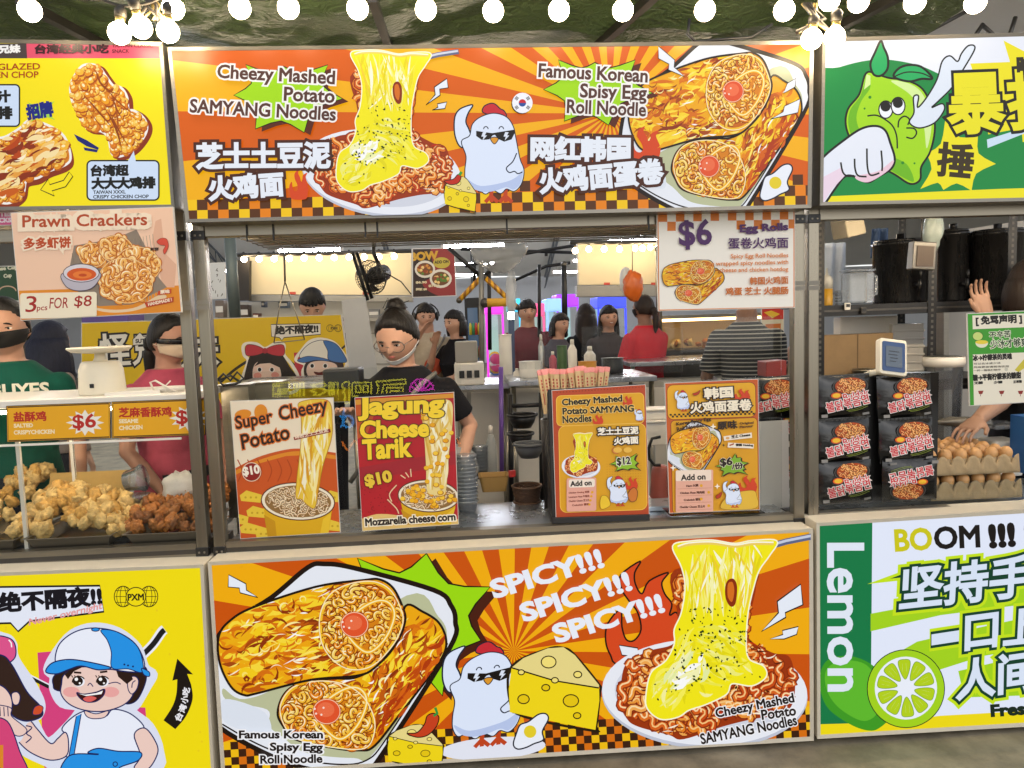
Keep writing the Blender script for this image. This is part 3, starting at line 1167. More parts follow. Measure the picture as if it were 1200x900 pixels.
a.text('PXM', 520, 220, 584, 218, 25, [('#2a240c', 1.5)])
a.poly([(720, 456), (784, 520), (760, 518)] + smooth([(776, 560), (782, 620), (755, 690), (712, 742)], 5, False) + smooth([(664, 706), (700, 650), (716, 600), (720, 540)], 5, False) + [(700, 545)], '#1a120e')
for c, x, y, an in (('台', 722, 690, -66), ('湾', 738, 655, -70), ('小', 748, 618, -76), ('吃', 754, 584, -80)):
    ca, sa = math.cos(R(an)), math.sin(R(an))
    a.text(c, x - 8 * ca + 14, y - 8 * sa + 14, x + 22 * ca + 14, y + 22 * sa + 14, 28, [('#f2f0f6', 1.2)])
a.build(a.root)

# ------------------------------------------------ sign of the lemon stall, above
CD = crop(930, 0, 3.333)
a = lightbox('green and white backlit stall sign with a cartoon lime punched by a fist', [(966, 48), (1330, 38), (1330, 230), (963, 238)], base='#eef2fd', house=ALU)
a.T = CD
a.on('face_print')
GN, BK, YL = '#0f8a3e', '#17150f', '#f3e614'
a.poly(smooth([(60, 320), (180, 262), (330, 232), (470, 250), (560, 285), (640, 330), (800, 400), (1400, 380), (1400, 760), (60, 770)], 5), GN)
a.poly([(60, 770), (800, 738), (1400, 720), (1400, 900), (60, 900)], YL)
a.poly([(820, 158), (900, 200), (1400, 150), (1400, 500), (895, 555), (890, 500), (760, 525), (752, 440), (690, 248), (845, 242)], YL)
a.poly([(755, 545), (900, 500), (905, 520), (758, 578)], '#cfe4f8')
burst(a, [(592, 470), (720, 530), (790, 640), (695, 745), (585, 742), (495, 738), (520, 600)], YL, None, line=None)
a.on('lime_print')
body = [(285, 290), (320, 292), (370, 308), (440, 318), (500, 350), (535, 420), (548, 500), (530, 590), (495, 650), (490, 700), (455, 714), (400, 680), (330, 640), (250, 580), (210, 500), (215, 430), (260, 370)]
b = smooth(body)
a.line(b, 16, BK, closed=True)
a.poly(b, '#a6dc12')
a.blob([(285, 296), (262, 372), (220, 432), (216, 500), (252, 574), (330, 634), (440, 700), (470, 704), (440, 640), (360, 600), (280, 540), (246, 470), (262, 400), (300, 340)], '#6fb914')
a.blob([(380, 316), (450, 326), (500, 362), (530, 430), (538, 500), (520, 580), (510, 500), (490, 420), (450, 365)], '#d9f2a0')
a.poly([(285, 290), (300, 296), (300, 330), (275, 350)], '#d9f2a0')
leaf = [(340, 160), (352, 185), (368, 225), (366, 270), (340, 296), (312, 290), (300, 250), (318, 205)]
a.blob(leaf, '#1fae5e', BK, 9)
a.blob([(392, 300), (410, 268), (450, 254), (500, 262), (542, 306), (500, 308), (450, 318)], '#1fae5e', BK, 9)
a.line(smooth([(392, 300), (440, 282), (500, 286), (542, 306)], 5, False), 5, BK)
for x in (360, 408):
    a.dot(x, 428 if x == 360 else 414, 27, '#f4f8ff', 34, 0, BK, 5)
    a.dot(x - 1, 416 if x == 360 else 402, 20, '#16140f', 20)
a.line(smooth([(288, 453), (320, 450), (350, 462), (385, 490), (402, 530), (405, 580)], 5, False), 6, BK)
a.line(smooth([(408, 498), (412, 470), (432, 454), (452, 466), (446, 488)], 5, False), 6, BK)
a.line(smooth([(440, 536), (465, 540), (480, 520), (470, 502), (440, 500)], 5, False), 6, BK)
for x, y, r in ((298, 380, 6), (277, 424, 4), (426, 636, 6), (472, 638, 4)):
    a.dot(x, y, r, '#2c8a24')
sq = [(452, 478), (470, 440), (468, 380), (488, 375), (484, 420), (520, 380), (560, 310), (580, 240), (610, 218), (640, 240), (655, 210), (680, 180), (704, 178), (704, 200), (660, 275), (620, 340), (560, 400), (540, 420), (580, 405), (588, 430), (550, 480), (490, 500)]
a.blob(sq, '#e3ecfa', BK, 6, 5)
arm = [(60, 680), (118, 612), (180, 560), (260, 505), (320, 492), (358, 510), (378, 560), (395, 620), (380, 660), (330, 690), (290, 712), (240, 690), (200, 690), (160, 740), (118, 800), (60, 850)]
a.blob(arm, '#e9eefb', BK, 9)
a.poly([(64, 740), (118, 690), (190, 652), (200, 686), (150, 740), (110, 800), (64, 840)], '#eed8ea')
a.blob([(240, 690), (330, 668), (390, 625), (370, 665), (290, 712)], '#efccdc')
for q in ([(184, 634), (192, 672), (210, 688), (236, 686)], [(238, 620), (240, 660), (252, 686), (285, 690)], [(286, 580), (288, 650), (300, 684), (335, 676)], [(342, 588), (346, 640), (345, 668)]):
    a.line(smooth(q, 5, False), 7, BK)
a.on('lettering')
a.text('暴', 612, 520, 820, 512, 225, [(BK, 20), ('#efe51a', 8)])
a.text('打', 850, 505, 1060, 490, 225, [(BK, 20), ('#efe51a', 8)])
a.text('捶', 560, 684, 694, 696, 128, [('#3a2c10', 5)])
a.text('时', 876, 285, 930, 283, 62, [('#2c2410', 5)])
a.build(a.root)

# ------------------------------------------------ light box of the lemon stall, below
CQ = crop(930, 590, 2.903)
a = lightbox('white and green backlit panel with lime slice and vertical lettering below the drinks', [(959, 615), (1330, 592), (1330, 840), (960, 862)], base='#e6edff', depth=.14)
a.T = CQ
a.on('face_print')
LG = '#a5d61c'
a.poly([(80, 60), (268, 60), (262, 760), (80, 760)], '#117a45')
a.poly([(262, 375), (500, 330), (1200, 200), (1200, 290), (500, 380), (262, 435)], LG)
a.poly([(300, 540), (420, 470), (640, 420), (1200, 300), (1200, 420), (640, 520), (420, 590)], LG)
a.poly([(560, 570), (1200, 420), (1200, 640), (580, 660)], LG)
a.poly([(60, 752), (300, 745), (500, 722), (800, 705), (1200, 690), (1200, 900), (60, 900)], '#f2dd12')
a.on('lime_print')
a.blob([(90, 580), (120, 530), (200, 520), (280, 560), (320, 640), (330, 720), (290, 765), (250, 772), (190, 750), (120, 700), (92, 640)], '#3d9c22')
a.blob([(110, 570), (160, 535), (240, 545), (280, 600), (290, 700), (240, 740), (160, 700), (115, 640)], '#5fbb2c')
a.dot(382, 630, 133, '#17301a', 134, n=44)
a.dot(382, 630, 130, LG, 131, n=44)
a.dot(382, 628, 106, '#eef3ff', 107, n=40)
for k in range(10):
    t = 360 * k / 10 + 14
    c, s_ = math.cos(R(t)), math.sin(R(t))
    q = [(30, 0), (60, -16), (92, -20), (98, 0), (92, 20), (60, 16)]
    a.blob([(382 + x * c - y * s_, 628 + x * s_ + y * c) for x, y in q], '#b6d41a', '#6f9a1c', 2)
    for y in (-7, 6):
        a.line([(382 + x * c - y * s_, 628 + x * s_ + y * c) for x in (56, 84)], 3, '#eef6b0', taper='both')
a.on('lettering')
a.text('Lemon', 116, 138, 118, 636, 120, [('#e4ecfa', 4)])
for k, (t, x0, x1) in enumerate((('BO', 348, 470), ('OM', 482, 632))):
    a.text(t, x0, 162 - 8 * k, x1, 155 - 8 * k, 72, [(('#cfc916', '#17110f')[k], 3.5)])
a.text('!!!', 672, 148, 750, 142, 72, [('#17110f', 6)])
a.text('SO FRESH', 790, 138, 1050, 118, 68, [('#17110f', 5)])
for t in (('坚持手打', 362, 360, 960, 296, 138), ('一', 470, 478, 575, 462, 28), ('口', 585, 498, 690, 484, 110), ('上头', 715, 486, 960, 460, 118), ('人间', 556, 668, 810, 632, 130), ('清醒', 830, 630, 1050, 600, 130)):
    a.text(*t, [('#c8e61a', 24), ('#0d3f2a', 14), ('#dce8fb', 4.5)], slant=.16)
a.text('Fresh lemon', 674, 724, 1010, 700, 38, [('#15281c', 3)])
a.build(a.root)
# ---------------------------------------------------------------- steel frames, boards and goods of the three stalls
STEEL = mat('brushed_steel', '#8b8476', .3, .92, var=.14, scale=30, stretch=(1, 1, .06))
STEELH = mat('brushed_steel_rail', '#8b8476', .32, .9, var=.14, scale=30, stretch=(.06, 1, 1))
STOP = mat('steel_table_top', '#b6bac0', .28, .9, var=.12, scale=6)
WHT = mat('white_plastic', '#e4ddd0', .35, var=.04, scale=5)
BLKP = mat('black_plastic', '#151414', .4, var=.2, scale=12)
BLKM = mat('black_paint_steel', '#1a1a1b', .45, .3, var=.25, scale=18)
CARD = mat('cardboard', '#8d7350', .8, var=.14, scale=10, bump=.1)
CREAM = mat('cream_plastic', '#e6dcc4', .38, var=.03)
GLASS = pane_mat('clear_acrylic', (.97, .98, .97), .03)
GLASS2 = pane_mat('clear_film', (.95, .96, .96), .015, .12, .02)
CLEARP = pane_mat('clear_plastic', (.9, .92, .93), .05, .1, .22)
DARKC = mat('dark_steel', '#4b4844', .4, .7, var=.2)


def sheet_quad(mb, q, t, mt, y=None):
    """upright slab: photo quad at depth y, t thick, going back"""
    p = [P(*e, y) for e in q]
    mb.hexa(p, [e + V((0, t, 0)) for e in p], mt)


def frame_stall(label, posts, zc, beam, depth, name='stall_frame', rail_x=None):
    """posts: px at reference rows for the two front posts; zc: counter rail z range; beam: z range"""
    root = thing(name, label, 'stall frame', ((posts[0] + posts[1]) / 2, .3, 0))
    for x in posts:
        mb = MB()
        mb.box((x - .022, .10, 0), (x + .022, .145, beam[1] + .55), STEEL)
        part(mb, 'post', root, bevel=.004)
        for z in (zc[1] - .02, beam[0] + .02):
            mb = MB()
            mb.box((x - .0245, .094, z - .03), (x + .0245, .12, z + .004), BLKP)
            mb.cbox((x - .01, .0925, z - .014), (.008, .004, .008), STEELH)
            mb.cbox((x + .01, .0925, z - .014), (.008, .004, .008), STEELH)
            part(mb, 'corner_clamp', root, bevel=.002)
        mb = MB()
        for z in (beam[0] - .25, beam[0] - .27):
            mb.box((x - .0235, .0975, z), (x + .0235, .0995, z + .016), mat('old_tape', '#8a8478', .7))
        part(mb, 'tape_strip', root)
    x0, x1 = posts[0] + .023, posts[1] - .023
    mb = MB()
    mb.box((x0, .102, beam[0]), (x1, .143, beam[1]), STEELH)
    part(mb, 'top_beam', root, bevel=.003)
    mb = MB()
    mb.box((x0, .10, zc[0]), (x1, .145, zc[1]), STEELH)
    mb.box((x0, .0985, zc[0] + .012), (x1, .0995, zc[1] - .022), DARKC)
    part(mb, 'counter_rail', root, bevel=.003)
    mb = MB()
    mb.box((x0, .146, zc[1] - .03), (x1, .56, zc[1] - .008), STOP)
    part(mb, 'counter_top', root, bevel=.003)
    mb = MB()
    mb.box((x0, .16, .02), (x1, .54, zc[0] - .02), DARKC)
    part(mb, 'counter_base', root)
    return root


ZR = (P(600, 634, .1).z, P(600, 619, .1).z)
ZB = (P(600, 268, .1).z, P(600, 253, .1).z)
xl, xr = P(247, 460, .12).x, P(934, 440, .12).x
xl2, xr2 = P(222, 400, .12).x, P(951, 400, .12).x
frame_stall('stainless steel frame and counter of the noodle stall, with a long top beam', (xl, xr), ZR, ZB, 2.0)
frame_stall('stainless steel frame and counter of the fried chicken stall', (P(-190, 500, .12).x, xl2), ZR, ZB, 1.9)
frame_stall('stainless steel frame and counter of the drinks stall with egg trays on it', (xr2, P(1330, 400, .12).x), (ZR[0], ZR[1]), ZB, 1.9)
ZT = ZR[1] - .008       # counter surface


def board(name, label, quad, y, t=.008, base='#f4efe6', mt=None, cat='sign', group=None, loc_back=True):
    root = thing(name, label, cat, P((quad[2][0] + quad[3][0]) / 2, (quad[2][1] + quad[3][1]) / 2, y), group)
    mb = MB()
    q = grow(quad, .8)
    p = [P(*e, y) for e in q]
    mb.hexa(p, [e + V((0, t, 0)) for e in p], mt or BACKW)
    part(mb, 'panel', root)
    a = Art(vplane(y - .0008), quad, ink)
    a.root = root
    a.on('face_print')
    a.poly(quad, base)
    return a


# ------------------------------------------------ hanging price board
CI = crop(740, 240, 4.091)
a = board('price_board', 'white hanging board with orange chequers pricing egg rolls at six dollars', [(770, 249), (931, 246), (931, 360), (772, 364)], .085, base='#f6f0e4')
a.T = CI
OR = '#dd7a20'
a.k += 3
for i in range(16):
    for r in range(2):
        if (i + r) % 2 == 0 and not (r == 1 and i in (1, 3, 5, 7)) or (r == 1 and i == 1):
            a.poly([(130 + i * 41.5, 38 + r * 44 - i * .8), (171 + i * 41.5, 38 + r * 44 - i * .8), (171 + i * 41.5, 82 + r * 44 - i * .8), (130 + i * 41.5, 82 + r * 44 - i * .8)], OR, up=0)
a.k += 1
a.line([(127, 37), (779, 26), (779, 492), (132, 506)], 8, OR, closed=True)
a.on('egg_roll_print').T = (lambda m: (lambda x, y: CI(*m(x, y))))(affine([(595, 350), (460, 690), (55, 400)], [(340, 318), (272, 425), (150, 312)]))
egg_rolls(a, .4, False)
a.on('lettering').T = CI
PU = '#4c1f5e'
a.text('$6', 232, 214, 382, 206, 134, [(PU, 4)])
a.text('Egg Rolls', 520, 142, 746, 132, 44, [(PU, 2.2)])
a.text('蛋卷火鸡面', 462, 212, 748, 208, 52, [(PU, 1)])
a.text('Spicy Egg Roll Noodles', 474, 263, 748, 258, 26, [(OR, .4)])
a.text('Egg wrapped spicy noodles with', 354, 300, 748, 290, 26, [(OR, .4)])
a.text('cheese and chicken hotdog', 420, 330, 748, 324, 26, [(OR, .4)])
a.text('韩国火鸡面', 566, 384, 748, 378, 36, [('#c96a1c', 1.0)])
a.text('鸡蛋 芝士 火腿肠', 450, 434, 748, 428, 36, [('#c96a1c', 1.2)])
a.build(a.root)

# ------------------------------------------------ prawn cracker board
CE = crop(0, 230, 4.5)
a = board('price_board', 'peach coloured board advertising prawn crackers three for eight dollars', [(13, 250), (202, 243), (212, 365), (25, 375)], -.02, base='#efc6a8', t=.012)
a.T = CE
a.poly([(100, 498), (960, 470), (960, 640), (110, 660)], '#e08a20')
a.poly([(820, 130), (850, 118), (870, 300), (930, 360), (920, 480), (860, 480), (800, 240)], '#dfae90')
a.on('cracker_print')
a.blob([(370, 360), (390, 260), (600, 225), (720, 175), (770, 270), (830, 420), (880, 480), (700, 570), (520, 580), (380, 480)], '#8d7d6c', None, sm=False)
for i in range(26):
    a.line([(380 + i * 17, 300 - i * 4), (430 + i * 17, 540 + i * 1.0)], 3, '#a89884', up=0)
a.blob([(350, 520), (520, 590), (700, 590), (840, 520), (870, 540), (700, 605), (520, 604)], '#e6c9a0')


def cracker(cx, cy, rx, ry, n):
    e = ell(cx, cy, rx, ry, 10, 30)
    a.line(e, 8, '#a3490e', closed=True)
    a.poly(e, '#e39a3a')
    a.curls(ell(cx, cy, rx * .9, ry * .9, 10, 30), n, 26, 17, '#b9601a', ['#f2b65c', '#eda648', '#f6c67a'], ['#fbe3b0', '#fff2d4'])
    a.line(e, 4, '#f6cf90', closed=True)


cracker(490, 310, 72, 62, 26)
cracker(615, 280, 88, 72, 34)
cracker(730, 360, 118, 92, 46)
cracker(665, 445, 142, 118, 90)
a.blob([(335, 405), (345, 470), (400, 497), (470, 492), (515, 455), (522, 400)], '#b9b3bd', '#4c4450', 4)
a.dot(430, 405, 95, '#d8d3d8', 48, 0, '#4c4450', 4)
a.dot(432, 412, 78, '#d4571a', 34)
a.dot(436, 414, 50, '#e57a2c', 20)
a.dot(438, 416, 22, '#c24812', 8)
a.blob([(828, 240), (850, 222), (880, 226), (890, 260), (880, 290), (868, 305), (862, 285), (872, 262), (845, 256)], '#d24a34', '#6a1a10', 2)
a.poly([(836, 500), (905, 488), (905, 512), (830, 522)], '#c4481c')
a.poly([(762, 560), (918, 530), (916, 558), (775, 586)], '#b8401c')
a.on('lettering')
W1 = '#f2ddc2'
a.text('Prawn Crackers', 122, 164, 776, 152, 62, [(W1, 24), ('#b0441a', 1.8)])
a.text('多多虾饼', 130, 278, 374, 270, 56, [(W1, 12), ('#b8481a', 2.6)])
q = rrect(108, 508, 512, 642, 14)
a.poly([(x, y - (x - 300) * .02) for x, y in q], '#efe2c6')
for t, x0, x1, yy, H in (('3', 136, 192, 612, 84), ('pcs', 196, 250, 612, 28), ('FOR', 262, 360, 592, 56), ('$8', 392, 482, 590, 64)):
    a.text(t, x0, yy, x1, yy - 3, H, [('#a32018', .5)], slant=.12)
a.text('原味', 848, 514, 896, 510, 18, [(W1, 1)])
a.text('HANDMADE !', 785, 578, 908, 552, 16, [(W1, 1)])
a.text('虾饼', 795, 288, 838, 286, 16, [('#2a1a10', .8)])
a.build(a.root)

# small pink strip behind the board
a = board('pink_strip_sign', 'narrow pink strip sign with white capitals under the yellow sign', [(-60, 249), (16, 246), (18, 263), (-60, 266)], .05, base='#d25a8a')
a.T = CE
a.on('lettering')
a.text('GREAT BITES', -160, 110, 58, 104, 22, [('#f6e4ee', 2)])
a.text('AND SNACKS', -160, 142, 58, 136, 22, [('#f6e4ee', 2)])
a.build(a.root)

# ------------------------------------------------ price tags of the chicken display
CF_ = crop(0, 400, 3.463)
for lab, quad, zh, en, x0, sx in (
    ('amber price tag for salted crispy chicken with a white star burst', [(8, 476.5), (128.5, 472), (129, 513), (9, 517.5)], '盐酥鸡', ('SALTED', 'CRISPYCHICKEN'), 57, 345),
        ('amber price tag for sesame chicken beside the steel post', [(131.5, 471.5), (240, 467.5), (240, 509), (132, 513)], '芝麻香酥鸡', ('SESAME', 'CHICKEN'), 484, 765)):
    a = board('price_tag', lab, quad, .155, t=.004, base='#e8a81c', cat='price tag', group='price tags on the chicken display', mt=DARKM)
    a.T = CF_
    p = [CF_(0, 0)]
    a.T = ID
    a.line(grow(quad, -1), 1.4, '#4a3416', closed=True)
    a.T = CF_
    a.on('lettering')
    w = 44 * len(zh)
    yy = 326 if x0 < 100 else 308
    a.text(zh, x0, yy, x0 + (130 if len(zh) == 3 else 212), yy - 4, 38, [('#b5281c', 1.6)])
    a.text(en[0], x0, yy + 24, x0 + 76, yy + 22, 15, [('#f4e2b8', 1)])
    a.text(en[1], x0, yy + 52, x0 + (164 if len(zh) == 3 else 94), yy + 48, 16, [('#f4e2b8', 1)])
    cy = 330 if x0 < 100 else 312
    st = []
    for k in range(24):
        r = (78, 50)[k % 2]
        st.append((sx + r * math.cos(R(k * 15)), cy + r * .68 * math.sin(R(k * 15))))
    a.poly(st, '#eee8dc')
    a.text('$6', sx - 46, cy + 32, sx + 44, cy + 26, 62, [('#b8271c', 2)])
    a.build(a.root)

# ------------------------------------------------ glass display with trays of fried chicken
FRY = [mat('fried_crust_%s' % n, c, .5, var=.5, scale=38, bump=1.) for n, c in (('pale', '#d0b070'), ('gold', '#c69a4e'), ('brown', '#a8682a'))]
FRS = [mat('sesame_crust_%s' % n, c, .5, var=.5, scale=42, bump=1.) for n, c in (('dark', '#7d4a1c'), ('mid', '#97602a'))]
zt = P(100, 466, .165).z
X0, X1 = P(-190, 560, .12).x + .03, xl2 - .026
root = thing('display_case', 'glass fronted warming display holding heaps of fried chicken', 'display case', ((X0 + X1) / 2, .3, ZT))
mb = MB()
mb.box((X0, .165, zt - .03), (X1, .62, zt), WHT)
part(mb, 'top_shelf', root, bevel=.004)
mb = MB()
mb.box((X0, .162, ZT + .004), (X1, .166, P(100, 516, .1).z), GLASS)
part(mb, 'glass_pane', root)
for px in (10,):
    for dy in (.17, .55):
        mb = MB()
        x = P(px, 560, .1).x
        mb.box((x - .007, dy, ZT), (x + .007, dy + .012, zt - .031), WHT)
        part(mb, 'upright', root)
mb = MB()
x = P(98, 560, .5).x
mb.box((x - .003, .44, ZT), (x + .003, .445, zt - .032), GLASS2)
part(mb, 'divider_pane', root)
mb = MB()
p = P(84, 519, .155)
mb.box((P(-60, 521, .1).x, .152, p.z - .004), (P(206, 515, .1).x, .1585, p.z + .004), WHT)
part(mb, 'tag_rail', root)


def nugget(r, sd, mt):
    """craggy piece of fried chicken"""
    mb = MB()
    rr = random.Random(sd)
    n, m = 26, 18
    o = V((rr.uniform(0, 50), rr.uniform(0, 50), sd))
    vs, fs = [], []
    for i in range(m + 1):
        la = -math.pi / 2 + math.pi * i / m
        for j in range(n):
            lo = 2 * math.pi * j / n
            d = V((math.cos(la) * math.cos(lo), math.cos(la) * math.sin(lo), math.sin(la)))
            k = 1 + .34 * noise.noise(d * 1.6 + o) + .24 * noise.noise(d * 4 + o) + .13 * noise.noise(d * 9 + o) + .07 * noise.noise(d * 18 + o)
            vs.append(V((d.x * 1.2, d.y * .9, d.z * .72)) * r * k)
    for i in range(m):
        for j in range(n):
            j2 = (j + 1) % n
            fs.append((i * n + j, i * n + j2, (i + 1) * n + j2, (i + 1) * n + j))
    mb.add(vs, fs, mt, True)
    return mb.build('fried_chicken_piece', None, loc=(0, 0, 0))


def heap_z(px, base, bumps):
    """top line of a heap in photo rows, as height over the tray"""
    return sum(h * math.exp(-((px - c) / w) ** 2) for c, w, h in bumps)


PIECES = []
protos = [[nugget(.028, 3 + i, FRY[i % 2]) for i in range(5)], [nugget(.023, 20 + i, (FRY[2], FRS[0], FRS[1], FRY[2])[i]) for i in range(4)]]
used = set()


def put_piece(k, loc, label, group, sc=1.):
    o = RN.choice(protos[k])
    if o.name not in used:
        used.add(o.name)
        c = o
    else:
        c = o.copy()
        COL.objects.link(c)
    c.location = loc
    c.rotation_euler = (RN.uniform(0, 6), RN.uniform(0, 6), RN.uniform(0, 6))
    s = sc * RN.uniform(.8, 1.2)
    c.scale = (s, s, s)
    tag(c, label, 'fried chicken', group)


GP = 'pieces of pale salted crispy chicken heaped in the trays'
GS = 'pieces of brown sesame chicken heaped in the trays'
for (xa, xb, yb, hgt, k, n, lab, g) in (
        (6, 145, .17, .15, 0, 138, 'pale golden piece of fried chicken in the heap behind the salted chicken tag', GP),
        (-30, 48, .42, .20, 0, 46, 'pale golden piece of fried chicken in the heap behind the salted chicken tag', GP),
        (140, 246, .17, .125, 1, 112, 'brown sesame fried chicken piece in the heap behind the sesame chicken tag', GS)):
    got = 0
    xA, xB = P(xa, 600, yb).x, P(xb, 600, yb).x
    tries = 0
    while got < n and tries < 4000:
        tries += 1
        u, v = RN.random(), RN.random()
        h = hgt * (1 - ((u - .38) * 1.55) ** 2) * (1 - (1 - v) ** 2.2 * .75) if k == 0 else hgt * (.55 + .5 * u) * (1 - (1 - v) ** 2 * .7)
        z = RN.uniform(max(0, h - .045), h)
        if h < .01:
            continue
        put_piece(k, (xA + (xB - xA) * u, yb + .02 + v * .26, ZT + .045 + z), lab, g)
        got += 1
for lab, xa, xb in (('steel tray under the pale salted chicken', 26, 132), ('steel tray under the brown sesame chicken', 144, 238), ('steel tray at the far end of the display under pale chicken', -60, 18)):
    mb = MB()
    A, B = P(xa, 640, .13).x, P(xb, 640, .13).x
    t = .005
    f = ((A, .125), (B, .125), (B, .5), (A, .5))
    for r0, z0, r1, z1 in ((.0, .05, .012, .048), (.012, .048, .03, .004)):
        def rg(r, z):
            return [(A + r, .125 + r, ZT + z), (B - r, .125 + r, ZT + z), (B - r, .5 - r, ZT + z), (A + r, .5 - r, ZT + z)]
        mb.loft([rg(r0, z0), rg(r1, z1)], STEELH, False, False)
    mb.loft([rg(.03, .004), rg(.031, .003)], STEELH, False, True)
    tag(mb.build('chicken_tray', None, solid=.002), lab, 'tray', 'steel trays in the chicken display')

# cups and bags inside the display
for lab, px, py, y, r in (('clear plastic tub lying on its side behind the fried chicken', 148, 564, .47, .055), ('clear plastic tub standing behind the fried chicken', 158, 585, .46, .06),
                          ('clear plastic tub beside the crumpled bag', 190, 590, .45, .05)):
    p = P(px, py, y)
    mb = MB()
    k = r
    prof = [(k * .75, 0), (k, k * 1.2), (k * 1.08, k * 1.22), (k * 1.08, k * 1.3)]
    if 'side' in lab:
        Mx = Matrix.Rotation(R(80), 4, 'Y')
        mb.lathe(prof, p, CLEARP, 20, M=Mx)
    else:
        mb.lathe(prof, p - V((0, 0, k)), CLEARP, 20)
    tag(mb.build('plastic_tub', None), lab, 'tub', 'clear tubs in the chicken display')


def bag(c, sx, sy, sz, mt, sd, name, lab, cat='bag'):
    mb = MB()
    n, m = 22, 14
    vs, fs = [], []
    for i in range(m + 1):
        la = -math.pi / 2 + math.pi * i / m
        for j in range(n):
            lo = 2 * math.pi * j / n
            d = V((math.cos(la) * math.cos(lo), math.cos(la) * math.sin(lo), math.sin(la)))
            k = 1 + .22 * noise.noise(d * 2.3 + V((sd, 0, 0))) + .14 * noise.noise(d * 6 + V((sd, 3, 0)))
            vs.append(V(c) + V((d.x * sx, d.y * sy, d.z * sz)) * k)
    for i in range(m):
        for j in range(n):
            fs.append((i * n + j, i * n + (j + 1) % n, (i + 1) * n + (j + 1) % n, (i + 1) * n + j))
    mb.add(vs, fs, mt, True)
    return tag(mb.build(name, None), lab, cat)


bag(P(212, 572, .42), .075, .06, .07, mat('milky_bag', '#cfcdc8', .3, var=.1, alpha=.75), 4, 'plastic_bag', 'crumpled milky plastic bag behind the sesame chicken')
mb = MB()
p = P(105, 570, .55)
mb.cbox(p, (.34, .02, .13), mat('paper_bag', '#a98a4c', .8, var=.2, bump=.2), 0, -.4)
tag(mb.build('paper_sheet', None), 'brown paper sheet leaning inside the chicken display', 'paper')

# cream kitchen machine on the display
p = P(121, 464, .3)
root = thing('kitchen_scale', 'cream kitchen scale with a shallow round dish on the display top', 'scale', (p.x, p.y, zt))
mb = MB()
mb.lathe([(.086, 0), (.09, .01), (.084, .1), (.074, .128), (.066, .134)], (p.x, p.y, zt), CREAM, 28, 1.0, .8)
part(mb, 'body', root)
mb = MB()
mb.lathe([(.028, .134), (.02, .15), (.02, .17)], (p.x, p.y, zt), CREAM, 16)
part(mb, 'stem', root)
mb = MB()
mb.lathe([(.04, .166), (.1, .172), (.118, .186), (.116, .192), (.09, .182), (.01, .178)], (p.x, p.y, zt), CREAM, 32)
part(mb, 'dish', root)
mb = MB()
mb.cbox((p.x - .005, p.y - .0735, zt + .04), (.014, .006, .016), BLKP)
part(mb, 'knob', root)
mb = MB()
q = [P(182, 462, .25), P(176, 448, .25), P(182, 446, .24), P(196, 454, .25), P(208, 460, .26)]
mb.tube(q, .004, WHT, 6)
mb.tube([P(196, 462, .25), P(192, 454, .26), P(200, 446, .27)], .003, WHT, 6)
mb.lathe([(.04, 0), (.05, .015), (.045, .022)], (P(200, 464, .3).x, .3, zt), WHT, 18, 1.3, .8)
tag(mb.build('face_shield', None), 'clear and white face shield lying on the display top', 'face shield')
mb = MB()
mb.cbox((P(160, 466, .28).x, .28, zt + .006), (.2, .12, .012), WHT, .2)
tag(mb.build('napkin_pack', None), 'flat white packet beside the cream kitchen scale', 'packet')

# ------------------------------------------------ noodle stall: wire shelf under the sign
GRID = mat('chrome_wire', '#a09a8c', .3, .9)
p0, p1 = P(262, 273, .16), P(770, 255, .16)
zg = p0.z + .012
root = thing('wire_shelf', 'chrome wire grid shelf hanging under the main sign', 'shelf', ((p0.x + p1.x) / 2, .5, zg))
mb = MB()
xa, xb, ya, yb = xl + .05, xr - .04, .2, .88
n = 26
for i in range(n + 1):
    x = xa + (xb - xa) * i / n
    mb.tube([(x, ya, zg), (x, yb, zg)], .0022, GRID, 5)
for i in range(9):
    y = ya + (yb - ya) * i / 8
    mb.tube([(xa, y, zg - .003), (xb, y, zg - .003)], .003, GRID, 5)
part(mb, 'wire_grid', root)
mb = MB()
mb.box((xa, ya + .02, zg + .012), (xb, yb, zg + .022), mat('shelf_liner', '#b8aa8e', .6, var=.25, scale=3, stretch=(1, 4, 1)))
part(mb, 'liner_sheet', root)
for px in (289, 320, 428, 442, 594, 760):
    mb = MB()
    x = P(px, 265, .1).x
    mb.box((x - .003, .096, ZB[0] - .02), (x + .003, .1005, ZB[1] + .01), BLKP)
    part(mb, 'zip_tie', root)

# ------------------------------------------------ acrylic guards
root = thing('acrylic_guard', 'clear acrylic guard behind the cheese posters on the noodle stall counter', 'screen', (P(400, 600, .2).x, .2, ZT))
mb = MB()
mb.box((xl + .03, .2, ZT), (P(545, 560, .2).x, .201, P(400, 432, .2).z), GLASS)
part(mb, 'pane', root)
for px in (300, 520):
    mb = MB()
    x = P(px, 620, .2).x
    mb.box((x - .03, .17, ZT), (x + .03, .25, ZT + .008), STEELH)
    mb.box((x - .03, .192, ZT + .008), (x + .03, .198, ZT + .03), STEELH)
    part(mb, 'clamp_foot', root)
mb = MB()
mb.box((P(800, 560, .2).x, .2, ZT), (xr - .03, .203, P(860, 372, .2).z), GLASS)
tag(mb.build('acrylic_guard', None), 'clear acrylic guard behind the egg roll menu near the steel post', 'screen')


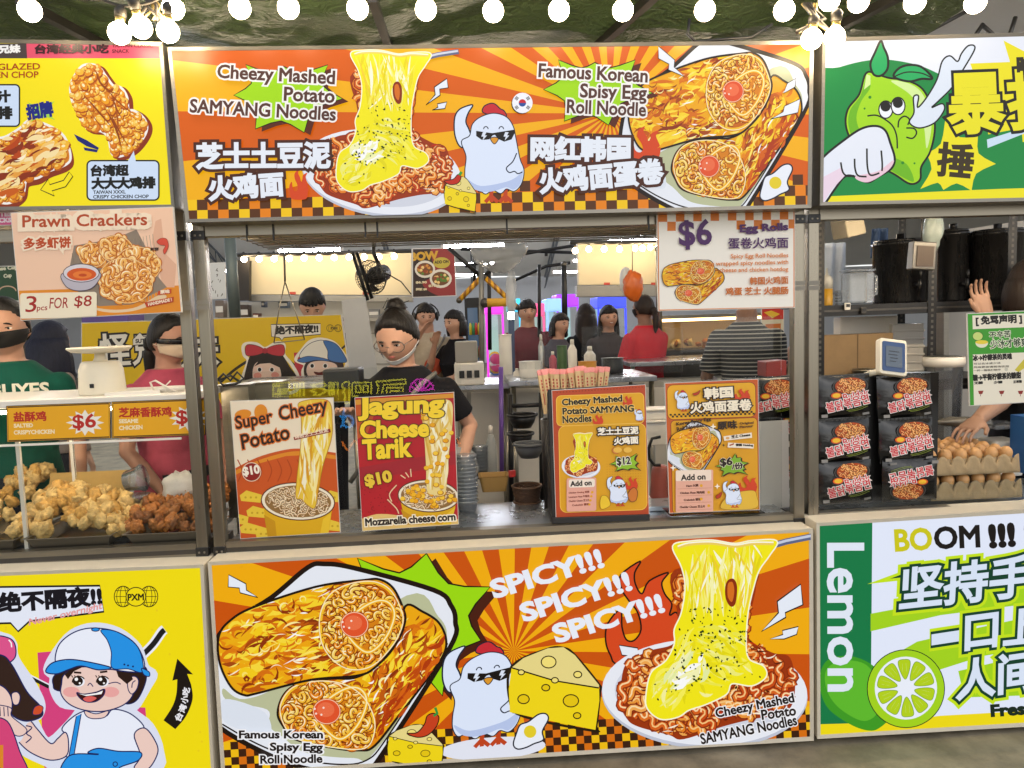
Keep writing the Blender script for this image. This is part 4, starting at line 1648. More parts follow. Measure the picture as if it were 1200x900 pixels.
# ------------------------------------------------ posters on the counter
def poster(label, quad, y, lean=0.06, base='#e8d8bc', t=.004, name='menu_poster', mt=None):
    pb = P(*quad[3], y)
    n = V((-.02, -1, lean)).normalized()
    f = tplane(pb, n)
    root = thing(name, label, 'poster', f((quad[2][0] + quad[3][0]) / 2, (quad[2][1] + quad[3][1]) / 2, 0))
    mb = MB()
    q = [f(*e, -.0008) for e in grow(quad, .6)]
    mb.hexa(q, [e - n * t for e in q], mt or BACKW)
    part(mb, 'panel', root)
    a = Art(f, quad, ink)
    a.root, a.n, a.f = root, n, f
    a.on('face_print')
    a.poly(quad, base)
    return a


CL = crop(250, 430, 3.871)


def cup(a, x0, x1, yt, ry, yb, inset, n):
    cx, rx = (x0 + x1) / 2, (x1 - x0) / 2
    a.poly([(x0 + 4, yt), (x1 - 4, yt), (x1 - inset, yb), (x0 + inset, yb)], '#d9a814')
    a.poly([(x0 + 10, yt + 60), (x0 + 60, yt + 90), (x0 + 70, yb), (x0 + inset, yb)], '#c48f0e')
    a.poly([(x1 - 50, yt + 80), (x1 - 14, yt + 50), (x1 - inset, yb), (x1 - inset - 40, yb)], '#e8c02c')
    e = ell(cx, yt, rx, ry, 3, 36)
    a.line(e, 10, '#5a2a12', closed=True)
    a.poly(e, '#efe4cc')
    i = ell(cx, yt, rx * .92, ry * .88, 3, 36)
    a.poly(i, '#8f6a3a')
    a.waves(i, n, 80, 7, '#6b4a26', ['#d9b98a', '#c9a26c', '#e3caa2', '#b88a50'], ['#f4e6cc'])


a = poster('tall super cheezy potato poster with cheese pulled from a cup', [(270, 470.5), (390, 466.5), (398.5, 623.5), (282, 631)], .135, .04, '#ecdcc0')
a.T = CL
a.poly(smooth([(80, 470), (200, 410), (330, 375), (420, 372), (560, 390)], 5, False) + [(580, 800), (80, 800)], '#c9541a')
a.poly(smooth([(80, 480), (200, 425), (330, 388), (420, 384), (560, 402)], 5, False) + [(562, 420), (420, 400), (330, 404), (200, 440), (90, 495)], '#dd8a22')
for x, y in ((170, 590), (200, 660), (170, 735), (540, 720), (550, 590), (110, 690), (240, 755)):
    a.poly([(x - 50, y - 8), (x - 20, y - 30), (x + 50, y - 10), (x + 44, y + 26), (x - 44, y + 18)], '#e6c43a')
    for k in range(3):
        a.dot(x - 24 + k * 24, y + 2, 5, '#c79c1e')
for k in range(9):
    a.line(smooth([(110 + k * 45, 420), (130 + k * 45, 470), (112 + k * 45, 520)], 4, False), 5, '#b0430f')
a.on('cup_print')
cup(a, 220, 548, 610, 82, 790, 30, 150)
ch = [(392, 160), (520, 152), (540, 250), (535, 330), (500, 440), (480, 540), (462, 636), (430, 628), (400, 600), (375, 590), (380, 500), (392, 400), (400, 300), (398, 220)]
c = smooth(ch)
a.poly(c, '#e9c23a')
a.swirls(c, 120, 150, 12, 1.62, ['#f8e79a', '#f2d65c', '#e0ac1e', '#f6efd0', '#d99a14'], .12)
a.line(c, 3, '#b98416', closed=True)
a.dot(135, 215, 38, '#df8a1e', 22, -10)
a.dot(216, 205, 30, '#df8a1e', 36)
a.on('lettering')
a.text('Super', 108, 300, 272, 268, 76, [('#d9701c', 6), ('#1f1410', 1.4)], slant=.06)
a.text('Cheezy', 306, 262, 522, 218, 82, [('#d9701c', 6), ('#1f1410', 1.4)], slant=.06)
a.text('Potato', 134, 374, 348, 326, 66, [('#d9701c', 6), ('#1f1410', 1.4)], slant=.06)
a.poly([(364, 318), (530, 280), (534, 296), (368, 332)], '#8a2a1c')
a.text('绵密芝士土豆泥', 372, 327, 522, 294, 18, [('#f2dcc0', .6)])
a.dot(174, 476, 42, '#8e1c16', 42, 0, '#f0dcc0', 3)
a.text('$10', 140, 498, 212, 486, 42, [('#f6ead8', 2.5)])
a.build(a.root)

a = poster('tall crimson corn cheese poster with yellow bubble lettering', [(416, 466.5), (531.5, 460), (537, 614), (425, 622)], .12, .05, '#b31a26')
a.T = CL
a.poly([(640, 460), (1100, 380), (1110, 440), (650, 520)], '#a0202c')
a.poly([(640, 150), (760, 130), (700, 300), (650, 330)], '#c2541c')
a.poly([(640, 150), (1090, 120), (1092, 140), (645, 172)], '#d8952c')
for i in range(60):
    a.dot(RN.uniform(660, 900), RN.uniform(540, 660), 3, '#8d101c', n=6)
a.poly(smooth([(670, 690), (740, 668), (830, 672), (900, 690)], 4, False) + [(1120, 690), (1120, 760), (670, 760)], '#e2c074')
a.on('cup_print')
cup(a, 840, 1112, 585, 70, 715, 34, 110)


def corn(p):
    a.dot(p[0], p[1], a.seed.uniform(9, 15), '#b9780e', 11, 0, None)
    a.dot(p[0] - 1, p[1] - 1.5, 11, a.seed.choice(['#f2b81e', '#f6c93a', '#eaa612']), 9)


a.scatter(ell(900, 575, 60, 40), 18, corn)
a.scatter(ell(1010, 600, 90, 36), 20, corn)
c = smooth([(945, 190), (1020, 150), (1080, 160), (1085, 250), (1070, 380), (1062, 480), (1050, 575), (1000, 580), (970, 560), (965, 450), (958, 330), (950, 250)])
a.poly(c, '#ecd58c')
a.swirls(c, 80, 150, 12, 1.55, ['#f6e9b8', '#e2bd58', '#f9f2d2', '#d8ac40'], .12)
a.scatter(c, 26, corn)
for q in ([(850, 490), (872, 505)], [(872, 478), (888, 500)], [(895, 462), (898, 498)], [(790, 600), (830, 640), (842, 665)], [(832, 535), (800, 575), (810, 610)]):
    a.line(smooth(q, 4, False) if len(q) > 2 else q, 5, '#e9c9a0')
a.on('lettering')
for t in (('Jagung', 664, 240, 1042, 226, 98), ('Cheese', 670, 322, 974, 312, 74), ('Tarik', 682, 418, 894, 404, 84)):
    a.text(*t, [('#4a3206', 9), ('#f7d22e', 5)], slant=.03)
a.text('$10', 698, 548, 812, 524, 56, [('#5a0d12', 7), ('#e8c43a', 4)])
a.text('Mozzarella cheese corn', 692, 720, 1098, 694, 32, [('#f4ead2', 7), ('#23160e', 2)])
a.build(a.root)

# two menu cards of the noodle stall
CUu = crop(640, 440, 4.615)


def card(a, frame, inner):
    a.T = CUu
    a.poly(frame, '#b8461c')


def menu_hen(x, y, s):
    T0 = a.T
    a.T = lambda u, v: T0(x + (u - 55) * s, y + (v - 700) * s)
    hen(a)
    a.T = T0


a = poster('menu card for cheezy mashed potato noodles at twelve dollars on a black easel stand', [(647, 458), (756, 451), (760.5, 604.5), (652, 609)], .14, .07, '#b5451e')
a.T = CUu
for k in range(30):
    a.dot(60 + k * 17, 92 - k * 1.1, 4, '#8f3416', n=8)
for q, c in ((rrect(56, 112, 526, 272, 24), '#e0a51a'), (rrect(66, 276, 532, 740, 34), '#dba015')):
    q = [(x + (y - 112) * .02, y - (x - 60) * .035) for x, y in q]
    a.line(q, 7, '#f0c050', closed=True)
    a.poly(q, c)
for i in range(14):
    for j in range(10):
        a.dot(330 + i * 14, 480 + j * 14 - i * .5, 2.6, '#c98d12', n=6)
a.on('picture_print')
T0 = a.T
a.T = (lambda m: (lambda x, y: CUu(*m(x, y))))(affine([(684, 58), (1046, 40), (795, 760)], [(146, 318), (250, 310), (192, 556)]))
noodle_plate(a, .28, False)
a.T = CUu
for x, y, w, h in ((412, 108, 54, 52), (250, 210, 58, 52), (428, 545, 66, 70)):
    flame(a, box_map(x, y, x + w, y + h), '#d0401a', None)
burst(a, [(340, 480), (375, 435), (440, 440), (490, 420), (495, 470), (505, 510), (440, 510), (370, 518), (372, 490)], '#8fbc28', '#4a1c0c', (8, 4), '#2a1408', 3)
menu_hen(392, 700, .47)
menu_hen(503, 248, .2)
a.blob([(440, 640), (470, 605), (492, 625), (485, 672), (455, 680)], '#c9742a', '#4a1c0c', 3)
a.dot(378, 404, 22, '#d8894a', 18, 0, '#b3501c', 2)
for x in (440, 386):
    a.dot(x, 402, 24, '#e8b84a', 16, 0, '#c98d1c', 2)
a.blob([(290, 690), (300, 650), (330, 655), (345, 700), (300, 722)], '#e8c22c', '#8a5a10', 2)
q = rrect(110, 555, 270, 735, 10)
a.poly([(x, y - (x - 110) * .03) for x, y in q], '#e3a796')
q = rrect(122, 562, 262, 606, 10)
a.poly([(x, y - (x - 110) * .03) for x, y in q], '#f2e4d6')
a.on('lettering')
for t in (('Cheezy Mashed', 88, 172, 410, 150, 44), ('Potato SAMYANG', 90, 210, 472, 194, 34), ('Noodles', 90, 257, 244, 248, 38)):
    a.text(*t, [('#f0cf78', 5), ('#17110c', 2)])
a.text('芝士土豆泥', 280, 322, 496, 314, 38, [('#20150c', 7), ('#f4ecdc', 2)])
a.text('火鸡面', 368, 374, 496, 366, 38, [('#20150c', 7), ('#f4ecdc', 2)])
a.text('$12', 384, 490, 456, 482, 44, [('#f4ecdc', 5), ('#20120c', 2)])
a.text('Add on', 132, 598, 244, 591, 26, [('#1c1410', 1.6)])
for k, t in enumerate(('Chicken Hotdog 香肠', 'Luncheon Meat 午餐肉', 'Cheddar Cheese 芝士片', 'Crabstick 蟹柳')):
    a.text(t, 122 + (18 if k == 3 else 0), 640 + k * 22, 232, 634 + k * 22, 12, [('#8d4a3a', .5)])
    a.dot(248 - k * 5, 630 + k * 22, 7, '#e0a51a', n=8)
a.build(a.root)
e = thing('easel_stand', 'black wedge easel stand behind the twelve dollar menu card', 'stand', P(650, 608, .2))
mb = MB()
f = a.f
q = [f(642, 456, -.012), f(756, 449, -.012), f(762, 606, -.012), f(647, 611, -.012)]
mb.hexa(q, [q[0] + V((0, .03, -.02)), q[1] + V((0, .03, -.02)), q[2] + V((0, .16, 0)), q[3] + V((0, .16, 0))], BLKP)
part(mb, 'wedge_body', e, bevel=.004)
mb = MB()
q = [f(647, 606, .0), f(761, 602, .0), f(761, 609, .0), f(647, 613, .0)]
mb.hexa([p + V((0, -.012, 0)) for p in q], [p + V((0, -.002, 0)) for p in q], BLKP)
part(mb, 'lip', e, bevel=.002)

a = poster('menu card for egg roll noodles at six dollars in a clear stand', [(779.5, 449.5), (888, 444.5), (890, 597), (785, 601)], .14, .07, '#c4591e')
a.T = CUu
for q, c in ((rrect(655, 48, 1130, 232, 30), '#e3a81c'), (rrect(672, 240, 1136, 740, 20), '#dc9e18')):
    q = [(x + (y - 50) * .02, y - (x - 655) * .035 + 6) for x, y in q]
    a.line(q, 6, '#7a2c12', closed=True)
    a.poly(q, c)
a.k += 3
for i in range(40):
    for j in range(2):
        if (i + j) % 2 == 0:
            a.poly([(668 + i * 11.5 + u, 208 - i * .42 + j * 10 + v) for u, v in ((0, 0), (11.5, 0), (11.5, 10), (0, 10))], '#1c140c', up=0)
a.k += 1
a.on('picture_print')
a.T = (lambda m: (lambda x, y: CUu(*m(x, y))))(affine([(565, 350), (460, 672), (938, 350)], [(830, 332), (790, 448), (945, 340)]))
egg_rolls(a, .3)
a.T = CUu
burst(a, [(912, 490), (940, 450), (985, 445), (1020, 420), (1050, 440), (1090, 470), (1075, 505), (1085, 535), (1010, 530), (945, 545), (938, 510)], '#7fb02c', '#4a1c0c', (7, 4), '#2a1408', 3)
flame(a, box_map(1015, 70, 1100, 135), '#cf3f1a', None)
flame(a, box_map(1035, 540, 1138, 630), '#cf3f1a', None)
a.blob([(945, 690), (1000, 640), (1110, 620), (1135, 650), (1130, 716), (960, 722)], '#e0b63a', '#8a5a10', 2)
menu_hen(738, 190, .33)
menu_hen(1010, 708, .42)
a.blob([(915, 650), (930, 640), (948, 628), (940, 655), (920, 665)], '#b5361a', '#4a1c0c', 2)
a.blob([(790, 98), (810, 92), (830, 80), (822, 100), (800, 108)], '#b5361a', '#4a1c0c', 2)
for x, y, s in ((684, 498, 18), (922, 598, 16), (900, 276, 18), (956, 376, 9)):
    a.poly([(x, y - s), (x + s * .25, y - s * .25), (x + s, y), (x + s * .25, y + s * .25), (x, y + s), (x - s * .25, y + s * .25), (x - s, y), (x - s * .25, y - s * .25)], '#f6efe0' if s > 10 else '#20150c')
for q in ([(955, 328), (1108, 308), (1110, 336), (960, 352)], [(980, 362), (1120, 370), (1118, 394), (978, 388)]):
    a.poly(q, '#f0e6d4')
q = rrect(698, 512, 900, 738, 8)
a.poly([(x, y - (x - 698) * .02) for x, y in q], '#e3ab96')
q = rrect(698, 512, 890, 570, 8)
a.poly([(x, y - (x - 698) * .02) for x, y in q], '#f0dccb')
a.on('lettering')
a.text('韩国', 856, 126, 1006, 116, 56, [('#2a150c', 8), ('#f4e8d0', 2.5)])
a.text('火鸡面蛋卷', 780, 204, 1106, 186, 58, [('#2a150c', 8), ('#f4e8d0', 2.5)])
a.text('Korea Spicy Egg', 704, 276, 890, 246, 22, [('#3a2210', 1)])
a.text('Roll Noodles', 706, 300, 850, 276, 20, [('#3a2210', 1)])
a.text('原味', 926, 292, 1030, 284, 42, [('#2a1a0c', 2)])
a.text('Original', 1044, 268, 1118, 262, 14, [('#5a3a14', .8)])
a.text('Flavour', 1044, 284, 1116, 278, 12, [('#5a3a14', .8)])
a.text('芝士 Cheese', 1000, 340, 1100, 326, 16, [('#241812', 1)])
a.text('香肠 Hotdog', 1022, 382, 1114, 384, 14, [('#241812', 1)])
a.dot(978, 338, 10, '#dba46a', 7)
a.line([(988, 378), (1012, 368)], 7, '#a8401c')
a.text('$6', 942, 494, 1004, 486, 44, [('#f4e8d0', 4), ('#20120c', 2.4)])
a.text('/份', 1004, 508, 1062, 500, 32, [('#f4e8d0', 3), ('#20120c', 1.6)])
a.text('Add on', 728, 566, 858, 560, 30, [('#1a1210', 1.4)])
for k, t in enumerate(('Ham 火腿', 'Chicken Floss 鸡肉松', 'Crabstick 蟹柳', 'Cheddar Cheese 芝士片')):
    w = (64, 132, 92, 136)[k]
    a.text(t, 788 - w / 2, 602 + k * 38, 788 + w / 2, 598 + k * 38, 13, [('#5a3020', .7)])
    a.line([(708, 612 + k * 38), (892, 606 + k * 38)], 1.5, '#b87a68')
    a.dot(836 + (k % 2) * 40, 594 + k * 36, 8, '#e0a51a', n=8)
a.build(a.root)
mb = MB()
f = a.f
mb.hexa([f(*e, -.0055) for e in ((777, 447), (890.5, 442), (892.5, 600), (783, 604))], [f(*e, -.0075) for e in ((777, 447), (890.5, 442), (892.5, 600), (783, 604))], GLASS)
q = [f(783, 600, 0), f(892, 596, 0)]
mb.hexa([q[0] + V((0, -.04, -.006)), q[1] + V((0, -.04, -.006)), q[1] + V((0, -.04, -.009)), q[0] + V((0, -.04, -.009))],
        [q[0] + V((0, .1, -.006)), q[1] + V((0, .1, -.006)), q[1] + V((0, .1, -.009)), q[0] + V((0, .1, -.009))], GLASS)
tag(mb.build('acrylic_card_stand', None), 'clear acrylic stand holding the six dollar egg roll menu card', 'card stand')
# ---------------------------------------------------------------- goods on and behind the counters
def local_art(mb_parent, w, h, sx, sy):
    """artwork on a small thing: crop units sx x sy on a face w x h, lying in the local xz plane"""
    a = Art(lambda x, y, hh: V(((x / sx - .5) * w, -hh, (1 - y / sy) * h)), [(0, 0), (sx, 0), (sx, sy), (0, sy)], ink, eps=4e-6)
    a.root = mb_parent
    return a


# black noodle packs
PK_W, PK_H, PK_D = .236, .172, .05
PFOIL = mat('black_foil', '#0c0b0b', .22, .1, var=.2, scale=9, bump=.35, spec=.7)


def make_pack():
    root = thing('noodle_pack', 'x', 'noodle pack')
    mb = MB()
    nu, nv = 14, 12

    def side(sg):
        def f(u, v):
            b = (1 - abs(2 * u - 1) ** 4) * (1 - abs(2 * v - 1) ** 4)
            wob = .004 * noise.noise(V((u * 6, v * 6, 3 * sg)))
            return V(((u - .5) * PK_W, sg * (.004 + b * (PK_D / 2 - .004) + wob * b), v * PK_H))
        return f
    mb.sheet(side(-1), nu, nv, PFOIL)
    mb.sheet(lambda u, v: side(1)(1 - u, v), nu, nv, PFOIL)
    part(mb, 'foil_body', root)
    for zz in (0, PK_H):
        mb = MB()
        for i in range(26):
            x = (i / 26 - .5) * PK_W
            mb.box((x, -.004 + .002 * (i % 2), zz - .006), (x + PK_W / 26, .004, zz + .006), PFOIL)
        part(mb, 'seal_edge', root)
    a = Art(lambda x, y, h: V(((x / 280 - .5) * PK_W, -PK_D / 2 - .003 - h, (1 - y / 230) * PK_H)), [(8, 8), (272, 8), (272, 222), (8, 222)], ink, eps=4e-6)
    a.on('picture_print')
    a.dot(165, 58, 92, '#4a4542', 54)
    a.dot(165, 58, 87, '#141210', 50)
    e = ell(165, 54, 78, 44)
    a.poly(e, '#b8480e')
    a.waves(e, 80, 50, 8, '#5a1c06', ['#e08a34', '#d9711e', '#c8540e'], ['#f8cf8a'])
    a.dot(92, 104, 28, '#d9541a', 17)
    a.dot(92, 104, 20, '#f2c02e', 12)
    a.poly([(12, 205), (44, 205), (44, 222), (12, 222)], '#8f8b86')
    a.poly([(222, 208), (256, 204), (256, 216), (222, 220)], '#7d7a76')
    a.line(smooth([(140, 190), (190, 184), (256, 160)], 4, False), 2, '#8a9a2c')
    a.line(smooth([(150, 196), (200, 190), (250, 172)], 4, False), 2, '#8a9a2c')
    a.on('lettering')
    a.text('Buldak', 130, 136, 258, 112, 36, [('#f2e9e4', 4), ('#c92430', 1)])
    a.text('불닭볶음면', 44, 196, 260, 156, 54, [('#f2e9e4', 5), ('#c92430', 1.4)])
    a.build(root)
    return root


pk = make_pack()
first = True
GPK = 'black noodle packs on the shop counters'
for px, py, y, rot, lab in (
        (988, 489, .20, 0, 'black noodle pack, top of the first stack beside the steel post'),
        (1060, 489, .20, 0, 'black noodle pack, top of the stack beside the eggs, under the card reader'),
        (988, 541, .19, 0, 'black noodle pack, middle of the first stack beside the steel post'),
        (1062, 540, .19, 0, 'black noodle pack, middle of the stack beside the eggs'),
        (990, 588, .18, 0, 'black noodle pack, bottom of the first stack beside the steel post'),
        (1065, 585, .18, 1, 'upside down black noodle pack at the bottom of the stack beside the eggs'),
        (905, 489, .36, 0, 'black noodle pack behind the egg roll menu card, inside the noodle stall'),
        (932, 515, .40, 0, 'black noodle pack seen between the two steel posts, upper one'),
        (933, 570, .40, 0, 'black noodle pack seen between the two steel posts, lower one')):
    p = P(px, py, y)
    o = pk if first else copy_tree(pk)
    first = False
    tag(o, lab, 'noodle pack', GPK)
    o.location = (p.x, p.y, p.z + (PK_H if rot else 0))
    o.rotation_euler = (R(-3), R(180) if rot else R(RN.uniform(-1.5, 1.5)), R(2))
    if rot:
        o.rotation_euler = (0, R(180), 0)
mb = MB()
p0_, p1_ = P(960, 594, .24), P(1096, 589, .24)
mb.box((p0_.x, .23, ZT), (p1_.x, .3, P(1000, 440, .24).z), BLKP)
tag(mb.build('pack_carton', None), 'open black carton standing behind the stacked noodle packs', 'carton')

# egg trays
PULP = mat('egg_tray_pulp', '#a08a68', .9, var=.16, scale=40, bump=.4)
EGG = mat('egg_shell', '#c9975f', .45, var=.1, scale=14)
TW, TD = .40, .34


def make_tray(n=6):
    root = thing('egg_tray', 'x', 'egg tray')
    mb = MB()
    nu = n * 8

    def f(u, v):
        x, y = u * n * math.pi, v * 5 * math.pi
        h = .012 + .030 * (math.sin(x) ** 2 + math.sin(y) ** 2 - 1)
        h = max(h, -.012)
        ed = min(u, 1 - u, v, 1 - v)
        return V(((u - .5) * TW, v * TD, .03 + h if ed > .01 else .018 + .5 * h))
    mb.sheet(f, nu, 40, PULP)
    part(mb, 'cup_sheet', root, solid=.003)
    mb = MB()
    # scalloped front and side walls
    for side in (0, 1):
        L = TW if side == 0 else TD
        m = n * 8

        def g(u, v, side=side):
            c = abs(math.cos(u * n * math.pi)) ** .7
            top = .03 + .026 * c
            out = .010 * (1 - v) + .012 * (1 - c) * math.sin(v * math.pi)
            if side == 0:
                return V(((u - .5) * TW, -out * 1.0, v * top))
            return V((-TW / 2 - out, u * TD, v * top))
        mb.sheet(g, m, 6, PULP)
    part(mb, 'scalloped_rim', root, solid=.003)
    return root


tr = make_tray()
pt = P(1090, 590, .17)
PTOP = None
em = MB()
em.lathe([(.001, -.03)] + [(.0235 * math.sin(math.pi * k / 11) * (1 - .10 * math.cos(math.pi * k / 11)), -.03 * math.cos(math.pi * k / 11)) for k in range(1, 11)] + [(.001, .03)], (0, 0, 0), EGG, 18)
egg = em.build('egg', None, loc=(0, 0, 0))
eggs = 0
for k, (dz, lab) in enumerate(((.012, 'grey pulp egg tray at the bottom of the pair'), (.118, 'grey pulp egg tray on top of the other tray'))):
    t = tr if k == 0 else copy_tree(tr)
    tag(t, lab, 'egg tray', 'pulp egg trays stacked on the drinks counter')
    ox, oy, oz = pt.x + TW / 2 + .01 - .01 * k, .19 + .004 * k, ZT + dz
    t.location = (ox, oy, oz)
    t.scale = (1, 1, 1.4)
    for i in range(6):
        for j in range(5):
            if k == 0 and j > 0:
                continue
            e = egg if eggs == 0 else egg.copy()
            if eggs:
                COL.objects.link(e)
            eggs += 1
            e.location = (ox + ((i + .5) / 6 - .5) * TW, oy + (j + .5) / 5 * TD, oz + .073)
            e.scale = (1.1,) * 3
            e.rotation_euler = (RN.uniform(-.25, .25), RN.uniform(-.25, .25), RN.uniform(0, 6))
            tag(e, 'brown egg sitting in the upper tray' if k else 'brown egg peeping out between the two trays', 'egg', 'eggs in the upper tray' if k else 'eggs in the lower tray')

# card reader
pc = P(1046, 440, .2)
root = thing('card_reader', 'white payment terminal with a dark blue screen leaning over the noodle packs', 'card reader', pc)
Mx = Matrix.Translation(P(1045, 419, .2)) @ Matrix.Rotation(R(9), 4, 'Y') @ Matrix.Rotation(R(-16), 4, 'X')


def slab(mb, w, h, y0, y1, mt, r=.012):
    q = [(x, y) for x, y in rrect(-w / 2, -h / 2, w / 2, h / 2, r)]
    mb.loft([[Mx @ V((x, y0, z)) for x, z in q], [Mx @ V((x, y1, z)) for x, z in q]], mt, False)


mb = MB()
slab(mb, .118, .152, -.012, .02, CREAM)
part(mb, 'case', root, bevel=.003)
mb = MB()
slab(mb, .098, .126, -.0145, -.0122, mat('reader_blue', '#22406e', .3), .008)
part(mb, 'bezel', root)
mb = MB()
slab(mb, .07, .088, -.0165, -.0146, mat('lcd_screen', '#39414c', .15, emit=.12, ecol='#8fa4b8'), .004)
part(mb, 'screen', root)
mb = MB()
for k in range(4):
    q = Mx @ V((-.005 * (k % 2), -.0172, .022 - .014 * k))
    mb.cbox(q, (.044 - .006 * k, .0012, .003), mat('lcd_dark', '#1b2028', .3), 0, R(-16), R(9))
part(mb, 'screen_lettering', root)
mb = MB()
mb.tube([Mx @ V((-.04, .01, -.06)), P(1022, 437, .22), P(1014, 440, .24)], .012, CREAM, 8)
part(mb, 'arm', root)

# black slotted shelving with drink urns
zs = P(1000, 357, .86).z
root = thing('shelf_rack', 'black slotted steel shelving holding the drink urns', 'shelf rack', (P(1050, 500, 1.0).x, 1.0, 0))
ups = []
for px, y in ((961, .84), (1092, .84), (1056, 1.3), (1184, .84)):
    x = P(px, 400, y).x
    mb = MB()
    mb.box((x - .022, y, 0), (x + .022, y + .004, 2.6), BLKM)
    mb.box((x + .0185, y + .0045, 0), (x + .022, y + .03, 2.6), BLKM)
    for k in range(60):
        z = .9 + k * .028
        mb.box((x - .006, y - .0012, z), (x + .006, y - .0002, z + .014), mat('slot_shade', '#4e4a44', .6))  # grey plates mark the slots in the black upright
    part(mb, 'slotted_upright', root)
xa, xb = P(961, 400, .84).x, P(1192, 400, .84).x
for z in (zs, P(1000, 448, .86).z, 2.35):
    mb = MB()
    mb.box((xa, .845, z - .055), (xb, .86, z), BLKM)
    mb.box((xa, .843, z - .034), (xb, .8445, z - .024), DARKC)
    mb.box((xa, .861, z - .012), (xb, 1.31, z), BLKM)
    part(mb, 'shelf_board', root, bevel=.002)
URN = mat('black_urn_steel', '#2c2b2b', .28, .6, var=.15, scale=4, stretch=(6, 6, 1))


def urn(px, py_top, w_px, y, lab):
    p = P(px, py_top, y)
    r = w_px / 2 / ppm(y)
    h = p.z - zs
    root = thing('drink_urn', lab, 'urn', (p.x, y, zs), 'black drink urns on the slotted shelf')
    mb = MB()
    mb.lathe([(r * .97, 0), (r, .012), (r, h - .03), (r * 1.03, h - .028), (r * 1.03, h - .012)], (p.x, y, zs), URN, 40)
    part(mb, 'body', root)
    mb = MB()
    mb.lathe([(r * 1.0, h - .011), (r * .95, h + .002), (r * .2, h + .01), (.02, h + .012), (.02, h + .035), (.001, h + .037)], (p.x, y, zs), URN, 40)
    part(mb, 'lid', root)
    mb = MB()
    q = V((p.x - .0 * r, y - r, zs + .09))
    mb.tube([q, q + V((0, -.045, 0))], .012, BLKP, 10)
    mb.tube([q + V((0, -.045, .03)), q + V((0, -.045, -.03))], .010, BLKP, 10)
    mb.tube([q + V((0, -.05, .03)), q + V((-.0, -.052, .075))], .007, BLKP, 8)
    part(mb, 'tap', root)


urn(1055, 282, 60, 1.06, 'narrower black drink urn with a hanging metal box in front')
urn(1117, 270, 34, 1.15, 'black drink urn in the middle, partly behind the slotted upright')
urn(1169, 270, 58, 1.06, 'widest black drink urn beside the raised hand')
# pitcher, sauce bottle, tub
p = P(1007, 352, .92)
root = thing('water_pitcher', 'square clear plastic pitcher of water on the black shelf', 'pitcher', (p.x, .94, zs))
mb = MB()
mb.cbox((p.x, .94, zs + .085), (.13, .1, .16), CLEARP)
part(mb, 'jug_body', root, bevel=.012)
mb = MB()
mb.cbox((p.x, .94, zs + .172), (.14, .105, .012), CLEARP)
part(mb, 'lid', root, bevel=.004)
mb = MB()
mb.tube([V((p.x + .068, .94, zs + .15)), V((p.x + .1, .94, zs + .14)), V((p.x + .1, .94, zs + .05)), V((p.x + .068, .94, zs + .04))], .008, CLEARP, 8)
part(mb, 'handle', root)
p = P(971, 354, .92)
root = thing('sauce_bottle', 'squeeze bottle half full of yellow sauce at the end of the black shelf', 'bottle', (p.x, .94, zs))
mb = MB()
mb.lathe([(.028, 0), (.029, .004), (.029, .085)], (p.x, .94, zs), mat('mustard_sauce', '#b98a1a', .4), 18)
part(mb, 'filled_body', root)
mb = MB()
mb.lathe([(.029, .0852), (.029, .13), (.02, .15), (.008, .155), (.004, .19)], (p.x, .94, zs), mat('squeeze_plastic', '#c9c4b6', .4, alpha=.85), 18)
part(mb, 'neck', root)
mb = MB()
p = P(986, 354, 1.05)
for k in range(5):
    mb.lathe([(.03, k * .016), (.034, k * .016 + .013)], (p.x, 1.05, zs), CLEARP, 16)
tag(mb.build('cup_lids', None), 'short stack of clear lids beside the yellow sauce bottle', 'lids')
for px, py, w, lab in ((993, 359, .03, 'small white kitchen timer clipped to the edge of the black shelf'), (1012, 364, .028, 'small grey clip timer on the edge of the black shelf')):
    p = P(px, py, .83)
    root = thing('kitchen_timer', lab, 'timer', p)
    mb = MB()
    mb.cbox(p, (w, .012, w * 1.2), WHT if 'white' in lab else DARKC)
    part(mb, 'case', root, bevel=.004)
    mb = MB()
    mb.cbox(p + V((0, -.0075, .004)), (w * .6, .003, w * .5), BLKP)
    part(mb, 'display', root)
# hanging metal box with a bag, box above
p = P(1080, 300, .6)
root = thing('hanging_box', 'grey steel box with a brown front hanging from the shelf before the first urn', 'box', p)
mb = MB()
mb.cbox(p, (.11, .05, .13), mat('dull_steel', '#6a6762', .4, .7), 0, 0, R(4))
part(mb, 'case', root, bevel=.006)
mb = MB()
mb.cbox(p + V((0, -.0275, -.003)), (.08, .004, .095), mat('brown_front', '#3c2d20', .5, var=.2), 0, 0, R(4))
part(mb, 'front_plate', root)
mb = MB()
mb.tube([p + V((0, 0, .065)), p + V((-.005, 0, .2))], .003, DARKC, 6)
part(mb, 'hook', root)
bag(P(1094, 268, .64), .045, .03, .1, mat('crinkled_film', '#a8b4ac', .25, var=.2, alpha=.6), 9, 'plastic_bag', 'crinkled clear bag hanging above the grey steel box')
p = P(993, 262, .5)
mb = MB()
mb.cbox(p, (.1, .1, .12), mat('grey_carton', '#8d8471', .7, var=.1), .2, 0, R(-12))
tag(mb.build('speaker_box', None, bevel=.006), 'beige tilted box hung under the beam of the drinks stall', 'box')
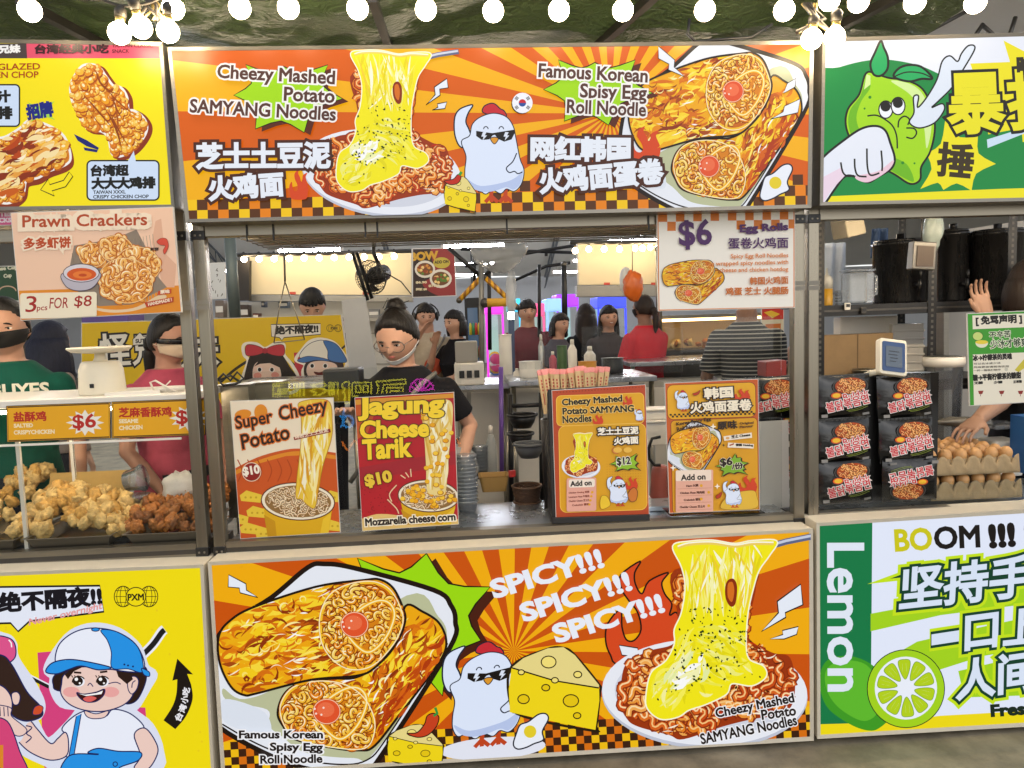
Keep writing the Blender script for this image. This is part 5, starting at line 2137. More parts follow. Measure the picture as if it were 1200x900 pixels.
# cartons, pot and tubs on the lower shelf
zl = P(1000, 448, .86).z
for px0, px1, py0, py1, y, lab, mt in ((964, 1046, 393, 440, 1.0, 'brown cardboard box on the lower black shelf', CARD), (985, 1052, 372, 392, 1.15, 'white carton lying behind the brown box', WHT),
                                       (1046, 1082, 380, 440, 1.12, 'white ribbed crate behind the slotted upright', WHT)):
    a_, b_ = P(px0, py0, y), P(px1, py1, y)
    mb = MB()
    mb.box((a_.x, y, zl), (b_.x, y + .08, a_.z), mt)
    if 'ribbed' in lab:
        for k in range(6):
            z = zl + .02 + k * (a_.z - zl) / 6.5
            mb.box((a_.x - .004, y - .006, z), (b_.x + .004, y - .0005, z + .012), mt)
    if mt is CARD:
        mb.box(((a_.x + b_.x) / 2 - .004, y - .001, zl), ((a_.x + b_.x) / 2 + .002, y, a_.z), mat('carton_seam', '#5e4a30', .8))
    tag(mb.build('carton', None, bevel=.004), lab, 'box')
p = P(1017, 440, .9)
mb = MB()
mb.lathe([(.06, 0), (.062, .05), (.066, .052), (.066, .06), (.02, .066)], (p.x, .92, zl), STEEL, 28)
tag(mb.build('steel_pot', None), 'small covered steel pot beside the card reader', 'pot')
p = P(1108, 470, .7)
root = thing('bin', 'tall translucent tub lined with a bag behind the eggs', 'tub', (p.x, .72, .7))
mb = MB()
zz = P(1108, 420, .7).z
mb.lathe([(.07, .7), (.085, zz), (.09, zz + .002), (.09, zz + .008)], (p.x, .72, 0), CLEARP, 24)
part(mb, 'tub_body', root)
mb = MB()
mb.lathe([(.092, zz + .008), (.094, zz - .02), (.088, zz - .04)], (p.x, .72, 0), WHT, 24)
part(mb, 'liner_rim', root)
p = P(1168, 500, .62)
root = thing('storage_tub', 'white lidded plastic tub behind the egg trays', 'tub', (p.x, .6, ZT))
mb = MB()
mb.cbox((p.x, .6, ZT + .1), (.14, .14, .17), WHT)
part(mb, 'tub_body', root, bevel=.01)
mb = MB()
mb.cbox((p.x, .6, P(1168, 500, .55).z), (.16, .16, .02), CLEARP)
part(mb, 'lid', root, bevel=.006)
bag(P(1122, 494, .55), .11, .04, .022, mat('crinkled_dark_film', '#6a655c', .2, var=.5, bump=.6), 12, 'plastic_bag', 'crinkled dark wrapper lying behind the eggs')
mb = MB()
p = P(1196, 520, .45)
mb.cbox(p + V((.03, 0, 0)), (.09, .1, .26), mat('blue_box', '#2a5f9e', .5, var=.1))
tag(mb.build('juice_carton', None, bevel=.003), 'tall blue carton at the edge of the picture behind the eggs', 'carton')
mb = MB()
mb.box((xr2 + .03, .149, ZT), (P(1330, 400, .15).x, .152, P(1080, 566, .15).z), GLASS)
tag(mb.build('glass_guard', None), 'low clear glass guard before the noodle packs and egg trays', 'screen')

# green notice on the drinks stall
CJ = crop(930, 240, 4.286)
a = board('notice_board', 'green bordered disclaimer notice with a lime picture hanging over the drinks counter', [(1134, 368), (1262, 362), (1265, 467), (1137, 475)], .06, base='#3f9a2c', t=.006)
a.T = CJ
a.poly([(898, 556), (1400, 536), (1400, 605), (900, 625)], '#ece4d0')
a.poly([(900, 752), (1400, 732), (1400, 990), (906, 1008)], '#ece4d0')
a.on('lime_print')
a.dot(925, 660, 26, '#c8d87a', 22, 0, '#2c6a1c', 3)
a.poly(ell(945, 692, 32, 26, 0, 14, 0, 180), '#e6e4c8')
a.poly(ell(945, 690, 32, 10, 0, 20), '#e8d040')
a.poly([(1110, 830), (1170, 760), (1190, 800), (1130, 840)], '#cfc040')
a.dot(1068, 826, 9, '#c9c4b0')
for x in (940, 1045, 1140):
    a.poly([(x - 14, 935), (x + 14, 933), (x + 8, 950), (x - 8, 951)], '#8d2a24')
    a.line([(x, 951), (x - 2, 962)], 3, '#8d2a24')
a.on('lettering')
K = '#1d1a14'
a.text('[ 免骂声明 ]', 918, 608, 1146, 596, 46, [(K, 2.4)])
a.text('不辛苦', 985, 672, 1090, 664, 34, [('#f4f2da', 3), ('#16401a', 1)])
a.text('少冰才够爽', 990, 722, 1180, 708, 42, [('#f4f2da', 4), ('#16401a', 1.2)])
a.text('冰→柠檬茶的灵魂', 902, 784, 1096, 774, 28, [(K, 2)])
for k in range(3):
    a.text(('可以去冰或少冰', '风味更佳请现场饮用', '一杯一锤现打制作')[k], 904, 804 + k * 17, 1040 + (k == 1) * 40, 799 + k * 17, 10, [('#6a6456', .3)])
a.text('糖→平衡柠檬茶的酸甜', 902, 884, 1142, 870, 30, [(K, 2)])
for k, t in enumerate(('无糖', '少糖', '正常糖')):
    a.text(t, 908 + 98 * k, 902 - 3 * k, 950 + 98 * k, 899 - 3 * k, 13, [(K, .8)])
a.build(a.root)

# chopstick packets
WRAP = mat('paper_wrap', '#cdb083', .7, var=.06)
REDP = mat('wrap_red_print', '#a8382c', .6)
PNK = mat('wrap_pink_end', '#d98a86', .5, var=.2, scale=60)


def make_chop():
    root = thing('chopstick_packet', 'x', 'chopsticks')
    mb = MB()
    mb.loft([[(-.009, -.004, 0), (.009, -.004, 0), (.009, .004, 0), (-.009, .004, 0)], [(-.011, -.005, .17), (.011, -.005, .17), (.011, .005, .17), (-.011, .005, .17)]], WRAP, False)
    part(mb, 'paper_sleeve', root)
    mb = MB()
    for k in range(4):
        mb.box((-.003, -.0056, .10 + k * .014), (.003, -.0048, .108 + k * .014), REDP)
    mb.box((-.002, -.0056, .04), (.002, -.0048, .09), REDP)
    part(mb, 'sleeve_print', root)
    mb = MB()
    mb.loft([[(-.011, -.005, .171), (.011, -.005, .171), (.011, .005, .171), (-.011, .005, .171)], [(-.013, -.003, .185), (.013, -.003, .185), (.013, .003, .185), (-.013, .003, .185)],
             [(-.012, -.002, .192), (.012, -.002, .192), (.012, .002, .192), (-.012, .002, .192)]], PNK, False)
    part(mb, 'twisted_end', root)
    return root


chop = make_chop()
first = True
for cx, n, cy, lab in ((652, 15, 474, 'paper wrapped chopsticks in the first bunch, behind the twelve dollar menu card'), (691, 20, 471, 'paper wrapped chopsticks in the fuller second bunch behind the menu card')):
    for i in range(n):
        u = i / (n - 1) - .5
        p = P(cx + u * (25 if cx < 670 else 31), cy, .42 + (i % 3) * .022)
        o = chop if first else copy_tree(chop)
        first = False
        tag(o, lab, 'chopsticks', 'chopsticks in the %s bunch' % ('first' if cx < 670 else 'second'))
        o.location = (p.x, p.y, p.z - .04 + RN.uniform(-.006, .008))
        o.rotation_euler = (R(RN.uniform(-4, 4)), R(u * 13 - (2 if cx < 670 else 0) + RN.uniform(-3, 3)), R(RN.uniform(-25, 25)))
    mb = MB()
    p = P(cx, 480, .44)
    mb.lathe([(.055, ZT), (.06, p.z - .04), (.056, p.z - .04), (.05, ZT + .01)], (p.x, .44, 0), BLKP, 20, 1.2, 1)
    tag(mb.build('chopstick_cup', None), 'black cup holding the %s bunch of chopsticks' % ('first' if cx < 670 else 'second'), 'cup')

# steel counter goods: bowl, basket, cup stacks
p = PZ(579, 574, ZT)
KR = mat('kraft_paper', '#a8854a', .7, var=.06)
mb = MB()
q0 = rrect(-.058, -.05, .058, .05, .015)
q1 = rrect(-.072, -.062, .072, .062, .018)
mb.loft([[(p.x + x, p.y + y, ZT + .001) for x, y in q0], [(p.x + x, p.y + y, ZT + .075) for x, y in q1], [(p.x + x * 1.03, p.y + y * 1.03, ZT + .077) for x, y in q1],
         [(p.x + x * .96, p.y + y * .96, ZT + .076) for x, y in q1], [(p.x + x * .9, p.y + y * .9, ZT + .01) for x, y in q0]], KR, False)
tag(mb.build('paper_bowl', None), 'square brown kraft paper bowl on the steel counter', 'bowl')
WK = mat('dark_wicker', '#4a3220', .7, var=.3, scale=30)
p = PZ(618, 588, ZT)
root = thing('wicker_basket', 'small round dark wicker basket on the steel counter', 'basket', (p.x, p.y, ZT))
mb = MB()
for k in range(9):
    z = ZT + .006 + k * .0075
    r = .05 + .0016 * k
    mb.tube([(p.x + (r + .0025 * math.sin(j * 9 + k * 3.14)) * math.cos(j * 6.283 / 36), p.y + (r + .0025 * math.sin(j * 9 + k * 3.14)) * math.sin(j * 6.283 / 36), z) for j in range(36)], .0042, WK, 6, closed=True)
mb.lathe([(.048, .0), (.05, .004), (.001, .006)], (p.x, p.y, ZT), WK, 24)
part(mb, 'wicker_weave', root)
mb = MB()
for dz, r in ((.074, .066), (.002, .06)):
    mb.tube([(p.x + r * math.cos(j * 6.283 / 30), p.y + r * math.sin(j * 6.283 / 30), ZT + dz) for j in range(30)], .006, WK, 8, closed=True)
part(mb, 'braided_rim', root)
mb = MB()
p = P(600, 555, .5)
mb.cbox(p, (.03, .02, .03), mat('red_wrapper', '#a82a26', .4, var=.5, scale=40), .3)
tag(mb.build('snack_packet', None, bevel=.004), 'small red and white packet behind the wicker basket', 'packet')
cupm = MB()
cupm.lathe([(.036, 0), (.047, .05), (.05, .051), (.05, .055)], (0, 0, 0), CLEARP, 18)
cp = cupm.build('plastic_cup', None, loc=(0, 0, 0))
first = True
for px, py, n, lab in ((548, 600, 13, 'clear plastic cup in the tall stack by the crimson poster'), (562, 560, 8, 'clear plastic cup in the short stack behind the kraft bowl'), (545, 560, 11, 'clear plastic cup in the stack behind the tall stack')):
    p = PZ(px, py, ZT)
    for k in range(n):
        o = cp if first else cp.copy()
        if not first:
            COL.objects.link(o)
        first = False
        o.location = (p.x + RN.uniform(-.003, .003), p.y, ZT + k * .0165)
        tag(o, lab, 'cup', lab.replace('clear plastic cup in', 'cups of'))

# things between the two menu cards: tubs, kettle, papers
for px0, px1, py0, py1, y, lab in ((748, 778, 480, 492, .52, 'white lidded tub, upper of two behind the menu cards'), (746, 779, 494, 522, .50, 'white lidded tub, lower of two behind the menu cards')):
    a_, b_ = P(px0, py0, y), P(px1, py1, y)
    root = thing('food_tub', lab, 'tub', (a_.x, y, b_.z))
    mb = MB()
    mb.box((a_.x - .03, y, b_.z), (b_.x + .03, y + .1, a_.z - .01), WHT)
    part(mb, 'tub_body', root, bevel=.006)
    mb = MB()
    mb.box((a_.x - .036, y - .006, a_.z - .0099), (b_.x + .036, y + .106, a_.z), WHT)
    part(mb, 'lid', root, bevel=.004)
p = P(765, 540, .42)
root = thing('electric_kettle', 'dull pink kettle with a black loop handle between the menu cards', 'kettle', (p.x, .44, ZT))
mb = MB()
mb.lathe([(.05, 0), (.052, .02), (.046, .12), (.04, .15), (.02, .16)], (P(776, 540, .44).x, .46, ZT), mat('pink_enamel', '#a8584e', .35), 24)
part(mb, 'body', root)
mb = MB()
q = [P(774, 512, .42), P(764, 514, .42), P(760, 526, .42), P(761, 538, .42), P(767, 545, .42), P(774, 545, .42)]
mb.tube(q, .007, BLKP, 8)
part(mb, 'handle', root)
mb = MB()
a_, b_ = P(748, 558, .3), P(782, 572, .3)
mb.cbox((p.x, .34, ZT + .012), (.14, .14, .022), mat('steel_pan_blue', '#b9c3cc', .3, .6, var=.1))
tag(mb.build('steel_tray', None, bevel=.004), 'shallow steel tray lying between the menu cards', 'tray')
a_ = MB()
sheet_quad(a_, [(889, 494), (924, 492), (925, 594), (890, 598)], .002, mat('paper_sheet_white', '#cfcac2', .7, var=.03), .3)
o = tag(a_.build('paper_notice', None), 'white typed notice sheet leaning behind the egg roll menu card', 'notice')
a_ = MB()
sheet_quad(a_, [(898, 424), (922, 422), (922, 440), (898, 442)], .12, mat('red_box', '#7d2420', .45, var=.15), .9)
tag(a_.build('carton', None, bevel=.004), 'dark red box beside the man in the striped shirt', 'box')

# clutter at the end of the noodle counter
a_ = MB()
p = P(395, 438, .62)
a_.cbox(p + V((.03, .0, -.02)), (.16, .16, .09), BLKP)
tag(a_.build('receipt_printer', None, bevel=.01), 'black receipt printer behind the cheese posters', 'printer')
for px0, px1, py0, py1, y, lab in ((258, 292, 453, 472, .5, 'steel gastronorm pan at the end of the noodle counter'), (292, 330, 450, 472, .6, 'deep steel pan beside the gastronorm pan')):
    a_ = MB()
    q0, q1 = P(px0, py0, y), P(px1, py1, y)
    a_.box((q0.x, y, ZT), (q1.x, y + .14, q0.z), STEELH)
    a_.box((q0.x - .01, y - .01, q0.z), (q1.x + .01, y + .15, q0.z + .006), STEELH)
    tag(a_.build('steel_pan', None, bevel=.003), lab, 'pan')
mb = MB()
q = [P(252, 448, .45), P(262, 438, .45), P(270, 446, .45), P(278, 436, .46), P(286, 444, .46), P(276, 450, .45), P(262, 452, .45), P(256, 446, .45), P(270, 440, .46), P(282, 448, .46)]
mb.tube([V(e) for e in q], .006, BLKP, 6)
tag(mb.build('tangled_cable', None), 'tangled black cord on the steel pans', 'cord')
mb = MB()
q = [(434, 376), (408, 352), (398, 352), (406, 440), (442, 440)]
sheet_quad(mb, [(400, 352), (428, 348), (444, 446), (412, 452)], .006, mat('pale_panel', '#a6a8aa', .5, var=.05), 1.3)
tag(mb.build('partition_panel', None), 'pale grey plastic panel leaning beside the woman in black', 'panel')
mb = MB()
q0 = P(334, 330, 1.0)
mb.tube([P(333, 296, 1.0), q0], .005, DARKC, 6)
mb.tube([q0, P(327, 362, 1.0), P(321, 402, 1.0)], .003, STEEL, 6)
mb.tube([q0, P(345, 362, 1.0), P(357, 398, 1.0)], .003, STEEL, 6)
mb.tube([P(321, 402, 1.0), P(357, 398, 1.0)], .003, STEEL, 6)
tag(mb.build('wire_hanger', None), 'thin wire hanger hanging from the grid shelf', 'hanger')
# ---------------------------------------------------------------- people
DG = None


def remeshed(mb, name, parent, voxel, it=2):
    """one continuous surface from overlapping closed shapes"""
    o = mb.build(name, parent)
    m = o.modifiers.new('Remesh', 'REMESH')
    m.mode = 'VOXEL'
    m.voxel_size = voxel
    m.use_smooth_shade = True
    s = o.modifiers.new('Smooth', 'SMOOTH')
    s.iterations = it
    s.factor = .5
    dg = bpy.context.evaluated_depsgraph_get()
    me = bpy.data.meshes.new_from_object(o.evaluated_get(dg), depsgraph=dg)
    old = o.data
    o.modifiers.clear()
    o.data = me
    bpy.data.meshes.remove(old)
    me.polygons.foreach_set('use_smooth', [True] * len(me.polygons))
    me.name = name
    if not me.materials:
        me.materials.append(mb.mats[0])
    return o


def head_r(d, hh, fem):
    """radius of the skin along direction d (face looks along -Y), head height hh"""
    x, y, z = d
    wx, wy, wz = .355 * hh, .43 * hh, .5 * hh
    lo = max(0., -z)
    wx *= 1 - .30 * lo ** 1.6
    wy *= 1 - .12 * lo
    r = 1 / math.sqrt((x / wx) ** 2 + (y / wy) ** 2 + (z / wz) ** 2)
    f = max(0., -y)
    g = lambda a, b, s: math.exp(-((a - b) / s) ** 2)
    r += hh * f ** 3 * (.085 * g(x, 0, .10) * g(z, -.20, .12) + .035 * g(x, 0, .08) * g(z, -.02, .16)      # nose
                        - .035 * (g(x, .33, .15) + g(x, -.33, .15)) * g(z, .06, .10)                       # eye sockets
                        + .022 * (g(x, .34, .2) + g(x, -.34, .2)) * g(z, .2, .09)                          # brow
                        + .018 * (g(x, .45, .2) + g(x, -.45, .2)) * g(z, -.25, .18)                        # cheeks
                        + .028 * g(x, 0, .26) * g(z, -.48, .10) + .04 * g(x, 0, .2) * g(z, -.82, .14) - .012 * g(x, 0, .3) * g(z, -.63, .06))
    return r


def person(label, px, py, y, head_px, skin='#bb8f76', hair='bob', haircol='#15110f', shirt='#1c1c1e', trousers='#22232a', rz=0., pitch=0., hyaw=0., tilt=0.,
           arms=None, sleeve=.55, fem=True, build=1., extras=(), voxel=.011, group=None, shirt_mat=None):
    hc = P(px, py, y)
    hh = head_px / ppm(y)
    H = hc.z / .928
    root = thing('person', label, 'person', (0, 0, 0), group)
    bw = build * (.95 if fem else 1.06)
    SKM = mat('skin_' + skin.lstrip('#'), skin, .5, var=.07, scale=14, spec=.35)
    SHM = shirt_mat or mat('cloth_' + shirt.lstrip('#'), shirt, .85, var=.12, scale=22, bump=.15, spec=.2)
    TRM = mat('cloth_' + trousers.lstrip('#'), trousers, .85, var=.12, scale=22, bump=.15, spec=.2)
    HRM = mat('hair_' + haircol.lstrip('#'), haircol, .5, var=.45, scale=60, stretch=(1, 1, .12), bump=.7, spec=.3)
    body, top, leg = MB(), MB(), MB()

    def rings(tab, g):
        out = []
        for z, rx, ry, oy in tab:
            out.append([((rx * bw + g / H) * H * math.cos(2 * math.pi * k / 20) * (1 + .06 * math.cos(4 * math.pi * k / 20 + math.pi)), ((ry * bw + g / H) * math.sin(2 * math.pi * k / 20) + oy) * H, z * H) for k in range(20)])
        return out
    hip = .098 if fem else .092
    bust = .012 if fem else .0
    TOR = [(.47, hip * .9, .066, 0), (.52, hip, .068, .002), (.57, .09, .06, 0), (.62, .083 if fem else .09, .055, -.002), (.68, .09, .06 + bust * .4, -.004), (.725, .098, .064 + bust, -.006 - bust * .4),
           (.77, .104, .062, 0), (.795, .102, .055, .003), (.815, .084, .046, .006), (.832, .062, .040, .007), (.85, .042, .036, .006)]
    body.loft(rings(TOR, 0), SKM)
    nx = .034 if fem else .040
    ax = V((0, -.012 * H, .04 * H))
    body.tube([(0, .008 * H, .81 * H), (0, .002 * H, .845 * H), (0, -.004 * H, .89 * H)], [nx * 1.25 * H, nx * H, nx * .95 * H], SKM, 14)
    # head
    MH = Matrix.Translation((0, -.008 * H, .928 * H)) @ Matrix.Translation((0, 0, -.35 * hh)) @ Matrix.Rotation(R(hyaw), 4, 'Z') @ Matrix.Rotation(R(tilt), 4, 'Y') @ Matrix.Rotation(R(pitch), 4, 'X') @ Matrix.Translation((0, 0, .35 * hh))
    n, m = 40, 28
    vs, fs, dirs = [], [], []
    for i in range(m + 1):
        la = -math.pi / 2 + math.pi * i / m
        for j in range(n):
            lo = 2 * math.pi * j / n
            d = V((math.cos(la) * math.cos(lo), math.cos(la) * math.sin(lo), math.sin(la)))
            dirs.append(d)
            vs.append(MH @ (d * head_r(d, hh, fem)))
    for i in range(m):
        for j in range(n):
            fs.append((i * n + j, i * n + (j + 1) % n, (i + 1) * n + (j + 1) % n, (i + 1) * n + j))
    body.add(vs, fs, SKM, True)
    for s in (-1, 1):
        body.ball(MH @ V((s * .345 * hh, .04 * hh, -.02 * hh)), .085 * hh, SKM, 10, 8, (.35, .8, 1.25), MH.to_3x3().to_4x4())
    # arms: shoulder, elbow, wrist in units of H
    for s, side in ((-1, 'r'), (1, 'l')):
        sh = V((s * .098 * bw, .004, .785))
        e, wv, fd = (V((s * .135, .01, .63)), V((s * .14, -.03, .49)), None)
        if arms and side in arms and len(arms[side]) > 5:
            q6 = arms[side]
            loc = lambda p: Matrix.Rotation(-R(rz), 3, 'Z') @ (p - V((hc.x, hc.y, 0))) / H
            e, wv = loc(P(*q6[:3])), loc(P(*q6[3:6]))
            if len(q6) > 6:
                fd = V(q6[6])
        elif arms and side in arms:
            e, wv = V(arms[side][0]), V(arms[side][1])
            if len(arms[side]) > 2:
                fd = V(arms[side][2]).normalized()
        k = .92 if fem else 1.08
        body.tube([sh * H, (sh * .55 + e * .45) * H, e * H, (e * .6 + wv * .4) * H, wv * H], [.031 * k * H, .027 * k * H, .022 * k * H, .0225 * k * H, .014 * k * H], SKM, 12)
        body.ball(sh * H, .031 * k * H, SKM, 12, 8)
        body.ball(e * H, .0222 * k * H, SKM, 10, 8)
        # hand
        f = fd or (wv - e).normalized()
        side_v = f.cross(V((0, 0, 1)))
        if side_v.length < .2:
            side_v = V((1, 0, 0))
        if fd:
            side_v = Matrix.Rotation(-R(rz), 3, 'Z') @ V((-1, 0, 0))
        side_v.normalize()
        up = side_v.cross(f)
        hl = .105 * H * (.92 if fem else 1)
        w0 = wv * H
        body.loft([[w0 + f * (t * hl * .52) + (side_v * math.cos(q * .5236) * wd + up * math.sin(q * .5236) * th) * hl for q in range(12)] for t, wd, th in ((-.15, .13, .12), (.2, .2, .11), (.7, .23, .09), (1, .21, .07))], SKM)
        for q in range(4):
            off = (q - 1.5) * .128
            L = (.42, .48, .46, .36)[q] * hl
            b = w0 + f * hl * .48 + side_v * off * hl
            d2 = (f - up * .35 * 1).normalized()
            d3 = (f - up * .9).normalized()
            rr = max(.0088, .044 * hl)
            body.tube([b, b + f * L * .4, b + f * L * .4 + d2 * L * .33, b + f * L * .4 + d2 * L * .33 + d3 * L * .27], [rr, rr * .95, rr * .88, rr * .7], SKM, 8)
        b = w0 + f * hl * .12 - side_v * s * .16 * hl
        d2 = (f * .75 - side_v * s * .6 - up * .25).normalized()
        rr = max(.0105, .055 * hl)
        body.tube([b, b + d2 * hl * .24, b + (d2 * .6 + f * .6).normalized() * hl * .24 + d2 * hl * .2], [rr * 1.15, rr, rr * .75], SKM, 8)
        # sleeve
        if sleeve > 0:
            pts = [sh, sh + (e - sh) * min(sleeve, 1)]
            rs = [.037 * k, .036 * k]
            if sleeve > 1:
                pts.append(e + (wv - e) * (sleeve - 1))
                rs = [.037 * k, .031 * k, .024 * k]
            top.tube([p * H for p in pts], [r * H for r in rs], SHM, 14)
            top.ball(sh * H, .037 * k * H, SHM, 12, 8)
    # legs
    for s in (-1, 1):
        hp, kn, an = V((s * .047, 0, .49)), V((s * .05, -.008, .28)), V((s * .052, .006, .045))
        body.tube([hp * H, kn * H, (kn * .6 + an * .4) * H, an * H], [.05 * H, .034 * H, .031 * H, .02 * H], SKM, 12)
        body.ball(V((s * .054, -.04, .018)) * H, .03 * H, SKM, 12, 8, (.85, 2.1, .6))
        leg.tube([hp * H, kn * H, (an + V((0, 0, .0))) * H], [.058 * H, .044 * H, .034 * H], TRM, 14)
    leg.loft(rings([(.46, hip * .86, .062, 0), (.52, hip, .07, .002), (.575, .092, .064, 0)], .006), TRM)
    top.loft(rings([(.50, hip * 1.04, .076, .001)] + [t for t in TOR if t[0] > .51], .012), SHM)
    remeshed(body, 'body', root, voxel, 1 if voxel < .009 else 1)
    remeshed(top, 'shirt', root, max(voxel, .011), 3)
    remeshed(leg, 'trousers', root, max(voxel, .013), 3)
    # hair
    hm = MB()
    o3 = V((px * .01, y, 0))

    def hair_in(d):
        az = abs(math.degrees(math.atan2(d.x, -d.y)))
        if hair == 'hijab':
            return 1. if not (az < 48 and -.72 < d.z < .62) else -1.
        if az < 62:
            line = {'fringe': .34, 'bun': .66, 'pony': .7, 'long': .5, 'bob': .46}.get(hair, .52) - (.34 if hair in ('bun', 'pony') else .12) * (az / 62) ** 2
        elif az < 95:
            line = (.32 if hair in ('bun', 'pony') else .40) - (az - 62) / 33 * (.55 if hair == 'short' else .75)
        else:
            line = -.42 if hair == 'short' else -.62
        return (d.z - line) / .16
    hv = []
    for d in dirs:
        r0 = head_r(V((d.x, abs(d.y) if d.y > 0 else d.y * .96, d.z)), hh, fem)
        g_ = hair_in(d)
        if g_ > 0:
            az2 = math.atan2(d.x, -d.y)
            k = 1.075 + .03 * noise.noise(V((az2 * 7, d.z * 1.2, px))) + .02 * noise.noise(d * 3 + o3) + .05 * max(d.z, 0)
            k = .985 + (k - .985) * min(1, g_ * (1 if hair != 'fringe' else 3))
            if hair == 'hijab':
                k = 1.13
        else:
            k = .86
        hv.append(MH @ (d * r0 * k))
    hm.add(hv, fs, HRM, True)
    if hair in ('long', 'bob', 'hijab'):
        L = {'long': 1.25, 'bob': .62, 'hijab': .95}[hair] * hh
        rg = []
        for t in range(7):
            u = t / 6
            zz = .12 * hh - u * L
            wx = (.39 + .05 * math.sin(u * 3)) * hh * (1.25 if hair == 'hijab' else 1) * (1 + (.35 * u if hair == 'hijab' else 0))
            row = []
            for q in range(24):
                a = math.pi * (q / 23) * 1.16 - math.pi * .08
                row.append((math.cos(a), math.sin(a), zz, wx))
            outer = [MH @ V((c * wx * (1 + .04 * noise.noise(V((q * .9, zz * 9, px)))), s_ * wx * 1.12 + .03 * hh, zz)) for q, (c, s_, zz, wx) in enumerate(row)]
            inner = [MH @ V((c * wx * .72, s_ * wx * .8 + .03 * hh, zz)) for c, s_, zz, wx in row][::-1]
            rg.append(outer + inner)
        hm.loft(rg, HRM)
        if hair == 'hijab':
            hm.loft([[MH @ V((.36 * hh * w * math.cos(a * .35), (-.2 + dy) * hh + .4 * hh * w * math.sin(a * .35), zz * hh)) for a in range(18)] for w, dy, zz in ((.8, .12, -.42), (1.05, .14, -.6), (1.35, .2, -.8), (1.3, .22, -.95))], HRM)
    if hair in ('bun', 'pony'):
        c = MH @ V((0, .18 * hh, .52 * hh)) if hair == 'bun' else MH @ V((0, .47 * hh, -.1 * hh))
        for q in range(5):
            hm.ball(c + V((RN.uniform(-.05, .05), RN.uniform(-.04, .04), RN.uniform(-.03, .05))) * hh, .13 * hh * RN.uniform(.8, 1.2), HRM, 12, 8)
        if hair == 'bun':
            for q in range(9):
                a = RN.uniform(0, 6.28)
                hm.tube([c, c + V((math.cos(a) * .14, math.sin(a) * .1, RN.uniform(.0, .16))) * hh, c + V((math.cos(a) * .24, math.sin(a) * .15, RN.uniform(-.05, .2))) * hh], .008 * hh, HRM, 5)
    if hair in ('pony',):
        c0 = MH @ V((0, .5 * hh, -.12 * hh))
        hm.tube([c0, c0 + V((0, .1, -.2)) * hh, c0 + V((0, .1, -.6)) * hh, c0 + V((0, .04, -.85)) * hh], [.1 * hh, .12 * hh, .1 * hh, .03 * hh], HRM, 12)
    if hair in ('fringe', 'short', 'long', 'bob'):
        for q in range(34):
            a = R(RN.uniform(-66, 66))
            p0 = V((math.sin(a), -math.cos(a), RN.uniform(.6, 1.2))).normalized()
            a += RN.uniform(-.2, .2)
            p1 = V((math.sin(a), -math.cos(a), RN.uniform(.3, .5) if hair == 'fringe' else RN.uniform(.42, .6))).normalized()
            hm.tube([MH @ (p0 * head_r(p0, hh, fem) * 1.06), MH @ (p1 * head_r(p1, hh, fem) * 1.05)], [.05 * hh, .022 * hh], HRM, 6)
    hm.build('hair', root)
    # face
    EW, EI = mat('eye_white', '#d8d2c8', .3), mat('eye_iris', '#17100c', .2)
    BRW, LIP = mat('eyebrow_hair', '#201611', .8), mat('lip_skin', '#a4574c', .45)

    def onface(x, z, k=1.):
        d = V((x, -1, z)).normalized()
        return d * head_r(d, hh, fem) * k
    MR = MH.to_3x3().to_4x4()
    if 'noface' not in extras:
        for s in (-1, 1):
            em = MB()
            c = MH @ onface(s * .36, .045, .985)
            em.ball(c, .052 * hh, EW, 12, 8, (1.1, .45, .42), MR)
            o = em.build('eye', root)
            im = MB()
            im.ball(MH @ (onface(s * .36, .04, .995) + V((0, -.012 * hh, 0))), .024 * hh, EI, 10, 8, (1, .6, .95), MR)
            im.tube([MH @ (onface(s * (.36 + .13 * t), .045 + .05 * (1 - t * t), 1.0) + V((0, -.012 * hh, 0))) for t in (-1, -.5, 0, .5, 1)], .007 * hh, EI, 6)
            im.build('iris', o)
            bm_ = MB()
            bm_.tube([MH @ (onface(s * (.36 + .17 * t), .20 + .03 * (1 - t * t) - .02 * t, 1.0) + V((0, -.006 * hh, 0))) for t in (-1, -.4, .2, 1)], [.010 * hh, .015 * hh, .014 * hh, .006 * hh], BRW, 6)
            bm_.build('eyebrow', root)
        lm = MB()
        if 'smile' in extras:
            lm.tube([MH @ (onface(.24 * t, -.50 + .07 * t * t, 1.01)) for t in (-1, -.5, 0, .5, 1)], [.006 * hh, .026 * hh, .032 * hh, .026 * hh, .006 * hh], LIP, 8)
            o = lm.build('lips', root)
            tm = MB()
            tm.tube([MH @ (onface(.17 * t, -.485 + .06 * t * t, 1.0) + V((0, -.022 * hh, 0))) for t in (-1, 0, 1)], [.006 * hh, .018 * hh, .006 * hh], EW, 8)
            tm.build('teeth', o)
        else:
            lm.tube([MH @ (onface(.17 * t, -.50 - .012 * t * t, 1.0)) for t in (-1, -.5, 0, .5, 1)], [.005 * hh, .02 * hh, .024 * hh, .02 * hh, .005 * hh], LIP, 8)
            lm.build('lips', root)
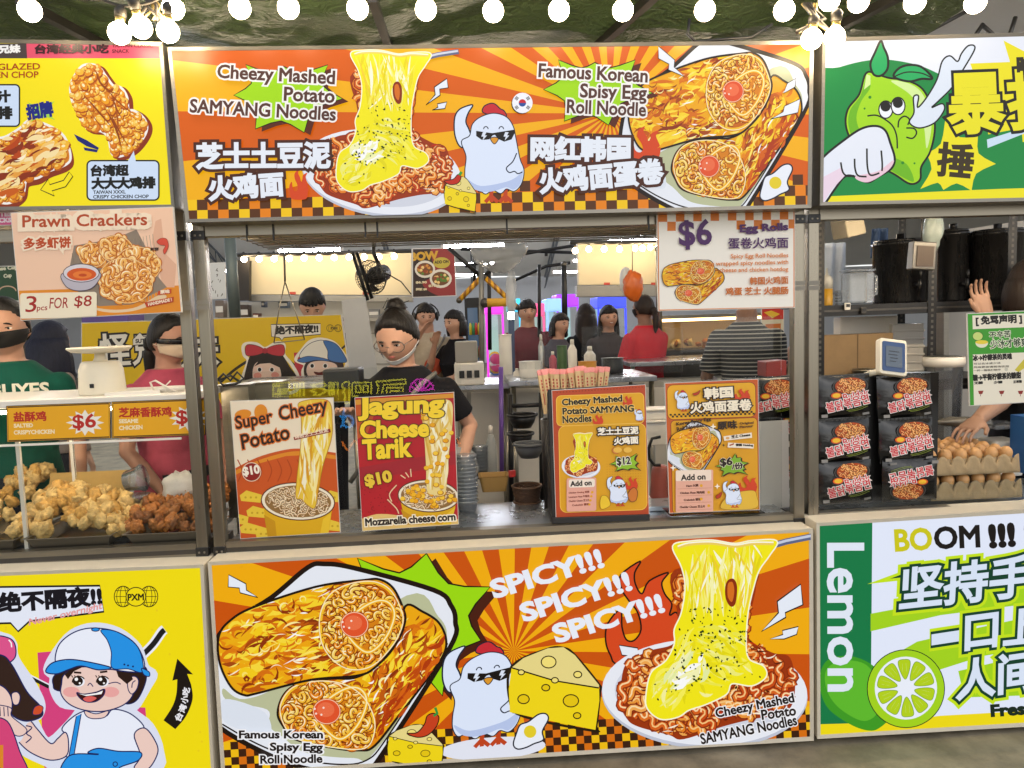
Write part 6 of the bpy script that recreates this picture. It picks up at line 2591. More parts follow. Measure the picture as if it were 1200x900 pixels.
    for ex in extras:
        if ex.startswith('mask'):
            kind, col = ex.split(':')
            mk = MB()
            lo, hi = {'mask': (-.9, -.1), 'maskchin': (-1.05, -.68)}[kind]
            mt = mat('mask_' + col.lstrip('#'), col, .8, var=.05)
            g_ = 1.09 if kind == 'mask' else 1.13

            def mf(u, v, lo=lo, hi=hi, g_=g_):
                a = R(-78 + 156 * u)
                z = lo + (hi - lo) * v + (.14 * abs(u - .5) * 2 if kind == 'mask' else .40 * (abs(u - .5) * 2) ** 1.6)
                d = V((math.sin(a), -math.cos(a), z)).normalized()
                return MH @ (d * head_r(d, hh, fem) * (g_ - .03 * abs(2 * u - 1)))
            mk.sheet(mf, 24, 8, mt)
            o = mk.build('face_mask', root, solid=.002)
            mk = MB()
            for s in (-1, 1):
                z0 = -.28 if kind == 'mask' else -.5
                mk.tube([MH @ (V((s * .9, -.42, z0)).normalized() * head_r(V((s * .9, -.42, z0)).normalized(), hh, fem) * 1.06), MH @ V((s * .39 * hh, .0, -.05 * hh))], .009 * hh, mt, 6)
            mk.build('ear_loop', o)
        if ex == 'glasses':
            gm = MB()
            gmt = mat('glasses_wire', '#8a8078', .25, .8)
            for s in (-1, 1):
                pts = []
                for q in range(18):
                    a = 2 * math.pi * q / 18
                    b = onface(s * .37, .02, 1.0)
                    pts.append(MH @ (b + V((s * 0 + .135 * hh * math.cos(a) * 1.05, -.05 * hh + .02 * hh * abs(math.cos(a)), .105 * hh * math.sin(a)))))
                gm.tube(pts, .008 * hh, gmt, 6, closed=True)
                b = onface(s * .37, .02, 1.0)
                gm.tube([MH @ (b + V((s * .14 * hh, -.04 * hh, .02 * hh))), MH @ V((s * .37 * hh, .03 * hh, .03 * hh))], .007 * hh, gmt, 6)
            gm.tube([MH @ (onface(-.07, .05, 1.0) + V((0, -.03 * hh, 0))), MH @ (onface(.07, .05, 1.0) + V((0, -.03 * hh, 0)))], .008 * hh, gmt, 6)
            gm.build('glasses_frame', root)
        if ex == 'dark_glasses':
            gm = MB()
            gm.sheet(lambda u, v: MH @ (V((math.sin(R(-70 + 140 * u)), -math.cos(R(-70 + 140 * u)), -.06 + .22 * v)).normalized() * hh * .47), 16, 3, mat('dark_lens', '#101012', .15))
            gm.build('visor_glasses', root, solid=.003)
        if ex.startswith('strap'):
            sm = MB()
            pts = []
            for q in range(13):
                u = q / 12
                x = (.085 - .18 * u) * bw
                z = .832 - .27 * u
                yy = -(.078 + .026 * math.sin(min(u * 2.2, 1) * 1.57)) * bw * 1.02 if q else -.035
                pts.append(V((x, yy, z)) * H)
            sm.tube(pts, .011 * (H / 1.8), mat('strap_grey', '#6a6660', .8), 8)
            sm.build('bag_strap', root)
        if ex == 'headset':
            sm = MB()
            mt = BLKP
            sm.tube([MH @ (V((math.cos(R(a)), .1, math.sin(R(a)))) * hh * .52) for a in range(0, 181, 15)], .03 * hh, mt, 8)
            for s in (-1, 1):
                sm.ball(MH @ V((s * .43 * hh, .02 * hh, 0)), .15 * hh, mt, 12, 8, (.5, 1, 1.2), MR)
            sm.build('headphones', root)
        if ex.startswith('disc'):
            sm = MB()
            _, col, dx, dz, r = ex.split(':')
            c = V((float(dx), -.088 * bw, float(dz))) * H
            pts = ell(0, 0, float(r) * H, float(r) * H)
            sm.loft([[c + V((x, .02, z)) for x, z in pts], [c + V((x, -.008, z)) for x, z in pts]], mat('shirt_print_' + col.lstrip('#'), col, .8))
            sm.build('shirt_print', root)
        if ex.startswith('chest'):
            _, txt, col, dx, dz, w_, h_ = ex.split(':')
            c = V((float(dx), -.058 * bw - .016, float(dz))) * H
            a = Art(lambda x, yv, hq: c + V((x, -hq - .012 * H + .25 * x * x / H * 6, -yv)), None, lambda h_: mat('shirt_ink_' + h_.lstrip('#'), h_, .8))
            a.on('lettering')
            w_, h_ = float(w_) * H, float(h_) * H
            a.text(txt, -w_ / 2, h_ / 2, w_ / 2, h_ / 2, h_, [(col, h_ * .05)])
            a.build(root)
    # stand it where the photo has the head
    hl = MH @ V((0, 0, 0))
    Mz = Matrix.Rotation(R(rz), 3, 'Z')
    q = Mz @ V((hl.x, hl.y, 0))
    root.location = (hc.x - q.x, hc.y - q.y, 0)
    root.rotation_euler = (0, 0, R(rz))
    return root


STRIPE = bpy.data.materials.new('striped_jersey')
STRIPE.use_nodes = True
_n = STRIPE.node_tree
_b = _n.nodes['Principled BSDF']
_b.inputs['Roughness'].default_value = .9
_tc = _n.nodes.new('ShaderNodeTexCoord')
_sp = _n.nodes.new('ShaderNodeSeparateXYZ')
_ml = _n.nodes.new('ShaderNodeMath')
_ml.operation = 'MULTIPLY'
_ml.inputs[1].default_value = 34.
_fr = _n.nodes.new('ShaderNodeMath')
_fr.operation = 'FRACT'
_gt = _n.nodes.new('ShaderNodeMath')
_gt.operation = 'GREATER_THAN'
_gt.inputs[1].default_value = .72
_mx = _n.nodes.new('ShaderNodeMix')
_mx.data_type = 'RGBA'
_mx.inputs[6].default_value = lin('#23262c')
_mx.inputs[7].default_value = lin('#a9a69c')
_n.links.new(_tc.outputs['Object'], _sp.inputs[0])
_n.links.new(_sp.outputs[2], _ml.inputs[0])
_n.links.new(_ml.outputs[0], _fr.inputs[0])
_n.links.new(_fr.outputs[0], _gt.inputs[0])
_n.links.new(_gt.outputs[0], _mx.inputs[0])
_n.links.new(_mx.outputs[2], _b.inputs['Base Color'])

person('woman in black with a hair bun, wire glasses and a mask under her chin', 466, 395, .78, 66, hair='bun', shirt='#17161a', rz=-14, pitch=20, hyaw=-4,
       arms={'r': (418, 496, .74, 405, 486, .52), 'l': (548, 500, .78, 533, 556, .6)}, sleeve=.72, extras=('glasses', 'maskchin:#c9c6c4', 'strap'), voxel=.0055, build=1.24)
person('person in a black mask and dark green shirt with white lettering behind the chicken display', 6, 386, .86, 66, hair='pony', shirt='#0f4a3c', rz=8, hyaw=10, sleeve=.6, extras=('mask:#121110', 'chest:GUYES:#d8d2bc:.05:.782:.13:.03'), voxel=.0075, build=1.15,
       skin='#b58a72')
person('person in a pink shirt with dark visor glasses and a pale mask', 199, 399, 1.1, 58, hair='pony', shirt='#a8485c', rz=62, pitch=6, sleeve=.7, extras=('mask:#d8c4a8', 'dark_glasses'), voxel=.008, build=1.25, skin='#a57a66',
       arms={'r': ((-.15, .0, .64), (-.12, -.09, .53)), 'l': ((.14, -.03, .64), (.08, -.12, .56))})
person('person in a navy headscarf and beige coat beyond the chicken display', 59, 402, 2.7, 46, hair='hijab', haircol='#1c1e2e', shirt='#8f7f76', rz=150, sleeve=1.9, extras=('noface',), voxel=.011)
person('man in black looking down, seen behind the yellow panel with cartoon faces', 366, 357, 2.75, 40, hair='short', haircol='#131110', shirt='#141416', rz=10, pitch=28, fem=False, voxel=.010)
person('man in a cream shirt with headphones and a hand at his mouth', 499, 371, 4.5, 30, hair='short', shirt='#b5a68e', rz=8, pitch=8, fem=False, extras=('headset', 'strap', 'disc:#b54a2c:.02:.68:.045'), voxel=.011,
       arms={'r': ((-.16, -.03, .67), (-.04, -.10, .84)), 'l': ((.14, -.03, .64), (.08, -.13, .60))})
person('woman in a black top resting her chin on her hand, looking across the aisle', 533, 379, 4.3, 30, hair='bob', shirt='#141317', rz=-48, fem=True, voxel=.011, arms={'r': ((-.14, -.08, .67), (-.03, -.12, .83)), 'l': ((.10, -.10, .66), (-.02, -.16, .62))})
person('young man in a maroon T-shirt behind the worktable', 618, 366, 5.0, 29, hair='fringe', shirt='#5f1722', rz=4, fem=False, voxel=.011)
person('woman in a grey top with a short black bob glancing sideways', 656, 381, 4.7, 27, hair='bob', shirt='#4c4a52', rz=38, tilt=6, voxel=.011)
person('person with long black hair turned away beside the smiling woman', 687, 372, 5.5, 30, hair='long', haircol='#2a1e17', shirt='#1a1a1d', rz=160, extras=('noface',), voxel=.012)
person('smiling woman in a charcoal top with long black hair', 713, 373, 5.0, 29, hair='long', shirt='#3a3437', rz=6, extras=('smile',), voxel=.011)
person('stallholder in a red T-shirt and black mask, turned away towards the worktable', 754, 362, 4.0, 31, hair='pony', haircol='#2c211a', shirt='#c22c36', rz=215, extras=('mask:#141414',), voxel=.011, build=1.2, sleeve=.9, skin='#8c6652',
       arms={'r': ((-.13, -.04, .64), (-.09, -.15, .56)), 'l': ((.15, -.02, .64), (.12, -.13, .55))})
person('man in a black jersey with thin white stripes working with his back turned', 876, 352, 2.6, 40, hair='short', shirt='#23262c', shirt_mat=STRIPE, rz=150, pitch=20, fem=False, extras=('noface',), voxel=.010, build=.98, sleeve=.85, skin='#876552',
       arms={'l': ((.15, .0, .64), (.12, -.12, .58)), 'r': (912, 432, 2.6, 925, 415, 2.75)})
person('person in black reaching up to a drink urn with an open hand', 1213, 335, .70, 66, hair='bob', haircol='#241a14', shirt='#17171a', rz=80, pitch=4, extras=('noface',), voxel=.0052, skin='#a58069', fem=False,
       arms={'r': (1176, 425, .62, 1162, 372, .72, (0, .3, 1)), 'l': (1190, 458, .62, 1152, 492, .46)})
# ---------------------------------------------------------------- surroundings
def struct(mb, name, **k):
    return tag(mb.build(name, None, **k), kind='structure')


CONC = mat('concrete_floor', '#857c69', .75, var=.5, scale=5, bump=.5)
mb = MB()
mb.box((-40, -30, -.2), (40, 45, 0), CONC)
struct(mb, 'ground')
TENT = mat('tent_fabric', '#d9d8d2', .7, var=.06, scale=.6)
RIB = mat('tent_steel', '#6a7076', .45, .6, var=.1)
# market hall roof far behind the stalls
mb = MB()
mb.sheet(lambda u, v: V((-26 + 52 * u, 6.0 + 22 * v, 3.5 + 2.2 * math.sin(v * math.pi) + .06 * math.sin(u * 40))), 60, 14, TENT)
struct(mb, 'ceiling')
mb = MB()
mb.box((-26, 28.0, 0), (26, 28.2, 3.5), mat('hall_wall', '#b9bcc0', .8, var=.08, scale=.5))
struct(mb, 'back_wall')
for k in range(7):
    x = -9 + 3.0 * k
    t = thing('roof_truss', 'pale steel truss spanning the market hall roof', 'truss', (x, 17, 3.4), 'steel trusses of the market hall')
    top = [V((x, 6.2 + 21.6 * q / 12, 3.44 + 2.2 * math.sin(q / 12 * math.pi))) for q in range(13)]
    bot = [p - V((0, 0, .42)) for p in top]
    for pts, nm in ((top, 'top_chord'), (bot, 'bottom_chord')):
        m_ = MB()
        m_.tube(pts, .035, RIB, 6)
        part(m_, nm, t)
    m_ = MB()
    for q in range(12):
        m_.tube([top[q], bot[q + 1]], .02, RIB, 5)
        m_.tube([bot[q], top[q]], .02, RIB, 5)
    part(m_, 'web_lattice', t)

# green tarpaulin over the stalls
TARP = mat('green_tarpaulin', '#50643f', .36, var=.3, scale=3, bump=.0, spec=.6)
_nt = TARP.node_tree
_b = _nt.nodes['Principled BSDF']
_tc = _nt.nodes.new('ShaderNodeTexCoord')
_mp = _nt.nodes.new('ShaderNodeMapping')
_mp.inputs['Rotation'].default_value = (0, 0, .5)
_mp.inputs['Scale'].default_value = (5, 9, 4)
_nz = _nt.nodes.new('ShaderNodeTexNoise')
_nz.inputs['Scale'].default_value = 2.2
_nz.inputs['Detail'].default_value = 5
_nz.inputs['Distortion'].default_value = 2.2
_bp = _nt.nodes.new('ShaderNodeBump')
_bp.inputs['Strength'].default_value = .6
_bp.inputs['Distance'].default_value = .05
_nt.links.new(_tc.outputs['Object'], _mp.inputs[0])
_nt.links.new(_mp.outputs[0], _nz.inputs['Vector'])
_nt.links.new(_nz.outputs[0], _bp.inputs['Height'])
_nt.links.new(_bp.outputs[0], _b.inputs['Normal'])
t = thing('tarpaulin_canopy', 'wrinkled dark green tarpaulin stretched over the stalls on steel poles', 'canopy', (0, .8, 3))


def tz(x, y):
    return 3.02 + .05 * math.sin(x * 2.1) + .035 * noise.noise(V((x * 2.5, y * 3, 0))) + .02 * noise.noise(V((x * 7 + y * 4, y * 8, 2)))


mb = MB()
XR = P(1085, 30, .6).x
mb.sheet(lambda u, v: V((-3.2 + (XR + 3.2) * u, .18 + 2.0 * v, tz(-3.2 + (XR + 3.2) * u, .18 + 2.0 * v))), 120, 50, TARP)
part(mb, 'tarp_sheet', t)
mb = MB()
mb.sheet(lambda u, v: V((-3.2 + (XR + 3.2) * u, .60 - .42 * v, 3.0 + .13 * v + .012 * math.sin(u * 60) + .02 * noise.noise(V((u * 30, v * 3, 5))))), 140, 8, TARP)
part(mb, 'valance', t)
for px, tilt in ((448, .02), (745, -.25), (80, .2), (1010, -.3)):
    m_ = MB()
    p = P(px, 30, .5)
    m_.bar(V((p.x, .16, 2.97)), V((p.x + tilt * 2, 2.2, 2.97)), .035, .035, DARKC)
    part(m_, 'support_pole', t)
mb = MB()
mb.bar(V((-3.2, .75, 2.965)), V((XR, .75, 2.965)), .03, .03, DARKC)
part(mb, 'cross_pole', t)
mb = MB()
q = [(808, 22), (806, 40), (815, 49), (850, 46), (880, 44), (905, 28)]
mb.tube([P(x, y, .1) for x, y in q], .006, BLKP, 6)
tag(mb.build('power_cable', None), 'thick black cable looping under the green tarpaulin', 'cable')
# pale tent roof over the drinks stall
t = thing('tent_roof', 'pale fabric tent roof with dark ribs beyond the green tarpaulin', 'tent roof', (3.2, 2.5, 3))
mb = MB()
mb.sheet(lambda u, v: V((XR - .3 + 4.5 * u, .9 + 4.2 * v, 3.5 + .5 * v + .1 * u)), 8, 8, TENT)
part(mb, 'fabric', t)
for a_, b_ in (((1060, 52), (1150, 4)), ((1152, 30), (1176, 52)), ((1152, 28), (1136, 52)), ((1060, 56), (1120, 56)), ((1190, 20), (1180, 52))):
    m_ = MB()
    m_.tube([P(*a_, 1.2), P(*b_, 1.2)], .011, DARKC, 6)
    part(m_, 'rib', t)

# bulbs
BULB = mat('bulb_glow', '#fff3dc', .3, emit=BULB_E, ecol='#ffe6bd')
SOCK = mat('bulb_socket', '#2a2722', .5)
BRASS = mat('bulb_collar', '#a8925a', .35, .8)


def make_bulb(r=.036):
    root = thing('festoon_bulb', 'x', 'bulb')
    mb = MB()
    mb.lathe([(.001, -r)] + [(r * math.sin(math.pi * k / 12), -r * math.cos(math.pi * k / 12)) for k in range(1, 11)] + [(r * .36, r * 1.05)], (0, 0, 0), BULB, 18)
    part(mb, 'globe', root)
    mb = MB()
    mb.lathe([(r * .38, r * 1.04), (r * .42, r * 1.3), (r * .40, r * 1.55)], (0, 0, 0), BRASS, 14)
    part(mb, 'collar', root)
    mb = MB()
    mb.lathe([(r * .5, r * 1.5), (r * .55, r * 2.2), (r * .3, r * 2.5), (.006, r * 2.6)], (0, 0, 0), SOCK, 14)
    part(mb, 'socket', root)
    return root


bulb = make_bulb()
first = True
GB = 'festoon bulbs strung above the stall signs'


def put_bulb(px, py, y, lab, g, s=1., rot=(0, 0, 0)):
    global first
    o = bulb if first else copy_tree(bulb)
    first = False
    o.location = P(px, py, y)
    o.rotation_euler = rot
    o.scale = (s, s, s)
    tag(o, lab, 'bulb', g)


LB = 'lit round festoon bulb in the row above the main stall sign'
row = [(281, 9), (338, 9), (419, 10), (499, 11), (578, 13), (655, 12), (730, 12), (826, 12), (919, 12)]
for x, y in row:
    put_bulb(x, y, -.12, LB, GB)
for x, y, lab in ((35, 12, 'lit round bulb alone above the chicken stall sign'), (140, 39, 'dimmer bulb facing aside in the cluster above the chicken stall sign'), (165, 32, 'lit bulb second in the cluster above the chicken stall sign'),
                  (197, 37, 'lowest lit bulb of the cluster above the sign corner, near the steel post'), (203, 10, 'upper lit bulb of the cluster above the sign corner'),
                  (951, 46, 'lit bulb hanging before the corner where the main and lime signs meet'), (978, 44, 'lit bulb hanging before the corner of the lime sign'), (972, 0, 'bulb half cut by the top edge above the lime sign'),
                  (1006, 2, 'bulb just above the leaf of the lime sign'), (1072, 3, 'bulb above the splash of the lime sign'), (1143, 3, 'bulb above the big yellow character of the lime sign')):
    put_bulb(x, y, -.13, lab, 'festoon bulbs of the neighbouring stalls', 1., (R(RN.uniform(-25, 25)), R(RN.uniform(-25, 25)), 0))
put_bulb(219, 264, .45, 'small lit bulb between the steel posts of the two stalls', 'festoon bulbs of the neighbouring stalls', .7)
mb = MB()
for k, pts in enumerate(([(-60, -6), (35, -8), (120, 6), (165, 12), (203, -8), (281, -8), (338, -9), (419, -9), (499, -8), (578, -6), (655, -7), (730, -7), (826, -7), (919, -7), (972, -14), (1006, -12), (1072, -12), (1143, -12), (1260, -12)],)):
    q = [P(x, y, -.12) + V((0, 0, .018)) for x, y in pts]
    fine = []
    for i in range(len(q) - 1):
        for j in range(6):
            u = j / 6
            fine.append(q[i].lerp(q[i + 1], u) - V((0, 0, .012 * math.sin(math.pi * u))))
    mb.tube(fine, .005, SOCK, 6)
tag(mb.build('festoon_cable', None), 'dark festoon cable carrying the bulbs above the signs', 'cable')
for px, py in ((180, 8), (955, 22)):
    mb = MB()
    for k in range(7):
        q = [P(px + RN.uniform(-16, 16), py - 18, -.1), P(px + RN.uniform(-14, 14), py, -.11), P(px + RN.uniform(-22, 22), py + 16, -.11)]
        mb.tube(q, .005 + .003 * (k % 2), DARKC if k % 2 else BRASS, 6)
    tag(mb.build('cable_bundle', None), 'knot of cables and clips holding the bulb cluster %s' % ('near the chicken stall' if px < 500 else 'near the lime sign'), 'cable')

# stall lamps: slim LED tubes under the wire shelf and inside the neighbours
LED = mat('led_tube_glow', '#fff6e4', .4, emit=LED_E, ecol='#ffe9c8')
for xa, xb, y, z, lab in ((xl + .2, xr - .2, .168, ZB[0] + .032, 'slim lit LED tube behind the top beam of the noodle stall'), (P(-150, 300, .9).x, xl2 - .1, .168, ZB[0] + .032, 'slim lit LED tube behind the top beam of the chicken stall'),
                          (X0 + .05, X1 - .04, .21, zt - .05, 'slim lit LED tube under the top of the chicken display'),
                          (xr2 + .1, P(1300, 300, .9).x, .168, ZB[0] + .032, 'slim lit LED tube inside the drinks stall')):
    t = thing('led_tube', lab, 'lamp', ((xa + xb) / 2, y, z), 'LED tubes inside the stalls')
    mb = MB()
    mb.box((xa, y - .02, z + .014), (xb, y + .02, z + .04), WHT)
    part(mb, 'fitting', t)
    mb = MB()
    mb.tube([(xa + .02, y, z), (xb - .02, y, z)], .006 if 'display' in lab else .013, LED, 10)
    part(mb, 'tube', t)
# added fill lamps, out of view, brightening the people across the aisle
for k in range(3):
    x = -1.9 + 1.9 * k
    t = thing('aisle_lamp', 'LED tube hanging over the aisle behind the noodle stall', 'lamp', (x, 2.3, 2.7), 'LED tubes over the aisle')
    mb = MB()
    mb.box((x - .62, 2.28, 2.715), (x + .62, 2.32, 2.74), WHT)
    part(mb, 'fitting', t)
    mb = MB()
    mb.tube([(x - .6, 2.3, 2.7), (x + .6, 2.3, 2.7)], .014, LED, 10)
    part(mb, 'tube', t)
# hall lamps
HL = mat('hall_lamp_glow', '#ffffff', .4, emit=HALL_E, ecol='#f4f6ff')
k = 0
for ix in range(5):
    for iy in range(4):
        x, y = -6.4 + 3.2 * ix, 7.4 + 4.6 * iy
        t = thing('hall_lamp', 'long white lamp hanging under the market hall roof', 'lamp', (x, y, 3.2), 'lamps of the market hall')
        mb = MB()
        for dx in (-.62, .62):
            mb.box((x + dx - .03, y - .04, 3.17), (x + dx + .03, y + .04, 3.27), WHT)
        part(mb, 'end_cap_frame', t)
        mb = MB()
        mb.tube([(x - .59, y, 3.22), (x + .59, y, 3.22)], .03, HL, 10)
        part(mb, 'tube', t)
        mb = MB()
        for dx in (-.5, .5):
            mb.tube([(x + dx, y, 3.27), (x + dx, y, 3.6)], .004, DARKC, 5)
        part(mb, 'hanging_wire_frame', t)

# ------------------------------------------------ yellow panel with cartoon faces
CG = crop(230, 250, 4.286)
a = board('cartoon_panel', 'yellow printed panel with a girl in a red bow and boy in a cap', [(96, 379), (399, 369), (414, 470), (96, 480)], 2.35, t=.03, base='#dcb60a', cat='panel')
a.T = CG
a.on('picture_print')
a.line(smooth([(120, 850), (200, 780), (300, 720), (380, 700), (450, 730), (520, 790), (560, 840)], 5, False), 14, '#1c1512')
a.poly([(490, 700), (560, 696), (570, 850), (500, 850)], '#b8303c')
sil = [(240, 660), (300, 655), (345, 680), (400, 652), (440, 660), (440, 710), (480, 760), (512, 830), (480, 900), (220, 900), (235, 820), (260, 740), (240, 710)]
a.line(smooth(sil), 16, '#e8e2d4', closed=True)
a.blob([(280, 700), (345, 686), (420, 700), (470, 770), (508, 830), (470, 860), (430, 850), (300, 850), (240, 860), (250, 780)], '#1f1512')
for s in (-1, 1):
    a.blob([(345, 690), (345 + s * 40, 665), (345 + s * 92, 662), (345 + s * 94, 712), (345 + s * 40, 712)], '#b8303c', '#4a1018', 3)
a.dot(345, 690, 14, '#a02834')
a.blob([(282, 790), (300, 750), (345, 740), (400, 750), (425, 790), (420, 840), (350, 870), (290, 845)], '#dfc0ae', '#1f1512', 3)
a.poly([(290, 770), (320, 735), (400, 735), (420, 775), (370, 752), (320, 756)], '#1f1512')
for x in (318, 380):
    a.dot(x, 785, 13, '#efeae4', 12)
    a.dot(x, 785, 9, '#1f1512', 10)
a.dot(308, 815, 20, '#d68a7c', 15)
a.dot(396, 812, 20, '#d68a7c', 15)
a.line(smooth([(330, 838), (350, 845), (372, 836)], 4, False), 6, '#5a1a14')
sil = [(500, 735), (530, 690), (570, 645), (625, 632), (690, 650), (735, 700), (757, 745), (740, 800), (720, 850), (560, 850), (535, 800), (545, 760)]
a.line(smooth(sil), 16, '#e8e2d4', closed=True)
a.blob([(545, 760), (600, 735), (720, 735), (740, 790), (700, 830), (620, 850), (550, 830)], '#2a1712')
a.blob([(570, 750), (640, 740), (705, 760), (700, 810), (640, 846), (580, 835), (552, 795)], '#dfc0ae', '#1c2340', 3)
a.blob([(520, 725), (540, 680), (590, 645), (650, 645), (665, 735), (590, 728)], '#e3ddcf', '#1c2340', 3)
a.blob([(640, 640), (700, 655), (740, 705), (752, 748), (668, 738), (660, 690)], '#3c6ca8', '#1c2340', 3)
a.blob([(508, 738), (560, 718), (640, 728), (670, 742), (600, 738), (540, 750)], '#3c6ca8', '#1c2340', 3)
for x in (582, 648):
    a.dot(x, 766, 13, '#efeae4', 13)
    a.dot(x, 766, 9, '#1f1512', 10)
a.blob([(590, 795), (620, 798), (652, 788), (640, 812), (605, 812)], '#5a1a14')
a.line([(730, 680), (760, 655)], 10, '#1c1512')
a.on('lettering')
q = [(376, 560), (624, 556), (624, 606), (440, 622), (430, 636), (418, 622), (380, 618)]
a.line(q, 8, '#15110e', closed=True)
a.poly(q, '#e2dccf')
a.text('绝不隔夜!!', 400, 608, 612, 598, 40, [('#15110e', 2.5)])
for x in (672, 712):
    a.line(ell(x, 577, 17, 18, 0, 16), 3, '#6a5808', closed=True)
    a.line(ell(x, 577, 7, 18, 0, 12), 2, '#6a5808', closed=True)
a.text('PXM', 676, 583, 708, 583, 11, [('#5a4a08', 1)])
a.T = CE
a.text('怪', 530, 900, 690, 890, 170, [('#1c1512', 15), ('#e4decf', 4)])
a.text('兄', 705, 890, 820, 885, 150, [('#1c1512', 15), ('#e4decf', 4)])
a.T = ID
a.text('妹', 212, 432, 256, 430, 40, [('#1c1512', 3.5), ('#e4decf', 1)])
a.T = CE
bq = [(700, 755), (720, 735), (738, 718), (756, 738), (810, 740), (812, 778), (702, 786)]
a.poly(bq, '#ded8ca')
a.line(bq, 4, '#1c1512', closed=True)
a.text('SUTRA', 716, 774, 800, 770, 20, [('#1c1512', 1.2)])
a.build(a.root)

# ------------------------------------------------ stalls across the aisle
BRD = mat('cream_sign_back', '#d9c9a4', .6, var=.04, scale=2)
LEDGE = mat('worn_steel_ledge', '#8f8c84', .4, .7, var=.2, scale=6, stretch=(.2, 1, 1))


def back_sign(lab, quad, y, ledge):
    root = thing('sign_back', lab, 'sign back', P((quad[2][0] + quad[3][0]) / 2, quad[3][1], y))
    mb = MB()
    sheet_quad(mb, quad, .1, BRD, y)
    part(mb, 'board', root, bevel=.004)
    mb = MB()
    x0, x1 = quad[3][0] - 2, quad[2][0] + 2
    sheet_quad(mb, [(x0, quad[3][1] + 1), (x1, quad[2][1] + 1), (x1, quad[2][1] + ledge), (x0, quad[3][1] + ledge)], .12, LEDGE, y - .01)
    part(mb, 'steel_ledge', root, bevel=.004)
    for u in (.25, .7):
        mb = MB()
        px = quad[0][0] + (quad[1][0] - quad[0][0]) * u
        sheet_quad(mb, [(px, quad[3][1] - 3), (px + 7, quad[3][1] - 3), (px + 7, quad[3][1]), (px, quad[3][1])], .004, mat('red_sticker', '#b8402c', .5), y - .005)
        part(mb, 'red_clip', root)
    return root


back_sign('cream back of a stall sign behind a row of bulbs, above the man in black', [(292, 298), (482, 296), (482, 346), (293, 345)], 4.9, 8)
back_sign('cream back of a stall sign behind the orange bag', [(677, 286), (800, 284), (800, 333), (678, 334)], 4.9, 14)
LA, LR = 'small lit bulb in the row before the cream sign back above the man in black', 'small lit bulb in the row before the cream sign back behind the orange bag'
for i in range(11):
    put_bulb(286 + i * 17.6, 304 - i * .35, 4.6, LA, 'small bulbs of the stall across the aisle', .78)
for x, y in ((674, 294), (690, 292), (708, 292), (726, 292), (744, 291), (753, 291), (762, 290), (771, 290)):
    put_bulb(x, y, 4.6, LR, 'small bulbs of the other stall across the aisle', .78)
for pts, lab in (([(270, 299), (380, 297), (482, 294)], 'dark pipe carrying the small bulbs above the man in black'), ([(668, 284), (730, 284), (790, 283)], 'dark pipe carrying the small bulbs above the orange bag')):
    mb = MB()
    mb.tube([P(x, y, 4.6) for x, y in pts], .02, DARKC, 8)
    tag(mb.build('bulb_pipe', None), lab, 'pipe')
# kitchen wall below the cream board with boxes
TILE = mat('pale_kitchen_wall', '#c9c4b8', .5, var=.08, scale=3)
t = thing('kitchen_partition', 'pale kitchen partition with shelf goods behind the man in black', 'partition', P(375, 470, 5.2))
mb = MB()
sheet_quad(mb, [(255, 354), (470, 354), (470, 470), (255, 470)], .05, TILE, 5.2)
part(mb, 'wall_panel', t)
mb = MB()
for k in range(1, 5):
    sheet_quad(mb, [(255, 354 + k * 18), (470, 354 + k * 18), (470, 355 + k * 18), (255, 355 + k * 18)], .004, LEDGE, 5.19)
part(mb, 'joint_pattern', t)
for i, (x0, x1, y0, y1, c, lab) in enumerate(((280, 291, 357, 374, '#4a3a2c', 'brown box'), (306, 310, 352, 360, '#2a3448', 'navy bottle'), (326, 337, 352, 361, '#4c5866', 'grey canister'), (296, 303, 367, 374, '#6a3c30', 'reddish jar'),
                                               (252, 262, 352, 372, '#7a6a5c', 'tan carton'), (432, 444, 362, 372, '#8d8a86', 'steel tin'), (452, 462, 358, 374, '#3a4a5c', 'slate blue box'))):
    mb = MB()
    sheet_quad(mb, [(x0, y0), (x1, y0), (x1, y1), (x0, y1)], .12, mat('shelf_goods_' + c[1:], c, .5, var=.2), 5.0)
    q0, q1 = P(x0, y0 + (y1 - y0) * .35, 4.995), P(x1, y0 + (y1 - y0) * .7, 4.995)
    mb.box((q0.x + .004, 4.99, q1.z), (q1.x - .004, 4.9995, q0.z), WHT)
    tag(mb.build('kitchen_box', None, bevel=.004), '%s with a white label before the pale kitchen partition' % lab, 'box')
mb = MB()
sheet_quad(mb, [(250, 374), (470, 372), (470, 376), (250, 378)], .3, LEDGE, 4.9)
tag(mb.build('kitchen_shelf', None), 'thin steel shelf before the pale kitchen partition', 'shelf')

# pedestal fan
p = P(435, 325, 2.2)
t = thing('wall_fan', 'black caged fan hung high behind the woman with the bun', 'fan', p)
MF = Matrix.Translation(p) @ Matrix.Rotation(R(-28), 4, 'Z') @ Matrix.Rotation(R(14), 4, 'X')
rf = 17.5 / ppm(2.2) * 1.12
mb = MB()
FW = mat('fan_wire', '#46423c', .4, .5)
for k in range(30):
    a_ = 2 * math.pi * k / 30
    c, s_ = math.cos(a_), math.sin(a_)
    for sg in (-1, 1):
        mb.tube([MF @ V((c * rf * .22, sg * .055, s_ * rf * .22)), MF @ V((c * rf * .8, sg * .05, s_ * rf * .8)), MF @ V((c * rf, 0, s_ * rf))], .0016, FW, 4)
for rr, yy in ((1, 0), (.8, -.05), (.8, .05), (.22, -.055), (.5, -.053)):
    mb.tube([MF @ V((math.cos(q * .2618) * rf * rr, yy, math.sin(q * .2618) * rf * rr)) for q in range(24)], .004 if rr == 1 else .002, FW, 6, closed=True)
part(mb, 'cage_frame', t)
